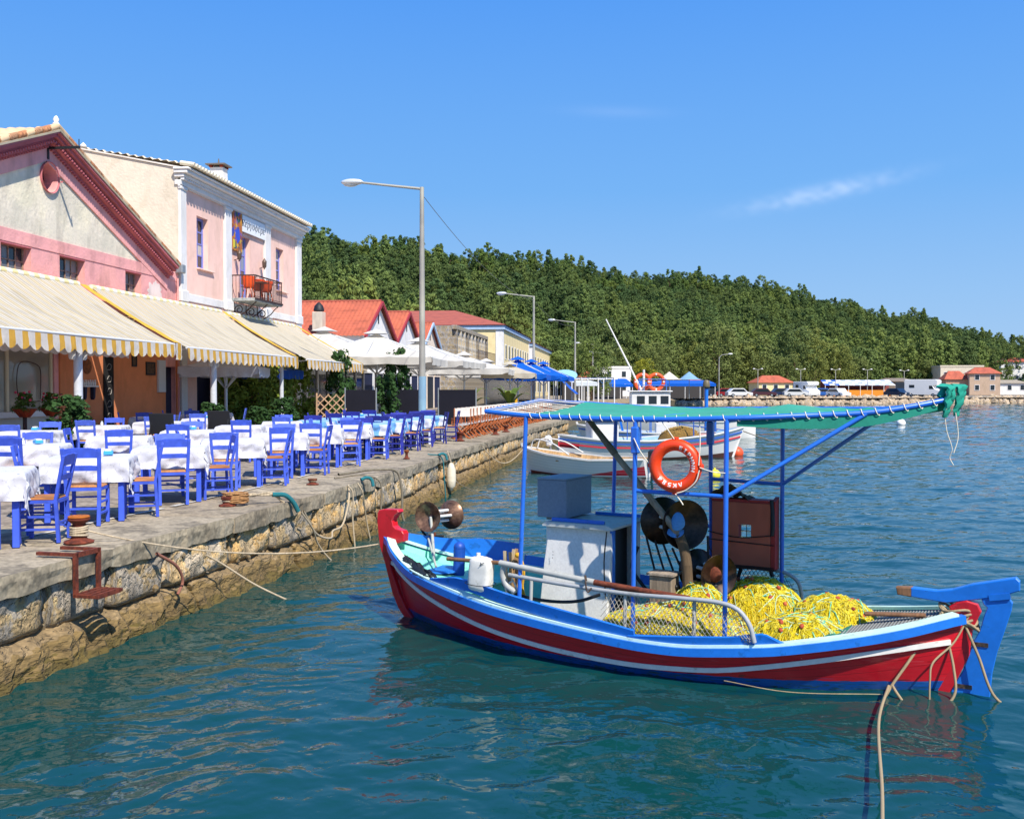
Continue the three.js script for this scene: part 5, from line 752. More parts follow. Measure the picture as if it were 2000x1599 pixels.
{ // hull shell with painted colours
  const cv = document.createElement('canvas'); cv.width = 2048; cv.height = 1024; const x = cv.getContext('2d'), Y = y => 1024 * (1 - (y - KEEL) / 1.5), R = rng(12);
  x.fillStyle = '#d0182a'; x.fillRect(0, 0, 2048, 1024); x.fillStyle = '#14509f'; x.beginPath(); x.moveTo(0, 1024); for (let i = 0; i <= 100; i++) { const t = i / 100; x.lineTo(t * 2048, Y(.075 + .012 * Math.sin(t * 9) + .006 * n2(t * 40, 1) + .06 * Math.max(0, t - .82))); } x.lineTo(2048, 1024); x.fill();
  for (let i = 0; i < 420; i++) { x.fillStyle = ['rgba(120,14,18,.35)', 'rgba(205,60,58,.25)', 'rgba(60,20,30,.22)', 'rgba(190,150,150,.18)'][i % 4]; x.beginPath(); x.ellipse(R() * 2048, Y(.05 + R() * .8), 4 + R() * 34, 1 + R() * 4, (R() - .5) * .4, 0, 7); x.fill(); }
  for (let i = 0; i < 500; i++) { x.fillStyle = ['rgba(10,50,60,.4)', 'rgba(60,120,190,.25)', 'rgba(40,60,40,.35)'][i % 3]; x.beginPath(); x.ellipse(R() * 2048, Y(-.45 + R() * .56), 4 + R() * 26, 1 + R() * 5, 0, 0, 7); x.fill(); }
  for (const w of [.66, .74, .82, .9, .97]) { x.strokeStyle = 'rgba(70,4,10,.5)'; x.lineWidth = 2.2; x.beginPath(); for (let i = 0; i <= 120; i++) { const q = i / 120, yy = mixn(KEEL, hs(mixn(-.42, 5.68, q)), w); x.lineTo(q * 2048, Y(yy)); } x.stroke(); }
  for (let i = 0; i < 900; i++) { x.fillStyle = ['rgba(70,84,52,.5)', 'rgba(120,130,110,.3)', 'rgba(30,52,50,.5)'][i % 3]; x.beginPath(); x.ellipse(R() * 2048, Y(-.03 + R() * R() * .1), 2 + R() * 12, 1 + R() * 4, 0, 0, 7); x.fill(); }
  for (let i = 0; i < 60; i++) { const a = R() * 2048, b = Y(.25 + R() * .5); x.strokeStyle = i % 2 ? 'rgba(225,190,185,.4)' : 'rgba(80,10,15,.5)'; x.lineWidth = 1 + R() * 2; x.beginPath(); x.moveTo(a, b); x.lineTo(a + 10 + R() * 60, b + (R() - .5) * 14); x.stroke(); }
  const t = new THREE.CanvasTexture(cv); t.colorSpace = THREE.SRGBColorSpace; t.wrapS = t.wrapT = THREE.ClampToEdgeWrapping;
  const hm = new THREE.MeshPhysicalMaterial({ map: t, roughness: .3, clearcoat: .5, clearcoatRoughness: .18, side: THREE.DoubleSide, bumpMap: T.fine, bumpScale: .0008 });
  const m = mb(); for (const s of [1, -1]) m.grid(90, 26, (a, b) => hullP(s > 0 ? a : 1 - a, b, s)); const g = m.geo(); const p = g.attributes.position, uv = new Float32Array(p.count * 2);
  for (let i = 0; i < p.count; i++) { const y = p.getY(i); uv[2 * i] = clamp((p.getX(i) - stemU(y)) / (sternU(y) - stemU(y)), 0.001, .999); uv[2 * i + 1] = (y - KEEL) / 1.5; } g.setAttribute('uv', new THREE.BufferAttribute(uv, 2));
  mesh('hull', g, hm, boat, true);
  const inn = mb(); for (const s of [1, -1]) inn.grid(80, 12, (a, b) => { const q = hullP(s > 0 ? 1 - (.02 + a * .96) : .02 + a * .96, .5 + .49 * b, s, .045); return q; }); inn.build('inner_planking', P.mint, boat);
}
const railPts = (s, u0, u1, n, dy, dv) => { const r = []; for (let i = 0; i <= n; i++) { const u = mixn(u0, u1, i / n), tau = (u + .42) / 6.1, q = hullP(clamp(tau, 0, 1), 1, s); r.push([q[0], q[1] + dy, q[2] + s * dv]); } return r; };
// rectangular moulding swept along a line: half sizes a (outwards) and b (up)
function sweep(pts, a, b, lean = 0) {
  const n = pts.length - 1, fr = pts.map((p, i) => { const A = V(...pts[Math.max(0, i - 1)]), B = V(...pts[Math.min(n, i + 1)]), d = B.sub(A).normalize(), up = V(0, 1, 0), o = d.clone().cross(up).normalize(), w = o.clone().cross(d).normalize(); return [V(...p), o.clone().multiplyScalar(Math.cos(lean)).addScaledVector(w, Math.sin(lean)), w.clone().multiplyScalar(Math.cos(lean)).addScaledVector(o, -Math.sin(lean))]; });
  const c = [[-1, -1], [1, -1], [1, 1], [-1, 1]], m = mb(), at = (i, k) => { const [p, o, w] = fr[i], q = c[k % 4]; return p.clone().addScaledVector(o, q[0] * a).addScaledVector(w, q[1] * b).toArray(); };
  for (let k = 0; k < 4; k++) m.grid(n, 1, (u, v) => at(Math.round(u * n), k + Math.round(v)));
  m.grid(1, 1, (u, v) => at(0, v ? (u ? 2 : 3) : (u ? 1 : 0))); m.grid(1, 1, (u, v) => at(n, v ? (u ? 3 : 2) : (u ? 0 : 1))); return m;
}
for (const s of [1, -1]) {
  sweep(railPts(s, -.40, 5.66, 70, -.028, .022), .028, .036).build('gunwale_strake', P.blue, boat);
  sweep(railPts(s, -.36, 5.6, 70, .018, -.02), .045, .014).build('gunwale_cap', mat('#cfeee0', { t: 'paint', r: .5 }), boat);
  const st = [[-.36, .6], [-.1, .53], [.4, .40], [.91, .29], [1.45, .195], [2.05, .132], [2.6, .10], [3.06, .092], [3.8, .13], [4.5, .262], [5.07, .378], [5.58, .46]], pts = []; for (let i = 0; i <= 60; i++) { const u = mixn(-.34, 5.57, i / 60), y = (table(st, u - .15) + table(st, u) + table(st, u + .15)) / 3; pts.push([u, y, s * (hullV(u, y) + .008)]); }
  sweep(pts, .014, .021).build('white_rubbing_strake', mat('#e6e2dc', { t: 'paint', r: .5 }), boat);
}
const ZX = v => new THREE.Matrix4().setPosition(0, 0, v);
// stem with carved prow, stern post, keel
mb().poly([[-.488, 1.135], [-.47, 1.162], [-.40, 1.178], [-.216, 1.184], [-.205, 1.165], [-.265, 1.115], [-.297, 1.062], [-.278, .996], [-.237, .966], [-.154, .946], [-.134, .92], [-.14, .84], [-.30, .78], [-.33, .55], [-.2, .24], [-.1, .07], [.02, -.06], [.5, -.5], [.45, -.55], [.3, -.46], [-.075, -.06], [-.198, .078], [-.281, .237], [-.384, .566], [-.457, .763], [-.478, .897], [-.492, 1.032]], .09, ZX(-.045), { b: .008 }).build('carved_stem', P.red, boat);
mb().poly([[5.56, .72], [5.605, .755], [5.684, .78], [5.762, .76], [5.786, .706], [5.765, .66], [5.72, .55], [5.70, .337], [5.61, .127], [5.55, 0], [5.3, -.5], [5.2, -.5], [5.4, 0], [5.5, .13], [5.56, .34], [5.58, .6]], .1, ZX(-.05), { b: .01 }).build('stern_post', P.red, boat);
mb().bar([.4, -.52, 0], [5.25, -.52, 0], .08, .1).build('keel', P.blue, boat);
const rud = mb().poly([[5.801, .805], [5.82, .826], [5.954, .84], [6.002, .828], [6.021, .796], [6.012, .732], [5.966, .567], [5.911, .379], [5.874, .191], [5.86, 0], [5.84, -.4], [5.42, -.42], [5.582, .03], [5.66, .178], [5.745, .451], [5.79, .543], [5.822, .677], [5.845, .745], [5.815, .77]], .055, ZX(-.0275), { b: .006 }).build('rudder', P.blue, boat);
for (const y of [.43, .06]) mb().box(5.74 - (y < .2 ? .12 : 0), y, 0, .22, .035, .085).build('pintle', P.steel, rud);
const til = mb().poly([[5.25, .845], [5.454, .839], [5.574, .862], [5.722, .92], [5.857, .955], [6.047, 1.005], [6.071, .981], [6.072, .913], [5.954, .863], [5.762, .811], [5.525, .759], [5.373, .77], [5.25, .782]], .075, ZX(-.0375), { b: .008 }).build('tiller', P.blue, boat); mb().poly([[5.13, .838], [5.246, .846], [5.246, .78], [5.14, .788]], .07, ZX(-.035), { b: .008 }).build('bare_grip', P.wood, til); mb().box(5.93, .845, 0, .16, .05, .1, { rz: .2 }).build('tiller_head', P.blue, til);
// decks
const deckStrip = (u0, u1, dy, inset, nm, m, th = .02) => { sheet(30, 8, (a, b) => { const u = mixn(u0, u1, a), tau = clamp((u + .42) / 6.1, 0, 1), q = hullP(tau, 1, 1, 0), w = Math.max(.01, q[2] - inset); return [q[0], q[1] + dy + .015 * (1 - (b * 2 - 1) ** 2), mixn(w, -w, b)]; }, th).build(nm, m, boat); };
deckStrip(-.36, .95, -.09, .06, 'fore_deck', P.mint); deckStrip(4.5, 5.58, -.03, .05, 'stern_deck', P.mint);
deckStrip(4.72, 5.46, -.012, .11, 'ribbed_mat', mat('#6f7274', { t: 'wood', r: .95 }), .012);
{ const m = mb(); for (let i = 0; i < 26; i++) { const u = 4.76 + i * .027, tau = (u + .42) / 6.1, q = hullP(tau, 1), w = Math.max(.02, q[2] - .13); m.bar([q[0], q[1] + .008, -w], [q[0], q[1] + .008, w], .009, .009); } m.build('mat_ribs', mat('#8b8e8e', { r: .95 }), boat); }
sheet(6, 24, (a, b) => { const u = 4.62 + a * .16, q = hullP((u + .42) / 6.1, 1), w = q[2] - .02; return [q[0], q[1] + .004 + .02 * n2(a * 3, b * 7), mixn(w, -w, b)]; }, .01).build('green_cloth_edge', mat('#1f7a66', { t: 'cloth', r: .95 }), boat);
mb().box(5.12, .615, .08, .5, .03, .07, { ry: .12, c: .01, rz: .06 }).build('stern_cleat_board', P.wood, boat);
sheet(40, 8, (a, b) => { const u = mixn(.9, 4.6, a), w = Math.max(.05, hullV(u, .08) - .03); return [u, .08, mixn(w, -w, b)]; }, .03).build('floor_boards', P.deck, boat);
mb().poly([[-.5, .06], [.5, .06], [.66, .4], [-.66, .4]], .03, new THREE.Matrix4().makeRotationY(Math.PI / 2).setPosition(.92, 0, 0)).build('fore_bulkhead', P.mint, boat);
mb().lathe([[0, .02], [.2, .02], [.24, .012], [.25, 0]], .32, .54, -.05, 24).build('blue_deck_disc', mat('#1d74c9', { t: 'paint', r: .5 }), boat);  // low blue disc added for the oval blue patch on the fore deck
// wash boards
const wash = (s, u0, u1, f, nm, th = .014) => { const n = 30, m = sheet(n, 2, (a, b) => { const u = mixn(u0, u1, a), q = hullP((u + .42) / 6.1, 1, s), [lo, hi] = f(u); return [q[0], mixn(lo, hi, b), q[2] - s * (.012 + .05 * (1 - b) * 0) + s * .025 * b]; }, th * 2); return m.build(nm, P.blue, boat); };
wash(1, .62, 3.06, u => { const h = table([[.6, .60], [1.0, .675], [1.24, .672], [1.69, .61], [2.12, .557], [2.6, .5], [3.06, .433]], u); return [h - .115, h]; }, 'near_wash_board');
wash(1, 3.0, 4.36, u => { const h = table([[3, .385], [3.9, .455], [4.2, .505], [4.36, .43]], u); return [hs(u) + .0, h]; }, 'near_coaming');
wash(-1, -.25, .85, u => [hs(u) + .02, hs(u) + table([[-.25, .1], [.4, .25], [.85, .25]], u)], 'far_wash_board'); wash(-1, .9, 3.9, u => [hs(u), hs(u) + .13], 'far_coaming');
mb().tube([[.5, .2, -.05], [.55, .55, -.05], [.56, .8, -.05]], .065, 12, 8).ball(.56, .81, -.05, .065).build('mooring_bitt', mat('#1a4fb0', { t: 'paint', r: .5 }), boat);
// frame of blue tubes
const tubeM = (pts, r, nm, m = P.frame, seg) => mb().tube(pts, r, 9, seg || pts.length * 6).build(nm, m, boat);
const rod = (a, b, r, nm, m = P.frame, par = boat) => mb().rod(a, b, r, r, 10).build(nm, m, par);
for (const [a, b] of [[[1.83, .42, .86], [1.905, 2.3, .85]], [[3.02, .3, .88], [3.03, 2.28, .85]], [[3.87, .35, .88], [3.87, 2.31, .85]], [[2.03, .4, -.85], [2.08, 2.29, -.85]], [[3.17, .35, -.85], [3.15, 2.28, -.85]], [[3.9, .4, -.85], [3.9, 2.29, -.85]]]) rod(a, b, .021, 'frame_post');
const nearR = [[1.46, 2.34, .85], [1.91, 2.305, .85], [3.02, 2.285, .85], [3.87, 2.308, .85], [4.6, 2.34, .52], [4.96, 2.362, .37], [5.3, 2.42, .2], [5.52, 2.47, .07]], farR = [[1.12, 2.42, -.85], [1.94, 2.385, -.85], [2.83, 2.345, -.85], [3.9, 2.36, -.85], [4.6, 2.37, -.52], [5.0, 2.38, -.36], [5.52, 2.46, -.07]];
tubeM(nearR, .023, 'near_top_rail'); tubeM(farR, .023, 'far_top_rail'); rod(nearR[0], farR[0], .023, 'front_cross_bar'); for (const u of [2, 3.08, 3.88]) rod([u, 2.29, .85], [u + .05, 2.31, -.85], .018, 'cross_bar');
rod([3.025, 1.645, .85], [3.875, 1.637, .85], .019, 'near_mid_rail'); rod([3.16, 1.623, -.85], [3.9, 1.6, -.85], .019, 'far_mid_rail'); rod([3.875, 1.637, .85], [4.93, 2.35, .39], .019, 'near_stay'); rod([3.9, 1.6, -.85], [4.97, 2.34, -.38], .019, 'far_stay'); rod([2.06, 1.13, -.85], [3.15, 1.13, -.85], .018, 'far_low_rail');
mb().box(3.03, 2.1, .85, .07, .24, .07, { c: .01 }).build('post_bracket', P.frame, boat); mb().box(3.15, 2.1, -.85, .07, .24, .07, { c: .01 }).build('post_bracket', P.frame, boat);
{ // canopy cloth with slack
  const nR = u => [0, 1, 2].map(j => table(nearR, u, j)), fR = u => [0, 1, 2].map(j => table(farR, u, j));
  const f = (a, b) => { const un = mixn(1.86, 5.5, a), uf = mixn(1.72, 5.5, a), A = [un, table(nearR, un, 1), table(nearR, un, 2)], B = [uf, table(farR, uf, 1), table(farR, uf, 2)], c = Math.sin(Math.PI * b); const k = .055 * Math.exp(-(((un - 2.9) / .22) ** 2)) + .085 * Math.exp(-(((un - 4.15) / .28) ** 2)) - .03; const y = mixn(A[1], B[1], b) + c * k + .008 * n2(un * 5, b * 4) - (un > 4.6 ? .06 * c : 0); return [mixn(A[0], B[0], b), y + .012, mixn(A[2] - .0, B[2], b)]; };
  sheet(70, 16, f, .006).build('canopy_cloth', new THREE.MeshPhysicalMaterial({ color: lin('#2fae93'), map: T.cloth, roughness: .9, side: THREE.DoubleSide, transmission: .28, thickness: 0, specularIntensity: .3 }), boat);
  sheet(26, 2, (a, b) => { const u = mixn(3.95, 5.45, a); return [u, table(nearR, u, 1) - b * (.05 + .05 * Math.sin(a * 3.1)) - .02, table(nearR, u, 2) + .006]; }, .006).build('canopy_hem', mat('#1f8f7a', { t: 'cloth', r: .9 }), boat);
  const m = mb(); for (let i = 0; i < 34; i++) { const u = 1.95 + i * .105, y = table(nearR, u, 1), v = table(nearR, u, 2); m.tube([[u - .02, y + .028, v - .03], [u, y + .03, v + .01], [u + .012, y, v + .027], [u + .03, y - .03, v + .005], [u + .04, y + .012, v - .04]], .0042, 5, 12); } for (let i = 0; i < 11; i++) { const b = i / 10, A = [mixn(1.46, 1.12, b), mixn(2.34, 2.42, b) + .02, mixn(.85, -.85, b)], q = f(0, clamp(b, .03, .97)); m.rod(A, q, .005, .005, 5); } m.build('lacing', P.cord, boat);
}
{
  const o = gear('cloth_bundle', 'green cloth bundle hanging over the canopy tip', 'cloth', 5.54, 2.5, 0), gm = mat('#1fa089', { t: 'cloth', r: .9 });
  for (const [z0, z1, dx, len, sd] of [[.11, .02, -.02, .27, 1], [.0, -.1, .05, .26, 4]]) sheet(8, 14, (a, b) => { const w = .5 + .5 * Math.sin(Math.PI * Math.min(1, .25 + b * .75)), z = mixn(z0, z1, a); return [5.55 + dx + (b < .25 ? -.1 + .4 * b : .0 - .05 * (b - .25)) + .05 * Math.sin(a * 3.14) * w + .02 * n2(a * 3 + sd, b * 4), 2.575 - (b < .25 ? .03 * b : (b - .25) * len * 1.35) + .02 * Math.sin(a * 3.14) - (b > .8 ? .04 * Math.abs(a - .5) * -1 : 0), (z - (z0 + z1) / 2) * w * 1.15 + (z0 + z1) / 2 + .015 * n2(b * 5 + sd, a * 2)]; }, .02).build('flap', gm, o);
  mb().tube([[5.46, 2.49, .06], [5.5, 2.56, .03], [5.52, 2.57, -.03], [5.48, 2.5, -.07]], .03, 8, 16).build('knot', gm, o); mb().tube([[5.5, 2.36, .07], [5.52, 2.2, .06], [5.56, 2.05, .04], [5.54, 1.98, .03], [5.57, 1.92, .03]], .004, 5, 20).tube([[5.58, 2.36, 0], [5.6, 2.15, 0], [5.57, 2.02, .02]], .004, 5, 16).tube([[5.5, 2.56, .05], [5.53, 2.45, .1], [5.5, 2.34, .08]], .005, 5, 12).build('loose_cord', P.cord, o);
}
// cabin
{
  const th = .03, u0 = 1.87, u1 = 2.57, v0 = -.36, v1 = .42, y1 = 1.2;
  mb().poly([[1.84, .1], [2.57, .1], [2.58, 1.16], [2.54, 1.2], [1.95, 1.2], [1.9, 1.16], [1.87, .8]], .04, new THREE.Matrix4().makeRotationX(-.13).setPosition(0, 0.02, v1 + .045), { b: .012 }).build('cabin_near_wall', P.white, boat);
  mb().span(u0, u1, .1, y1, v0, v0 + th, .005).build('cabin_far_wall', P.white, boat); mb().span(u0, u0 + th, .1, y1, v0 + th, v1 - .05).build('cabin_front_wall', P.white, boat);
  mb().poly([[1.86, 0], [2.62, 0], [2.62, .02], [2.56, .045], [1.9, .045], [1.86, .02]], v1 - v0 + .04, new THREE.Matrix4().setPosition(0, y1 + .0, v0 - .02)).build('cabin_roof', mat('#c9ccc9', { t: 'paint', r: .6 }), boat);
  mb().span(u1 - .01, u1 + .03, .1, y1 - .0, v1 - .1, v1 - .052, .004).build('door_post', P.blue, boat); mb().span(u1 - .005, u1 + .02, .1, y1 - .0, v0 + .035, v0 + .12, .004).build('door_post', P.white, boat); mb().span(u1 - .12, u1 - .09, .1, y1 - .02, v0 + .125, v1 - .11).build('dark_doorway_panel', P.black, boat);  // black panel stands in for the shade inside the open cabin doorway
  mb().bar([1.93, 1.262, .36], [2.5, 1.262, .36], .035, .035, .005).bar([2.1, 1.262, -.3], [2.6, 1.262, -.3], .03).build('roof_bar', P.blue, boat);
  const h = mb(); for (const [x, y] of [[1.98, .95], [1.98, .92], [1.975, .89]]) h.ball(x, y, v1 + .02 + (1.2 - y) * -.0, .005, 1, 1, 1, 6); h.build('bolt_heads', P.black, boat); mb().tube([[2.56, 1.19, v1 + .015], [2.54, .9, v1 + .03], [2.56, .4, v1 + .02]], .007, 5, 16).build('cable', P.black, boat);
}
{ const o = gear('grey_box', 'plain blue-grey box fixed in front of the cabin roof', 'box', 1.89, 1.26, 0); mb().span(1.72, 2.054, 1.262, 1.645, -.29, .29, .008).build('body', mat('#8a94a3', { t: 'cloth', r: .6 }), o); mb().span(1.78, 2.0, 1.23, 1.262, -.2, .2).build('bracket', P.grey, o); mb().span(1.715, 2.06, 1.645, 1.66, -.295, .295, .004).build('lid', mat('#939dac', { t: 'cloth', r: .55 }), o); }
// net drums and haulers
const dish = (r, d, m, par, at, ax, nm = 'dish') => { const g = mb().lathe([[.0, 0], [.03, 0], [r * .45, d * .22], [r * .85, d * .75], [r, d], [r * 1.02, d + .008], [r, d + .012], [r * .84, d * .75 + .016], [r * .44, d * .22 + .018], [.0, .016]], 0, 0, 0, 32).geo(); g.applyMatrix4(new THREE.Matrix4().compose(V(...at), new THREE.Quaternion().setFromUnitVectors(V(0, 1, 0), V(...ax).normalize()), V(1, 1, 1))); const b = mb(); b.l.push(g); return b.build(nm, m, par); };
function drum(label, c, ax, gap, r, extra) { const o = gear('net_drum', label, 'winch', ...c), a = V(...ax).normalize(), m = mat(c[0] < 1 ? '#8a7f74' : '#4a4540', { t: 'rust', r: .35, m: .5 }); dish(r, .1, m, o, V(...c).toArray(), a.toArray()); const c2 = V(...c).addScaledVector(a, -gap); dish(r, .1, m, o, c2.toArray(), a.clone().negate().toArray()); const w = V(0, 1, 0).cross(a).normalize(); for (let k = 0; k < 5; k++) { const g = k * 1.2566 + .3, off = V(0, 1, 0).multiplyScalar(Math.cos(g) * r * .36).addScaledVector(w, Math.sin(g) * r * .36); rod(V(...c).add(off).toArray(), c2.clone().add(off).toArray(), .018, 'roller', P.white, o); } rod(V(...c).addScaledVector(a, .03).toArray(), c2.toArray(), .025, 'axle', P.steel, o); if (extra) extra(o, V(...c), c2, a); return o; }
drum('pair of black net drum dishes on the bow with white rollers', [-.01, 1.08, -.36], [.03, .06, 1], .3, .17, (o, c, c2) => { mb().tube([[c.x - .15, c.y + .1, c.z], [c.x - .18, c.y - .1, c.z], [c.x - .1, c.y - .22, c.z], [.1, .85, -.42]], .014, 6, 20).build('frame_bar', P.black, o); rod([c.x, c.y, c.z + .04], [.12, .62, -.2], .018, 'leg', P.pvc, o); rod([c.x - .08, c.y - .2, c.z], [.35, .6, .1], .012, 'brace', P.pvc, o); rod([c.x, c.y - .2, c.z - .05], [.0, .7, -.3], .016, 'leg', P.rusty, o); });
drum('big black net hauler dishes amidships with a cap hung on them', [3.16, 1.26, .05], [.72, .05, .69], .3, .235, (o, c) => { for (let k = 0; k < 5; k++) rod([2.78 + k * .09, 1.1 - .03 * k, -.02], [2.95 + k * .1, .55, .02 - .03 * k], .011, 'strut', P.black, o); mb().tube([[2.7, 1.0, 0], [2.66, .8, .05], [2.8, .62, .08], [3.0, .45, .1]], .018, 6, 20).build('hose', P.black, o); rod([3.4, 1.15, -.05], [3.42, .5, -.05], .012, 'strut', P.black, o); });
drum('heavy black winch drum standing on the deck behind the nets', [3.47, .8, .02], [.8, 0, .6], .16, .2, (o) => { mb().box(3.38, .42, -.06, .3, .6, .25, { c: .02 }).build('gear_housing', P.rubber, o); mb().lathe([[0, .03], [.06, .03], [.08, 0]], 3.49, .8, .04, 12, { rx: Math.PI / 2 }).build('hub', P.rusty, o); });
{ const o = gear('sun_hat', 'pale blue cap hanging on the net hauler', 'cap', 3.2, 1.32, .2), m = mat('#5f9fdc', { t: 'cloth', r: .9 }); mb().add(new THREE.SphereGeometry(.085, 16, 10, 0, 6.283, 0, 1.6), new THREE.Matrix4().makeScale(.8, 1.35, .55).multiply(new THREE.Matrix4().makeRotationX(.5)).setPosition(3.2, 1.28, .22)).build('crown', m, o); mb().grid(10, 4, (a, b) => { const an = (a - .5) * 2.4; return [3.18 + Math.sin(an) * (.085 + .01 * b), 1.25 - .075 * b * Math.cos(an) - .02, .22 + .03 * b]; }).build('visor', m, o); }
// boom, poles and rails
{ const o = gear('wooden_boom', 'weathered wooden boom slanting down under the canopy', 'pole', 3.25, .3, .2); mb().rod([2.33, 2.27, .38], [2.6, 1.93, .33], .026, .036, 10).build('dark_tip', mat('#857a6c', { t: 'wood', r: .9 }), o); mb().rod([2.59, 1.94, .33], [3.23, 1.15, .2], .03, .036, 10).build('shaft', mat('#a79c8c', { t: 'wood', r: .85 }), o); mb().tube([[3.2, 1.18, .2], [3.26, 1.02, .2], [3.29, .75, .2], [3.29, .1, .2]], .05, 10, 20).build('heel_post', mat('#6b5a45', { t: 'wood', r: .95 }), o); }
{ const o = gear('long_pole', 'long grey pipe pole with brown wooden ends lying on the side rail', 'pole', 2.3, .8, .86); rod([.98, .85, .82], [1.64, .872, .86], .02, 'wooden_end', P.wood, o); rod([1.62, .872, .86], [2.64, .785, .88], .029, 'pipe', P.pvc, o); rod([2.6, .787, .88], [3.56, .736, .9], .027, 'rusty_end', P.rusty, o); mb().tube([[2.58, .8, .92], [2.57, .86, .93], [2.6, .7, .94], [2.63, .74, .92]], .008, 5, 16).build('hook', P.steel, o); }
tubeM([[1.66, .86, .84], [1.64, .76, .84], [1.68, .66, .84], [1.78, .6, .84]], .03, 'pipe_bend', P.pvc, 24);
tubeM([[1.72, .765, .86], [2.36, .735, .88], [3.0, .72, .9], [3.45, .735, .92], [3.86, .732, .92], [4.0, .69, .92], [4.1, .57, .92], [4.14, .43, .92]], .021, 'near_pipe_rail', mat('#a9acae', { t: 'paint', r: .5 }), 60);
tubeM([[2.8, .72, -.85], [3.38, .73, -.85], [3.7, .735, -.85], [3.93, .716, -.85], [4.06, .636, -.85], [4.115, .42, -.85]], .02, 'far_pipe_rail', mat('#a9acae', { t: 'paint', r: .5 }), 50);
for (const u of [1.98, 2.95, 3.6]) rod([u, hs(u), .9], [u, .735, .88], .017, 'rail_stanchion', P.pvc);
tubeM([[1.62, .66, .8], [1.68, .6, .8], [1.87, .555, .8], [2.19, .545, .8], [2.45, .58, .8], [2.64, .65, .76]], .016, 'black_hose', P.black, 40);
{ // netting slung between rail and gunwale
  const m = mb(), top = u => table([[2.7, .72], [3.86, .73], [4.0, .68], [4.1, .56], [4.14, .45]], u); for (let i = 0; i < 46; i++) for (const d of [-1, 1]) { const pts = []; for (let k = 0; k <= 6; k++) { const u = 2.72 + i * .042 + d * k * .042 - (d < 0 ? -.0 : .2), y = mixn(hs(u) + .03, Math.max(hs(u) + .04, top(u)), k / 6); if (u > 2.72 && u < 4.12) pts.push([u, y, .9 + .02 * Math.sin(k) + .03 * (1 - Math.abs(k / 3 - 1))]); } if (pts.length > 2) m.tube(pts, .0028, 4, pts.length * 2); } m.build('side_netting', mat('#a8a294', { r: .9 }), boat);
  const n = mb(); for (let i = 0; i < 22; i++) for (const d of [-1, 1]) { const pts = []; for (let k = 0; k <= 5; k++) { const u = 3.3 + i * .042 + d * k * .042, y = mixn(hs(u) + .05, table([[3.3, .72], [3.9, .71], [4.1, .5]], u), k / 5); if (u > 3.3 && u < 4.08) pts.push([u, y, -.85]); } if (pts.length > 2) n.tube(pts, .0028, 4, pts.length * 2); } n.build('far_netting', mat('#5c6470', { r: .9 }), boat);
}
{ const o = gear('foam_can', 'white foam jerry can tied to the side rail', 'container', 1.4, .57, .86); const g = new THREE.BoxGeometry(.24, .34, .15, 8, 10, 6), p = g.attributes.position; for (let i = 0; i < p.count; i++) { const x = p.getX(i) / .12, y = p.getY(i) / .17, z = p.getZ(i) / .075, r = Math.pow(Math.abs(x) ** 5 + Math.abs(y) ** 5 + Math.abs(z) ** 5, .2) || 1, k = 1 / Math.max(1, r) + .03 * n3(x * 2, y * 2, z * 2); p.setXYZ(i, p.getX(i) * k, p.getY(i) * k, p.getZ(i) * k); } let q = mergeVertices((g.deleteAttribute('normal'), g.deleteAttribute('uv'), g), 1e-4); q.computeVertexNormals(); mb().add(q, new THREE.Matrix4().makeRotationZ(-.08).setPosition(1.41, .745, .87)).build('body', mat('#e9e6dd', { t: 'paint', r: .7 }), o); mb().rod([1.38, .91, .87], [1.38, .95, .87], .022).build('cap', P.white, o); mb().tube([[1.28, .66, .96], [1.4, .645, .965], [1.53, .65, .96], [1.54, .655, .8], [1.28, .665, .8]], .004, 4, 30, true).tube([[1.42, .92, .9], [1.46, .86, .95], [1.5, .88, .95], [1.44, .84, .955]], .003, 4, 16).build('lashing', P.black, o); }
{ const o = gear('brush_bundle', 'bundle of wooden slats and yellow rope behind the foam can', 'bundle', 1.62, .5, .7), R = rng(61); for (let i = 0; i < 6; i++) mb().bar([1.6 + R() * .1, .45, .66 + R() * .1], [1.5 + R() * .22, .93 + R() * .08, .66 + R() * .1], .03, .015).build('slat', mat(i % 2 ? '#d8c7a2' : '#b99a70', { t: 'wood', r: .9 }), o); const m = mb(); for (let i = 0; i < 7; i++) m.tube([[1.72 + R() * .06, .95, .72], [1.78 + R() * .05, .8, .74], [1.74 + R() * .08, .62, .74], [1.8 + R() * .08, .48, .76]], .008, 5, 14); m.ball(1.76, .94, .74, .035, 1.2, .8, 1, 8).build('yellow_rope', mat('#d6a21f', { r: .9 }), o); mb().tube([[1.72, .72, .8], [1.78, .62, .82], [1.7, .56, .82], [1.66, .64, .82], [1.74, .7, .82]], .01, 5, 30).build('grey_line', P.cord, o); }
{ const o = gear('black_jacket', 'crumpled black oilskin lying on the bow gunwale', 'jacket', .35, .6, .55); mb().grid(22, 12, (a, b) => { const u = mixn(-.02, .72, a), h = .07 * Math.sin(Math.PI * b) * Math.sin(Math.PI * a) ** .5 * (1 + .8 * n2(a * 6, b * 4)); const w = hullP((u + .42) / 6.1, 1); return [u, w[1] + .02 + h - .03 * b, w[2] - .22 * b + .03 * n2(a * 7, b * 5)]; }).build('cloth', mat('#1b1f22', { r: .5 }), o); }
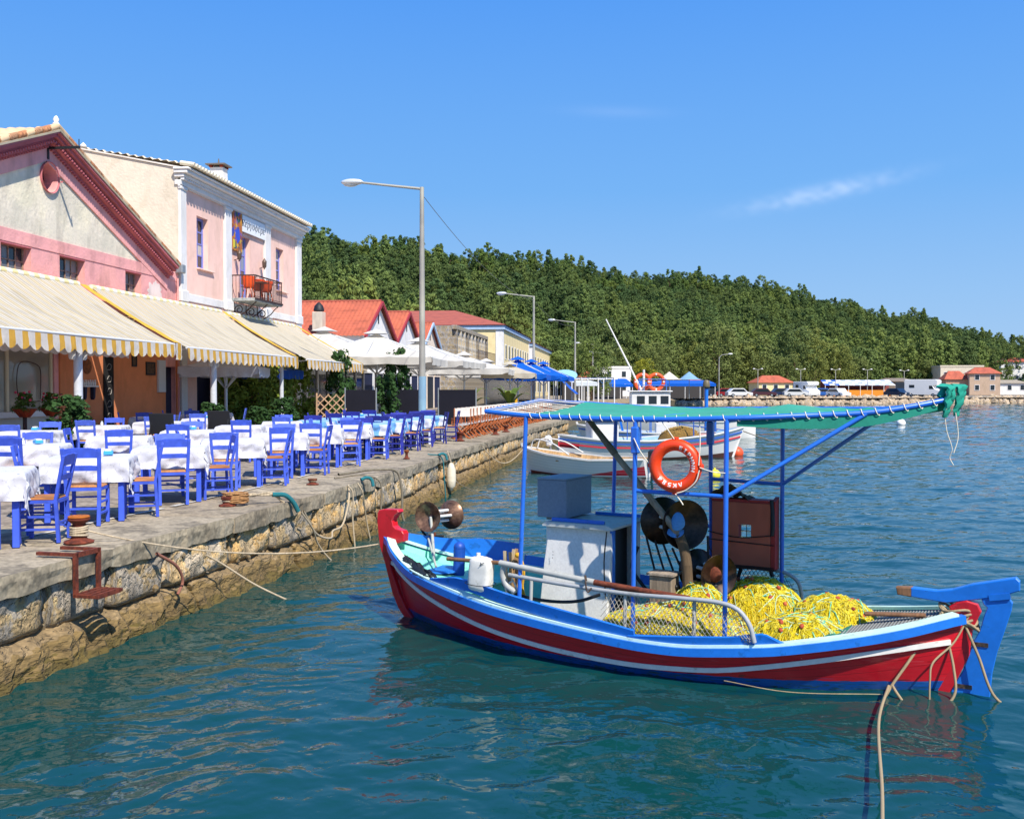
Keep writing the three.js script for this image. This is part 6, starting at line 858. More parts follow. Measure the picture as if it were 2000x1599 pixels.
// life ring
{
  const o = gear('life_ring', 'orange life ring with white Greek lettering hung on the blue frame', 'life ring', 3.417, 1.655, .87), cv = document.createElement('canvas'); cv.width = 2048; cv.height = 512; const x = cv.getContext('2d'); x.fillStyle = '#ef4310'; x.fillRect(0, 0, 2048, 512); const R = rng(5); for (let i = 0; i < 160; i++) { x.fillStyle = ['rgba(200,40,10,.25)', 'rgba(255,120,70,.25)', 'rgba(90,30,20,.12)'][i % 3]; x.beginPath(); x.ellipse(R() * 2048, R() * 512, 6 + R() * 30, 2 + R() * 7, R() * 3, 0, 7); x.fill(); }
  x.fillStyle = '#f6efe8'; x.strokeStyle = '#f6efe8'; x.font = 'bold 132px sans-serif'; x.textAlign = 'center'; x.textBaseline = 'middle'; const put2 = (str, a0, a1) => [...str].forEach((ch, i) => { const ang = mixn(a0, a1, i / (str.length - 1)); x.save(); x.translate((((ang % 360) + 360) % 360) / 360 * 2048, 512 * (1 - .30)); x.rotate(Math.PI); x.scale(.95, .62); x.fillText(ch, 0, 0); x.restore(); }); put2('EIPHNH', 70, -9); put2('ΛK584', -70, -138);
  const t = new THREE.CanvasTexture(cv); t.colorSpace = THREE.SRGBColorSpace; t.wrapS = t.wrapT = THREE.RepeatWrapping; const g = new THREE.TorusGeometry(.184, .053, 22, 64); g.rotateY(.1); g.translate(3.417, 1.886, .87); const m = mb(); m.l.push(flat(g)); m.build('ring', new THREE.MeshPhysicalMaterial({ map: t, roughness: .42, clearcoat: .2 }), o, true);
  for (const a of [90, 0, 180, 270]) { const c = Math.cos(a * Math.PI / 180), s = Math.sin(a * Math.PI / 180); mb().box(3.417 + c * .236, 1.886 + s * .236, .87, .045, .03, .06, { rz: (a + 90) * Math.PI / 180, c: .006 }).build('strap', mat('#e33b0c', { r: .6 }), o); }
  mb().tube([[3.417, 2.12, .9], [3.35, 2.2, .88], [3.27, 2.29, .86]], .005, 5, 10).tube([[3.64, 1.9, .9], [3.645, 2.1, .88], [3.63, 2.3, .86]], .005, 5, 10).tube([[3.18, 1.9, .9], [3.1, 2.0, .9], [3.03, 2.12, .89]], .005, 5, 10).tube([[3.65, 1.88, .9], [3.76, 1.85, .9], [3.87, 1.84, .88]], .005, 5, 10).tube([[3.65, 1.86, .91], [3.62, 1.76, .92], [3.53, 1.68, .92], [3.45, 1.65, .92]], .006, 5, 20).tube([[3.4, 1.64, .9], [3.39, 1.66, .83], [3.42, 1.62, .83], [3.43, 1.64, .9], [3.48, 1.58, .9], [3.5, 1.55, .9]], .006, 5, 24).build('ties', P.cord, o);
}
// hanging red crate with square port
{
  const o = gear('red_crate', 'faded red crate with a square hole lashed to the far posts', 'crate', 3.54, .76, -.82), m = mat('#cf6a52', { t: 'old', r: .9 }), m2 = mat('#b3322c', { t: 'paint', r: .7 });
  mb().poly([[3.22, .78], [3.82, .78], [3.82, 1.41], [3.22, 1.41]], .03, ZX(-.74), { holes: [[[3.49, 1.055], [3.49, 1.19], [3.625, 1.19], [3.625, 1.055]]] }).build('front_panel', m, o);
  mb().poly([[.0, .76], [.0, 1.43], [.16, 1.47], [.16, .74]], .04, new THREE.Matrix4().makeRotationY(Math.PI / 2).setPosition(3.825, 0, -.72)).build('side_panel', m2, o); mb().span(3.21, 3.86, 1.412, 1.44, -.9, -.72).build('top_panel', m2, o); mb().span(3.21, 3.86, .74, .776, -.9, -.72).build('base_panel', mat('#4a2f28', { t: 'wood' }), o);
  mb().bar([3.47, 1.05, -.8], [3.47, 1.2, -.8], .03, .1).bar([3.64, 1.05, -.8], [3.64, 1.2, -.8], .03, .1).build('port_lining', m2, o); mb().rod([3.49, 1.12, -.78], [3.63, 1.12, -.78], .004).rod([3.56, 1.05, -.78], [3.56, 1.19, -.78], .004).build('port_bars', P.steel, o); mb().tube([[3.18, 1.1, -.7], [3.5, 1.06, -.69], [3.86, 1.1, -.7]], .005, 4, 16).tube([[3.2, 1.02, -.7], [3.86, 1.0, -.7]], .005, 4, 8).build('lashing', P.black, o);
  mb().grid(14, 8, (a, b) => [mixn(3.17, 3.6, a), 1.44 + .14 * Math.sin(Math.PI * a) * (1 - b) + .03 * n2(a * 7, b * 4), mixn(-.7, -.95, b)]).build('sacking', mat('#5b5140', { t: 'cloth', r: 1 }), o); mb().tube([[3.2, 1.1, -.85], [3.14, .95, -.84], [3.22, .8, -.84]], .012, 5, 14).tube([[3.83, 1.45, -.72], [3.85, 1.2, -.7], [3.84, 1.1, -.7]], .02, 6, 14).build('hose', P.black, o); mb().rod([3.5, .74, -.8], [3.4, .4, -.8], .02).rod([3.8, .74, -.8], [3.88, .4, -.84], .02).build('support', P.black, o);
}
{ const o = gear('tackle_box', 'small pale brown wooden box beside the winch', 'box', 3.05, .55, .22); mb().span(2.94, 3.17, .08, .79, .1, .3, .01).build('case', mat('#9c8f7e', { t: 'wood', r: .9 }), o); mb().span(2.92, 3.19, .79, .81, .08, .32).build('lid', mat('#b0a596', { t: 'wood', r: .9 }), o); mb().ball(3.175, .68, .2, .02).build('knob', P.black, o); }
{ const o = gear('blue_drum', 'dark blue plastic drum standing ahead of the cabin', 'drum', 1.72, .1, -.35); mb().lathe([[0, 0], [.15, 0], [.155, .25], [.16, .27], [.155, .29], [.155, .62], [.13, .66], [0, .66]], 1.74, .1, -.35, 20).build('body', mat('#174f8c', { r: .4 }), o); mb().lathe([[0, 0], [.06, 0], [.06, .04], [0, .04]], 1.74, .76, -.35, 12).build('cap', P.black, o); }
// yellow nets
function netHeap(label, cu, cv, ru, rv, base, top, seed, nStr, nFl, lobes = []) {
  const o = gear('fishing_net', label, 'net', cu, base, cv), R = rng(seed), H = (u, v) => { let x = (u - cu) / ru, y = (v - cv) / rv, r = Math.hypot(x, y), h = r < 1 ? (top - base) * Math.pow(1 - r * r, .55) : 0; for (const [a, b, c, d] of lobes) { const q = Math.hypot((u - a) / c, (v - b) / c); if (q < 1) h = Math.max(h, d * Math.pow(1 - q * q, .6)); } return base + h + (h > .01 ? .028 * n2(u * 9 + seed, v * 9) + .014 * n2(u * 22, v * 22 + seed) : 0); };
  mb().grid(46, 30, (a, b) => { const an = a * 6.283, r = b; const u = cu + ru * r * Math.cos(an), v = cv + rv * r * Math.sin(an); return [u, r > .985 ? base - .05 : H(u, v), v]; }).build('net_body', mat('#dcbd0c', { t: 'wood', b: 'fine', bs: .02, r: .95 }), o);
  const strand = (n, rad, mm, nm, lift, len) => { const m = mb(); for (let i = 0; i < n; i++) { let an = R() * 6.283, rr = Math.sqrt(R()) * .96, u = cu + ru * rr * Math.cos(an), v = cv + rv * rr * Math.sin(an), dir = R() * 6.283, pts = []; for (let k = 0; k < 6; k++) { pts.push([u, H(u, v) + lift + R() * lift, v]); dir += (R() - .5) * 1.5; u += Math.cos(dir) * len; v += Math.sin(dir) * len; if (Math.hypot((u - cu) / ru, (v - cv) / rv) > 1) dir += 2.4; } m.tube(pts, rad, 3, 10); } return m.build(nm, mm, o); };
  strand(nStr, .0026, mat('#e6cf10', { r: .8 }), 'net_twine', .006, .05); strand(nStr * .7 | 0, .0021, mat('#e9dc52', { r: .8 }), 'pale_twine', .008, .045); strand(nStr * .18 | 0, .0026, mat('#8a7a12', { r: .9 }), 'dark_twine', .006, .05); strand(nStr / 34 | 0, .0042, mat('#b9dcc0', { r: .8 }), 'head_line', .012, .09); strand(nStr / 40 | 0, .0042, mat('#5fc9b0', { r: .8 }), 'foot_line', .012, .08);
  const fg = new THREE.SphereGeometry(.02, 8, 6); fg.scale(1.35, 1, 1); const fm = [mat('#a8482c', { r: .8 }), mat('#c4653c', { r: .8 }), mat('#8a3a24', { r: .8 })]; for (let i = 0; i < nFl; i++) { const an = R() * 6.283, rr = Math.sqrt(R()) * .92, u = cu + ru * rr * Math.cos(an), v = cv + rv * rr * Math.sin(an); const f = mesh('float', fg, fm[i % 3], o); f.position.set(u - cu, H(u, v) - base + .012, v - cv); f.rotation.set(R(), R() * 6, R()); }
  return o;
}
netHeap('yellow fishing net heaped inside the near side netting, with brown floats', 3.3, .48, .76, .46, .28, .54, 3, 900, 34, [[3.4, .2, .34, .44]]);
netHeap('shaded yellow net heap below the red crate', 3.8, -.42, .48, .46, .26, .70, 7, 520, 18);
netHeap('yellow net heap spilling towards the near gunwale behind the rail end', 4.38, .28, .46, .38, .28, .55, 11, 620, 14);
netHeap('large sunlit yellow net heap in front of the stern mat', 4.55, -.14, .46, .40, .3, .66, 15, 620, 16);
// stern ropes
{
  const o = gear('stern_ropes', 'grey mooring ropes knotted round the stern post', 'rope', 5.6, .7, 0), r = .0125, q = (pts, rr = r) => mb().tube(pts, rr, 6, pts.length * 10);
  const coil = mb(); for (let i = 0; i < 6; i++) { const y = .70 - i * .022, k = []; for (let j = 0; j < 14; j++) { const a = j / 14 * 6.283; k.push([5.60 + .13 * Math.cos(a) + .01 * i, y + .03 * Math.sin(a * 2 + i) - .03 * Math.cos(a), .085 * Math.sin(a) * 1.1]); } coil.tube(k, r, 6, 60, true); } coil.build('lashing', P.rope, o);
  q([[5.5, .68, .09], [5.42, .55, .2], [5.28, .3, .34], [5.16, .1, .44], [5.12, .02, .5]]).build('mooring_line', P.rope, o);
  q([[5.16, .1, .44], [5.22, .04, .5], [5.3, -.06, .48], [5.42, -.1, .42], [5.55, -.06, .3], [5.62, .05, .24], [5.6, .25, .18], [5.54, .5, .14], [5.5, .68, .1]]).build('slack_loop', P.rope, o);
  q([[5.7, .66, .06], [5.6, .45, .14], [5.45, .28, .3], [5.44, .16, .34], [5.44, -.08, .36]], .009).build('thin_line', P.rope, o);
  q([[5.66, .62, .07], [5.78, .35, .1], [5.92, .02, .12], [6.2, -.12, .1], [6.6, -.3, .05]]).build('outboard_line', P.rope, o);
  const A = V(...onBoat(5.14, .06, .48)); const tr = V(...BP); const loc = w => { const d = V(...w).sub(tr); return [d.x * .866 + d.z * .5, d.y, -d.x * .5 + d.z * .866]; };
  q([loc([A.x, A.y + .04, A.z]), loc([2.75, .10, -7.4]), loc([2.25, .14, -6.0]), loc([1.75, .3, -4.6]), loc([1.2, .75, -2.6])]).build('long_mooring_line', P.rope, o);
  q([[5.1, .03, .5], [4.4, .06, .93], [3.9, .09, .98]], .004).build('hull_line', P.rope, o);
}
// ================================================================ other boats (local x = bow to stern)
function smallBoat(o, q) { // q: L, beam, sheer [[x/L, h]...], draft, hull material bands
  const sh = x => table(q.sheer, x), b = x => q.beam / 2 * Math.pow(Math.max(0, 1 - Math.pow(Math.abs((x - .58) / (x < .58 ? .585 : q.transom ? .62 : .43)), 2.2)), .75);
  const f = (a, w, s, ins = 0) => { const x = a, y = mixn(-q.draft, sh(x), w), rake = .06 * q.L * (1 - a) * (1 - w) * 1.4; return [x * q.L + rake, y, s * Math.max(0, b(x) * Math.pow(w, .36 + .4 * Math.pow(Math.abs(2 * a - 1), 3)) - ins)]; };
  const cv = document.createElement('canvas'); cv.width = 1024; cv.height = 256; const x = cv.getContext('2d'); q.paint(x, (w) => 256 * (1 - w)); const t = new THREE.CanvasTexture(cv); t.colorSpace = THREE.SRGBColorSpace;
  const m = mb(); for (const s of [1, -1]) m.grid(40, 24, (a, w) => f(s > 0 ? a : 1 - a, w, s)); const g = m.geo(), uv = g.attributes.uv; for (let i = 0; i < uv.count / 2; i++) { } { const half = uv.count / 2; for (let i = half; i < uv.count; i++) uv.setX(i, 1 - uv.getX(i)); }
  mesh('hull', g, new THREE.MeshPhysicalMaterial({ map: t, roughness: .35, side: THREE.DoubleSide, clearcoat: .3 }), o, true);
  const inn = mb(); for (const s of [1, -1]) inn.grid(30, 6, (a, w) => f(.02 + .96 * (s > 0 ? 1 - a : a), .5 + .49 * w, s, .04)); inn.build('inner_planking', q.inner, o);
  if (q.transom) mb().grid(10, 8, (a, w) => { const p = f(1, w, 1); return [p[0], p[1], mixn(-1, 1, a) * p[2]]; }).build('transom', q.transomM || P.white, o);
  sheet(20, 4, (a, v) => { const p = f(.04 + .93 * a, .62, 1, .04); return [p[0], p[1], mixn(p[2], -p[2], v)]; }, .02).build('floor', q.inner, o);
  for (const s of [1, -1]) { const pts = []; for (let i = 0; i <= 30; i++) { const p = f(i / 30, 1, s); pts.push([p[0], p[1], p[2] + s * .01]); } sweep(pts, .03, .025).build('gunwale', q.gun, o); if (q.stripe) for (const [w, mm] of q.stripe) { const st = []; for (let i = 0; i <= 30; i++) { const p = f(i / 30, w, s); st.push([p[0], p[1], p[2] + s * .012]); } sweep(st, .014, .03).build('stripe', mm, o); } }
  mb().bar([f(0, .2, 1)[0] - .02, f(0, .2, 1)[1], 0], [-.04, sh(0) + .12, 0], .08, .09).build('stem', q.gun, o); return f;
}
{ // little white boat with red flash
  const o = thing('rowing_boat', 'small white clinker boat with a red flash, moored by the wall', 'boat', [.35, 0, -30.1], -.42);
  smallBoat(o, { L: 3.9, beam: 1.5, draft: .25, transom: true, sheer: [[0, .78], [.25, .62], [.6, .5], [1, .55]], inner: mat('#c9a878', { t: 'wood', r: .8 }), gun: P.white, paint: (x, Y) => { x.fillStyle = '#e9e8e4'; x.fillRect(0, 0, 1024, 256); x.fillStyle = '#7a3328'; x.fillRect(0, Y(.34), 1024, 256); x.fillStyle = '#cf2338'; x.beginPath(); x.moveTo(560, Y(.40)); x.lineTo(1024, Y(.74)); x.lineTo(1024, Y(.4)); x.fill(); x.strokeStyle = '#c4c4c2'; x.lineWidth = 2; for (let i = 1; i < 6; i++) { x.beginPath(); x.moveTo(0, Y(.4 + i * .1)); x.lineTo(1024, Y(.4 + i * .1)); x.stroke(); } } });
  mb().tube([[.35, .74, -.25], [.45, 1.0, -.28], [1.1, .95, -.5], [1.7, .62, -.6]], .02, 6, 24).tube([[.35, .74, .25], [.45, 1.0, .28], [1.1, .95, .5], [1.7, .62, .6]], .02, 6, 24).build('bow_rail', P.white, o); for (const x of [1.4, 2.4, 3.2]) mb().box(x, .44, 0, .22, .035, 1.25).build('thwart', mat('#c9a878', { t: 'wood' }), o);
  const e = mb().box(.62, .95, -.5, .18, .34, .2, { c: .05, rz: .25 }).build('spare_outboard', mat('#dfe2e2', { r: .4 }), o); mb().rod([.66, .8, -.5], [.74, .5, -.5], .03).build('engine_leg', P.grey, e);
  const b = mb().box(4.05, .62, .1, .22, .36, .26, { c: .05 }).build('outboard_engine', mat('#23262c', { r: .4 }), o); mb().bar([4.02, .5, .1], [4.05, -.2, .1], .07).build('engine_leg', P.black, b);
}
{ // larger white boat with blue and red stripes
  const o = thing('striped_boat', 'white wooden fishing boat with blue and red stripes and brown nets', 'boat', [8.6, 0, -37.0], Math.PI + .16);
  const blueM = mat('#2a5cae', { r: .5 }), redM = mat('#c2303c', { r: .5 });
  smallBoat(o, { L: 7.0, beam: 2.3, draft: .4, sheer: [[0, 1.12], [.2, .88], [.55, .68], [.8, .72], [1, .88]], inner: mat('#8fb4cf', { t: 'paint' }), gun: P.white, stripe: [[.88, blueM], [.76, redM]], paint: (x, Y) => { x.fillStyle = '#eceae6'; x.fillRect(0, 0, 1024, 256); x.fillStyle = '#5d3b34'; x.fillRect(0, Y(.40), 1024, 256); x.fillStyle = '#c4232f'; x.fillRect(930, Y(.8), 94, 36); } });
  mb().span(4.9, 5.9, .5, 1.35, -.5, .5, .04).build('cabin', P.white, o); mb().span(4.8, 6.0, 1.36, 1.42, -.6, .6, .02).build('cabin_roof', blueM, o); mb().span(4.88, 4.9, .9, 1.25, -.3, .3).build('cabin_window', glassM[0], o);
  for (const [x, z] of [[2.2, .8], [2.2, -.8], [4.2, .9], [4.2, -.9]]) mb().rod([x, .6, z], [x, 1.75, z * .95], .022).build('frame_post', blueM, o); mb().rod([2.2, 1.75, .78], [4.2, 1.75, .86], .02).rod([2.2, 1.75, -.78], [4.2, 1.75, -.86], .02).rod([2.2, 1.75, -.78], [2.2, 1.75, .78], .02).rod([4.2, 1.75, -.86], [4.2, 1.75, .86], .02).rod([.8, 1.0, -.5], [2.2, 1.2, -.8], .018).rod([.8, 1.0, .5], [2.2, 1.2, .8], .018).build('frame_rail', blueM, o);
  mb().rod([1.1, .9, 0], [1.1, 1.5, 0], .06).build('blue_bitt', blueM, o);
  const h = thing('brown_net', 'brown and ochre net heaped in the striped boat', 'net', [6.2, .62, -36.6], .2); mb().grid(20, 10, (a, b) => { const an = a * 6.283; return [Math.cos(an) * b * .9, .5 * Math.pow(1 - b * b, .6) + .06 * n2(Math.cos(an) * b * 5, Math.sin(an) * b * 5), Math.sin(an) * b * .55]; }).build('heap', mat('#9c7d3f', { t: 'wood', b: 'fine', bs: .03, r: 1 }), h); const st = mb(), R = rng(4); for (let i = 0; i < 120; i++) { const a = R() * 6.28, r = R() * .8, x = Math.cos(a) * r * .9, z = Math.sin(a) * r * .55, y = .5 * Math.pow(1 - r * r, .6) + .02; st.tube([[x, y, z], [x + .1 * (R() - .5), y + .02, z + .1 * (R() - .5)], [x + .2 * (R() - .5), y - .02, z + .2 * (R() - .5)]], .008, 3, 6); } st.build('twine', mat('#c2a04a', { r: 1 }), h);
  for (const [x, z, l] of [[7.3, -36.9, 'pink fish box on the striped boat, nearer the bow'], [6.9, -36.7, 'pink fish box on the striped boat beside the nets']]) { const b = thing('fish_box', l, 'box', [x, .62, z], .15); mb().poly(rect(-.22, .22, 0, .3), .3, ZX(-.15), { holes: [] }).build('body', mat('#d9a7a0', { t: 'paint' }), b); mb().span(-.24, .24, .3, .32, -.17, .17).build('rim', P.white, b); }
}
{ // boat with the leaning spar, behind
  const o = thing('white_caique', 'big white boat with leaning spar and orange life rings behind the others', 'boat', [3.5, 0, -51.5], -.05);
  smallBoat(o, { L: 9, beam: 2.8, draft: .5, sheer: [[0, 1.9], [.2, 1.55], [.5, 1.05], [.8, 1.0], [1, 1.2]], inner: P.white, gun: P.white, stripe: [[.9, mat('#c9c9c4')]], paint: (x, Y) => { x.fillStyle = '#efece6'; x.fillRect(0, 0, 1024, 256); x.fillStyle = '#2f5f8f'; x.fillRect(0, Y(.3), 1024, 256); } });
  mb().span(2.6, 4.6, 1.2, 2.35, -.7, .7, .05).build('wheelhouse', P.white, o); mb().span(2.5, 4.7, 2.36, 2.42, -.8, .8, .02).build('wheelhouse_roof', P.white, o); for (const x of [2.9, 3.5, 4.1]) mb().span(x, x + .4, 1.75, 2.15, .7, .715).build('wheelhouse_window', glassM[0], o);
  mb().rod([3.2, 2.4, 0], [1.35, 6.1, 0], .06, .03, 8).build('leaning_spar', mat('#e4e2dc', { r: .5 }), o); mb().rod([3.3, 1.6, 0], [3.3, 3.5, 0], .07, .06).build('mast', P.white, o); mb().rod([4.4, 2.4, .6], [4.4, 3.0, .6], .02).rod([3.0, 2.4, .6], [3.0, 3.0, .6], .02).rod([3, 3.0, .6], [4.4, 3.0, .6], .02).rod([3, 2.7, .6], [4.4, 2.7, .6], .02).build('roof_rail', mat('#4a78c2'), o);
  for (const [x, z, l] of [[7.35, -50.8, 'orange life ring on the roof rail of the white boat'], [6.75, -51.4, 'orange life ring half hidden behind another on the white boat']]) { const r = thing('life_ring', l, 'life ring', [x, 2.45, z], 0); mb().add(new THREE.TorusGeometry(.38, .095, 10, 28), new THREE.Matrix4().setPosition(0, .42, 0)).build('ring', mat('#e4571f', { r: .5 }), r); for (let k = 0; k < 4; k++) mb().box(Math.cos(k * 1.57) * .38, .42 + Math.sin(k * 1.57) * .38, 0, .1, .1, .2, { c: .02 }).build('band', P.white, r); }
  const p = thing('blue_post_lamp', 'blue post with brown lamp rising behind the canopy', 'lamp', [8.4, 0, -43], 0); mb().rod([0, -.5, 0], [0, 2.55, 0], .09, .08, 10).build('post', P.blue, p); mb().lathe([[0, 0], [.13, 0], [.16, .08], [.14, .3], [.05, .36], [0, .36]], 0, 2.55, 0, 12).build('head', mat('#6b6148', { r: .5 }), p);
}
{ const o = thing('pale_boat', 'low pale boat with blue gear between the quay and striped boat', 'boat', [2.9, 0, -44], -.1); smallBoat(o, { L: 5.2, beam: 1.8, draft: .3, sheer: [[0, .95], [.3, .7], [.7, .6], [1, .7]], inner: mat('#7ca7cf', { t: 'paint' }), gun: P.white, stripe: [[.86, mat('#3a6fc0')]], paint: (x, Y) => { x.fillStyle = '#e4e6e6'; x.fillRect(0, 0, 1024, 256); x.fillStyle = '#2d5a8a'; x.fillRect(0, Y(.34), 1024, 256); } }); for (const [x, z] of [[1.2, .5], [1.2, -.5], [3.2, .7], [3.2, -.7]]) mb().rod([x, .5, z], [x, 1.5, z], .02).build('frame_post', P.blue, o); mb().bar([2.0, .6, .2], [1.7, 1.9, .3], .1, .04).build('blue_rudder', P.blue, o); mb().span(3.4, 4.3, .4, 1.05, -.4, .4, .04).build('cuddy', P.white, o); }
for (const [p, r, c, l] of [[[8.45, .12, -37.4], .26, '#e2542a', 'orange buoy off the bow of the striped boat'], [[5.75, .1, -28.2], .17, '#ddd23c', 'yellow buoy floating beyond the life ring'], [[26.6, .15, -68], .3, '#f2f0ea', 'white buoy alone on the open water']]) { const o = thing('buoy', l, 'buoy', p, 0); mb().ball(0, 0, 0, r, 1, .95, 1, 18).build('ball', mat(c, { r: .45 }), o); mb().rod([0, r * .85, 0], [0, r * 1.2, 0], r * .2, r * .15, 8).build('neck', mat(c, { r: .6 }), o); }
{ const p = []; for (let i = 0; i <= 10; i++) { const k = i / 10; p.push([mixn(8.5, 13.5, k), mixn(1.0, -.02, k) - .3 * Math.sin(3.14 * k), mixn(-37.2, -34, k)]); } tag(mb().tube(p, .02, 5, 30).build('anchor_rope', ropeG), 'anchor rope running from the striped boat out to open water', 'rope'); const q = []; for (let i = 0; i <= 8; i++) { const k = i / 8, a = E2(-4.2, .1, .9); q.push([mixn(a[0], .4, k), mixn(.9, .8, k) - .5 * Math.sin(3.14 * k), mixn(a[2], -30, k)]); } tag(mb().tube(q, .014, 5, 30).build('mooring_rope', ropeW), 'rope from the wall to the small white boat', 'rope'); }
// ================================================================ the far shore
{ // boulders along the shore
  const R = rng(15), g = new THREE.IcosahedronGeometry(1, 1), p = g.attributes.position; for (let i = 0; i < p.count; i++) { const k = 1 + .28 * n3(p.getX(i) * 1.3, p.getY(i) * 1.3, p.getZ(i) * 1.3); p.setXYZ(i, p.getX(i) * k, p.getY(i) * k * .8, p.getZ(i) * k); } g.computeVertexNormals(); boxUV(g);
  const S = shore.slice(4, 9), n = 3600, im = new THREE.InstancedMesh(g, mat('#ffffff', { t: 'stone', r: 1 }), n), M4 = new THREE.Matrix4(), Q = new THREE.Quaternion(), c = new THREE.Color(); im.name = 'shore_boulders'; let k = 0;
  const len = []; let tot = 0; for (let i = 0; i < S.length - 1; i++) { const l = Math.hypot(S[i + 1][0] - S[i][0], S[i + 1][1] - S[i][1]) * (i < 2 ? 1 : i < 3 ? .8 : .35); len.push(l); tot += l; }
  for (let i = 0; i < S.length - 1; i++) { const m = Math.round(n * len[i] / tot); for (let j = 0; j < m && k < n; j++, k++) { const a = R(), off = R() * 4.2 - .6, A = S[i], B = S[i + 1], d = V(B[0] - A[0], 0, B[1] - A[1]).normalize(), nx = d.z, nz = -d.x; Q.setFromEuler(new THREE.Euler(R() * 6, R() * 6, R() * 6)); const s = .28 + .5 * R() * R(); M4.compose(V(mixn(A[0], B[0], a) + nx * off, -.1 + (off + .6) * .2 + R() * .15, mixn(A[1], B[1], a) + nz * off), Q, V(s * 1.25, s, s)); im.setMatrixAt(k, M4); const w = .8 + .3 * R(); c.setRGB(.62 * w, .52 * w, .42 * w); im.setColorAt(k, c); } }
  im.count = k; im.castShadow = im.receiveShadow = true; scene.add(im); tag(im, 'pale boulders piled along the far shore', 'boulders', null, 'stuff');
}
const at = (k, d, h = 0) => [k * d, QUAY + h, -d];
function villa(name, label, k, d, w, dep, h, wallM, roofM, rh, turn = 0, flatRoof) {
  const o = thing(name, label, 'house', at(k, d), turn); mb().span(-w / 2, w / 2, 0, h, -dep, 0, .02).build('walls', wallM, o); const e = .4;
  if (flatRoof) mb().span(-w / 2 - .1, w / 2 + .1, h, h + .4, -dep - .1, .1).build('parapet', wallM, o); else { const m = mb(); const c = [[-w / 2 - e, h + .01, e], [w / 2 + e, h + .01, e], [w / 2 + e, h + .01, -dep - e], [-w / 2 - e, h + .01, -dep - e]], r0 = [-w / 4, h + rh, -dep / 2], r1 = [w / 4, h + rh, -dep / 2]; const q = (a, b, c2, d2) => m.grid(8, 4, (u, v) => V(...a).lerp(V(...b), u).lerp(V(...d2).lerp(V(...c2), u), v).toArray()); q(c[0], c[1], r1, r0); q(c[2], c[3], r0, r1); q(c[3], c[0], r0, r0); q(c[1], c[2], r1, r1); m.build('roof', roofM, o); }
  const nf = Math.max(1, Math.round(h / 3)), nw = Math.max(2, Math.round(w / 2.6)); for (let f = 0; f < nf; f++) for (let i = 0; i < nw; i++) { const x = -w / 2 + (i + .5) * w / nw, y = f * h / nf + (f ? .9 : 1.0), win = mb().span(x - .5, x + .5, y, y + 1.25, 0, .05).build('window', C.trim, o); mb().span(x - .4, x + .4, y + .1, y + 1.15, .052, .06).build('pane', glassM[0], win); }
  return o;
}
villa('small_house', 'small cream house with orange tiled roof behind the parked cars', .265, 200, 7, 6, 2.6, C.yellow, C.tileRed, 1.5, .1);
villa('white_apartment', 'white block with balconies at the foot of the hill', .105, 186, 5.6, 6, 5.2, C.white, C.tileRed, 1, .15, true);
villa('shore_house', 'beige two-storey house with terracotta roof on the far right shore', .475, 212, 6, 7, 4.6, mat('#c9ae94', { t: 'plaster' }), C.tileRed, 1.4, -.3); villa('shore_cottage', 'low tan cottage with steep terracotta roof beside the beige house', .447, 216, 4.5, 6, 3.4, mat('#c7a387', { t: 'plaster' }), C.tileRed, 1.9, -.2); villa('flat_house', 'flat-roofed cream house above the terracotta roofs', .452, 240, 10, 7, 6.6, mat('#d8cdb8', { t: 'plaster' }), C.tileRed, 1, -.1, true); villa('white_hill_house', 'little white house among trees at the right end of the hill foot', .507, 268, 8, 7, 8.5, C.white, C.tileRed, 1.2, -.2); villa('low_shed_house', 'long low white house at the right end of the shore road', .50, 226, 8, 5, 2.6, C.white, C.grey, .8, -.2); villa('timber_shelter', 'low grey timber shelter among the trees behind the campers', .388, 214, 8, 5, 2.9, mat('#8a7c6c', { t: 'wood' }), mat('#8f857a', { t: 'wood' }), .8, -.1); villa('brown_kiosk', 'small brown kiosk with red roof near the tall road lamp', .186, 196, 4, 4, 2.2, mat('#9a6a4a', { t: 'wood' }), C.tileRed2, 1.1, .1); villa('orange_house', 'low orange-roofed house partly behind the far umbrellas', .085, 205, 8, 7, 3.2, C.yellow, C.tileRed, 1.8, .1);
{ // beach taverna with chequered roof
  const o = thing('beach_taverna', 'open beach taverna with orange wall and blue and white chequered roof', 'building', at(.35, 190), -.12), w = 13; mb().span(-w / 2, w / 2, 0, 1.15, -.1, 0).build('orange_wall', mat('#e08a24', { r: .8 }), o); for (let i = 0; i <= 6; i++) mb().rod([-w / 2 + i * w / 6, 0, 0], [-w / 2 + i * w / 6, 2.1, 0], .06).build('post', C.white, o);
  const R = rng(3); for (let j = 0; j < 3; j++) for (let i = 0; i < 14; i++) { const x0 = -w / 2 + i * w / 14, z0 = -j * 1.6, y = z => 2.05 - z * .22; mb().grid(1, 1, (u, v) => [x0 + u * w / 14 - .02, y(z0 - v * 1.6), z0 - v * 1.58]).build('roof_panel', (i + j) % 2 ? mat('#eceef2', { r: .7 }) : i < 3 ? mat('#2f62c8', { r: .7 }) : mat('#aab6cc', { r: .7 }), o); } mb().span(-w / 2, w / 2, 0, 2.9, -5.2, -5).build('back_wall', mat('#8c4a42', { r: .9 }), o);
}
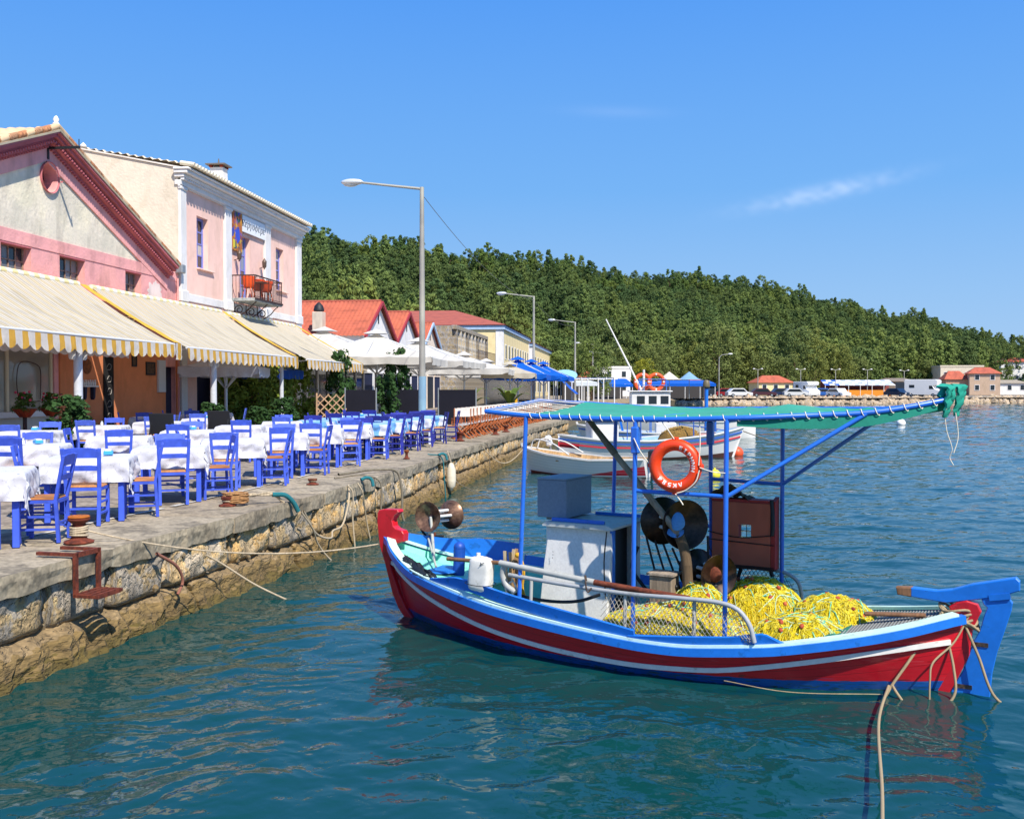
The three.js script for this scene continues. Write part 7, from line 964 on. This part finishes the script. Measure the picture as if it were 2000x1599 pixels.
function vehicle(label, k, d, L, W, H, paint, kind, turn) {
  const o = thing(kind === 'camper' ? 'camper_van' : 'parked_car', label, kind === 'camper' ? 'camper van' : 'car', at(k, d), turn), bm = mat(paint, { r: .3, coat: .5 });
  if (kind === 'camper') { mb().poly([[-L / 2, .4], [L / 2 - .05, .4], [L / 2, 1.0], [L / 2 - .9, 1.35], [L / 2 - 1.3, 2.0], [L / 2 - .5, 2.1], [L / 2 - .4, H - .2], [L / 2 - .7, H], [-L / 2 + .1, H], [-L / 2, H - .2]], W, ZX(-W / 2), { b: .05 }).build('body', bm, o); mb().poly([[L / 2 - .95, 1.36], [L / 2 - 1.3, 1.95], [L / 2 - 1.8, 1.95], [L / 2 - 1.8, 1.36]], W + .12, ZX(-W / 2 - .06)).build('cab_glass', glassM[0], o); mb().span(-L / 2 + .8, -L / 2 + 1.7, 1.6, 2.1, W / 2 + .05, W / 2 + .07).build('side_window', glassM[0], o); mb().span(-L / 2 - .07, -L / 2 - .05, 1.5, 2.1, -.5, .5).build('rear_window', glassM[0], o); }
  else { mb().poly([[-L / 2, .35], [L / 2, .35], [L / 2, .7], [L * .28, .88], [L * .14, H], [-L * .3, H], [-L * .44, .9], [-L / 2, .85]], W, ZX(-W / 2), { b: .05 }).build('body', bm, o); mb().poly([[L * .25, .9], [L * .13, H - .08], [-L * .29, H - .08], [-L * .41, .92]], W + .12, ZX(-W / 2 - .06)).build('window_band', glassM[3], o); }
  for (const x of [-L * .31, L * .31]) for (const z of [-W / 2, W / 2 - .1]) { const wh = mb().lathe([[0, 0], [.3, 0], [.32, .05], [.32, .17], [.3, .22], [0, .22]], x, .32, z - .06, 14, { rx: Math.PI / 2 }).build('wheel', P.black, o); mb().lathe([[0, 0], [.18, 0], [.17, .03], [0, .03]], x, .32, z > 0 ? z + .17 : z - .08, 10, { rx: Math.PI / 2 }).build('rim', C.metal, wh); }
  for (const z of [-W * .35, W * .35]) mb().box(L / 2 + .04, .62, z, .06, .14, .28).build('headlight', C.white, o); return o;
}
vehicle('white camper van with cab towards the boulders, biggest of the vans', .414, 176, 6, 2.2, 3.0, '#eceae6', 'camper', -.7); vehicle('white camper van parked beside the small cream house', .296, 172, 5, 2.1, 2.6, '#f0efec', 'camper', -1.3);
for (const [k, d, c, l, tn] of [[.228, 168, '#d8d8d6', 'white car with rounded roof by the far awnings', .1], [.252, 170, '#4a2226', 'dark red car parked near the road lamp', 0], [.272, 171, '#1d2a4c', 'dark blue car in front of the small cream house', .05], [.284, 170, '#c9cac8', 'silver car beside the small camper', .1], [.312, 172, '#2c5ea8', 'blue car at the corner of the beach taverna', .05], [.328, 168, '#f0f0ee', 'white car before the orange taverna wall', -1.2], [.387, 172, '#12233c', 'dark hatchback between taverna and big camper', -1.0], [.216, 172, '#8a1f22', 'red car half behind the shore boulders', .1], [.205, 172, '#22272e', 'black car under the blue awning edge', .2]]) vehicle(l, k, d, 4.2, 1.7, 1.45, c, 'car', tn);
{ const o = thing('grey_van', 'dark grey van parked right behind the big camper', 'van', at(.402, 182), -.6); mb().poly([[-2.6, .4], [2.5, .4], [2.6, 1.1], [2.0, 1.4], [1.4, 2.5], [-2.6, 2.5]], 2, ZX(-1), { b: .05 }).build('body', mat('#3a4046', { r: .35 }), o); mb().poly([[1.9, 1.4], [1.35, 2.3], [.6, 2.3], [.6, 1.4]], 2.12, ZX(-1.06)).build('cab_glass', glassM[0], o); for (const x of [-1.6, 1.6]) for (const z of [-1.02, .85]) mb().lathe([[0, 0], [.34, .02], [.34, .18], [0, .2]], x, .34, z, 12, { rx: Math.PI / 2 }).build('wheel', P.black, o); }
for (const [k, d, h, dbl, l] of [[.208, 150, 6.2, 0, 'road lamp with a curved arm beside the far blue awning'], [.247, 186, 5.0, 1, 'twin-headed road lamp behind the small cream house'], [.29, 188, 5.0, 1, 'twin-headed road lamp beside the small camper'], [.325, 190, 5.0, 1, 'twin-headed road lamp behind the beach taverna'], [.357, 190, 5.0, 1, 'twin-headed road lamp above the chequered roof'], [.394, 190, 4.8, 1, 'twin-headed road lamp next to the grey van']]) { const o = thing('road_lamp', l, 'street lamp', at(k, d), 0); mb().rod([0, 0, 0], [0, h, 0], .09, .06, 8).build('pole', galv, o); if (dbl) for (const s of [-1, 1]) { mb().rod([0, h - .05, 0], [s * .6, h + .1, 0], .04).build('arm', galv, o); mb().ball(s * .75, h + .12, 0, .16, 1.4, .7, 1, 8).build('lamp_head', C.white, o); } else { mb().tube([[0, h - .2, 0], [.3, h + .25, 0], [1.4, h + .45, 0]], .05, 6, 12).build('arm', galv, o); mb().ball(1.7, h + .48, 0, .18, 2, .7, 1, 8).build('lamp_head', C.white, o); } }
// restaurants along the far quay
function pavilion(label, k0, k1, d, hem, top, m, turn, name = 'blue_awning') { const c = (k0 + k1) / 2, w = (k1 - k0) * d, o = thing(name, label, 'awning', at(c, d), turn); mb().grid(20, 6, (u, v) => [(u - .5) * w, mixn(top, hem, v) + .04 * n2(u * 6, v * 3), -3.5 + 3.5 * v]).build('cover', m, o); mb().grid(30, 2, (u, v) => [(u - .5) * w, hem - v * (.35 + .06 * Math.abs(Math.sin(u * 40))), .01]).build('valance', m, o); for (let i = 0; i <= 5; i++) mb().rod([(i / 5 - .5) * w * .98, 0, -.1], [(i / 5 - .5) * w * .98, hem, -.1], .05, .05, 6).build('post', C.white, o); mb().span(-w / 2, w / 2, 0, top, -6, -5.6).build('back_wall', mat('#3d3a3a', { r: .9 }), o); return o; }
pavilion('long blue awning on the far quay beside the road lamp', .127, .206, 147, 2.2, 2.7, canvasB, .1); pavilion('blue awning on the far quay behind the leaning spar', .09, .122, 140, 2.1, 2.9, canvasB, .15); pavilion('pale canopy of the far waterfront cafe', .062, .088, 120, 2.2, 2.5, fabric(T.cloth, '#dfe6ea', .2), .2, 'white_awning');
for (const [k, d, c, l] of [[.158, 142, '#efe3cf', 'cream pointed umbrella above the far blue awning'], [.178, 143, '#8fb8e0', 'pale blue pointed umbrella above the far blue awning']]) { const o = thing('small_umbrella', l, 'umbrella', at(k, d - 1), 0); mb().lathe([[0, 3.9], [1.3, 2.9], [1.9, 2.75]], 0, 0, 0, 8).build('canopy', fabric(T.cloth, c, .2), o); mb().rod([0, 0, 0], [0, 3.9, 0], .05).build('pole', C.metal, o); }
{ const o = thing('cafe_pergola', 'white pergola with pale blue oval sign at the water', 'pergola', at(.068, 92), .25); for (let i = 0; i < 5; i++) for (const z of [0, -3]) mb().rod([-3 + i * 1.6, 0, z], [-3 + i * 1.6, 2.4, z], .06).build('post', C.white, o); for (let i = 0; i < 9; i++) mb().bar([-3.1 + i * .8, 2.5, .3], [-3.1 + i * .8, 2.5, -3.3], .06, .1).build('rafter', C.white, o); mb().bar([-3.3, 2.42, 0], [3.7, 2.42, 0], .08, .12).bar([-3.3, 2.42, -3], [3.7, 2.42, -3], .08, .12).build('beam', C.white, o); mb().add(new THREE.CylinderGeometry(1, 1, .06, 28), new THREE.Matrix4().makeRotationX(Math.PI / 2).setPosition(0, 0, 0).premultiply(new THREE.Matrix4().makeScale(1.15, .5, 1)).premultiply(new THREE.Matrix4().setPosition(-1.5, 2.75, .36))).build('oval_sign', mat('#9fd6ee', { r: .5 }), o); }
{ const o = thing('blue_side_awning', 'steep blue sun blind at the end of the blue umbrellas', 'awning', town(60, 8.5), TURN); sheet(10, 6, (u, v) => [u * 5, 2.5 - v * 1.5, .5 + v * 1.6 + .05 * n2(u * 5, v * 3)], .02).build('blind', canvasB, o); for (const x of [0, 5]) mb().rod([x, 0, .4], [x, 2.55, .4], .05).build('post', C.metal, o); }
{ const o = thing('dark_canopy', 'dark navy canopy roof running behind the blue umbrellas', 'awning', town(58, 4.5), TURN); mb().grid(16, 6, (u, v) => [u * 48, 3.6 - .9 * v, -2 + 5 * v]).build('cover', mat('#26304f', { t: 'cloth', r: .9 }), o); for (let i = 0; i < 9; i++) mb().rod([i * 6, 0, 2.9], [i * 6, 2.7, 2.9], .06).build('post', C.metal, o); mb().span(0, 48, 0, 2.6, -2.2, -2).build('glazed_front', mat('#2a2f36', { r: .2 }), o); }
for (const [k, d, sc, m, l] of [[.08, 128, .55, leafM(.16, .21, .05), 'light green roadside tree near the thin lamps'], [.134, 150, .42, leafM(.3, .3, .03), 'bright yellow-green tree behind the orange life rings']]) { const o = thing('roadside_tree', l, 'tree', at(k, d), 1); mesh('crown', gumVar[1], m, o, true); mesh('trunk', gumTrunk, barkM, o); o.scale.setScalar(sc); }
// pots and plants beyond the windbreaks
for (const [t, s, sc, l] of [[11.5, 8.1, 1, 'broad-leaved banana plant in a pot past the windbreaks'], [24, 8.6, 1.1, 'leafy potted plant beside the yellow stand']]) { const o = thing('potted_plant', l, 'plant', town(t, s), t); mb().lathe([[0, 0], [.2, 0], [.28, .45], [.25, .45], [.18, .05]], 0, 0, 0, 14).build('pot', C.terracotta, o); for (let i = 0; i < 9; i++) { const a = i * .7, r = .75 + .2 * (i % 3), h = .75 + .15 * (i % 4); sheet(8, 2, (u, v) => { const w = .16 * Math.sin(Math.PI * Math.min(1, u * 1.02)) * (v - .5) * 2, q = u * r; return [Math.cos(a) * q - Math.sin(a) * w, .5 + h * Math.sin(u * 2.1) * .9, Math.sin(a) * q + Math.cos(a) * w]; }, .006).build('leaf', leafG[1 + i % 2], o); } o.scale.setScalar(sc); }
{ const o = thing('yellow_stand', 'bright yellow stand beside the potted plant', 'stand', town(26, 8.9), TURN); mb().span(-.3, .3, .3, .5, -.2, .2).span(-.28, -.2, 0, 1, -.2, -.12).span(.2, .28, 0, 1, -.2, -.12).span(-.3, .3, .8, .95, -.2, -.14).build('frame', mat('#e8b417', { r: .5 }), o); }
renderer.render(scene, camera);
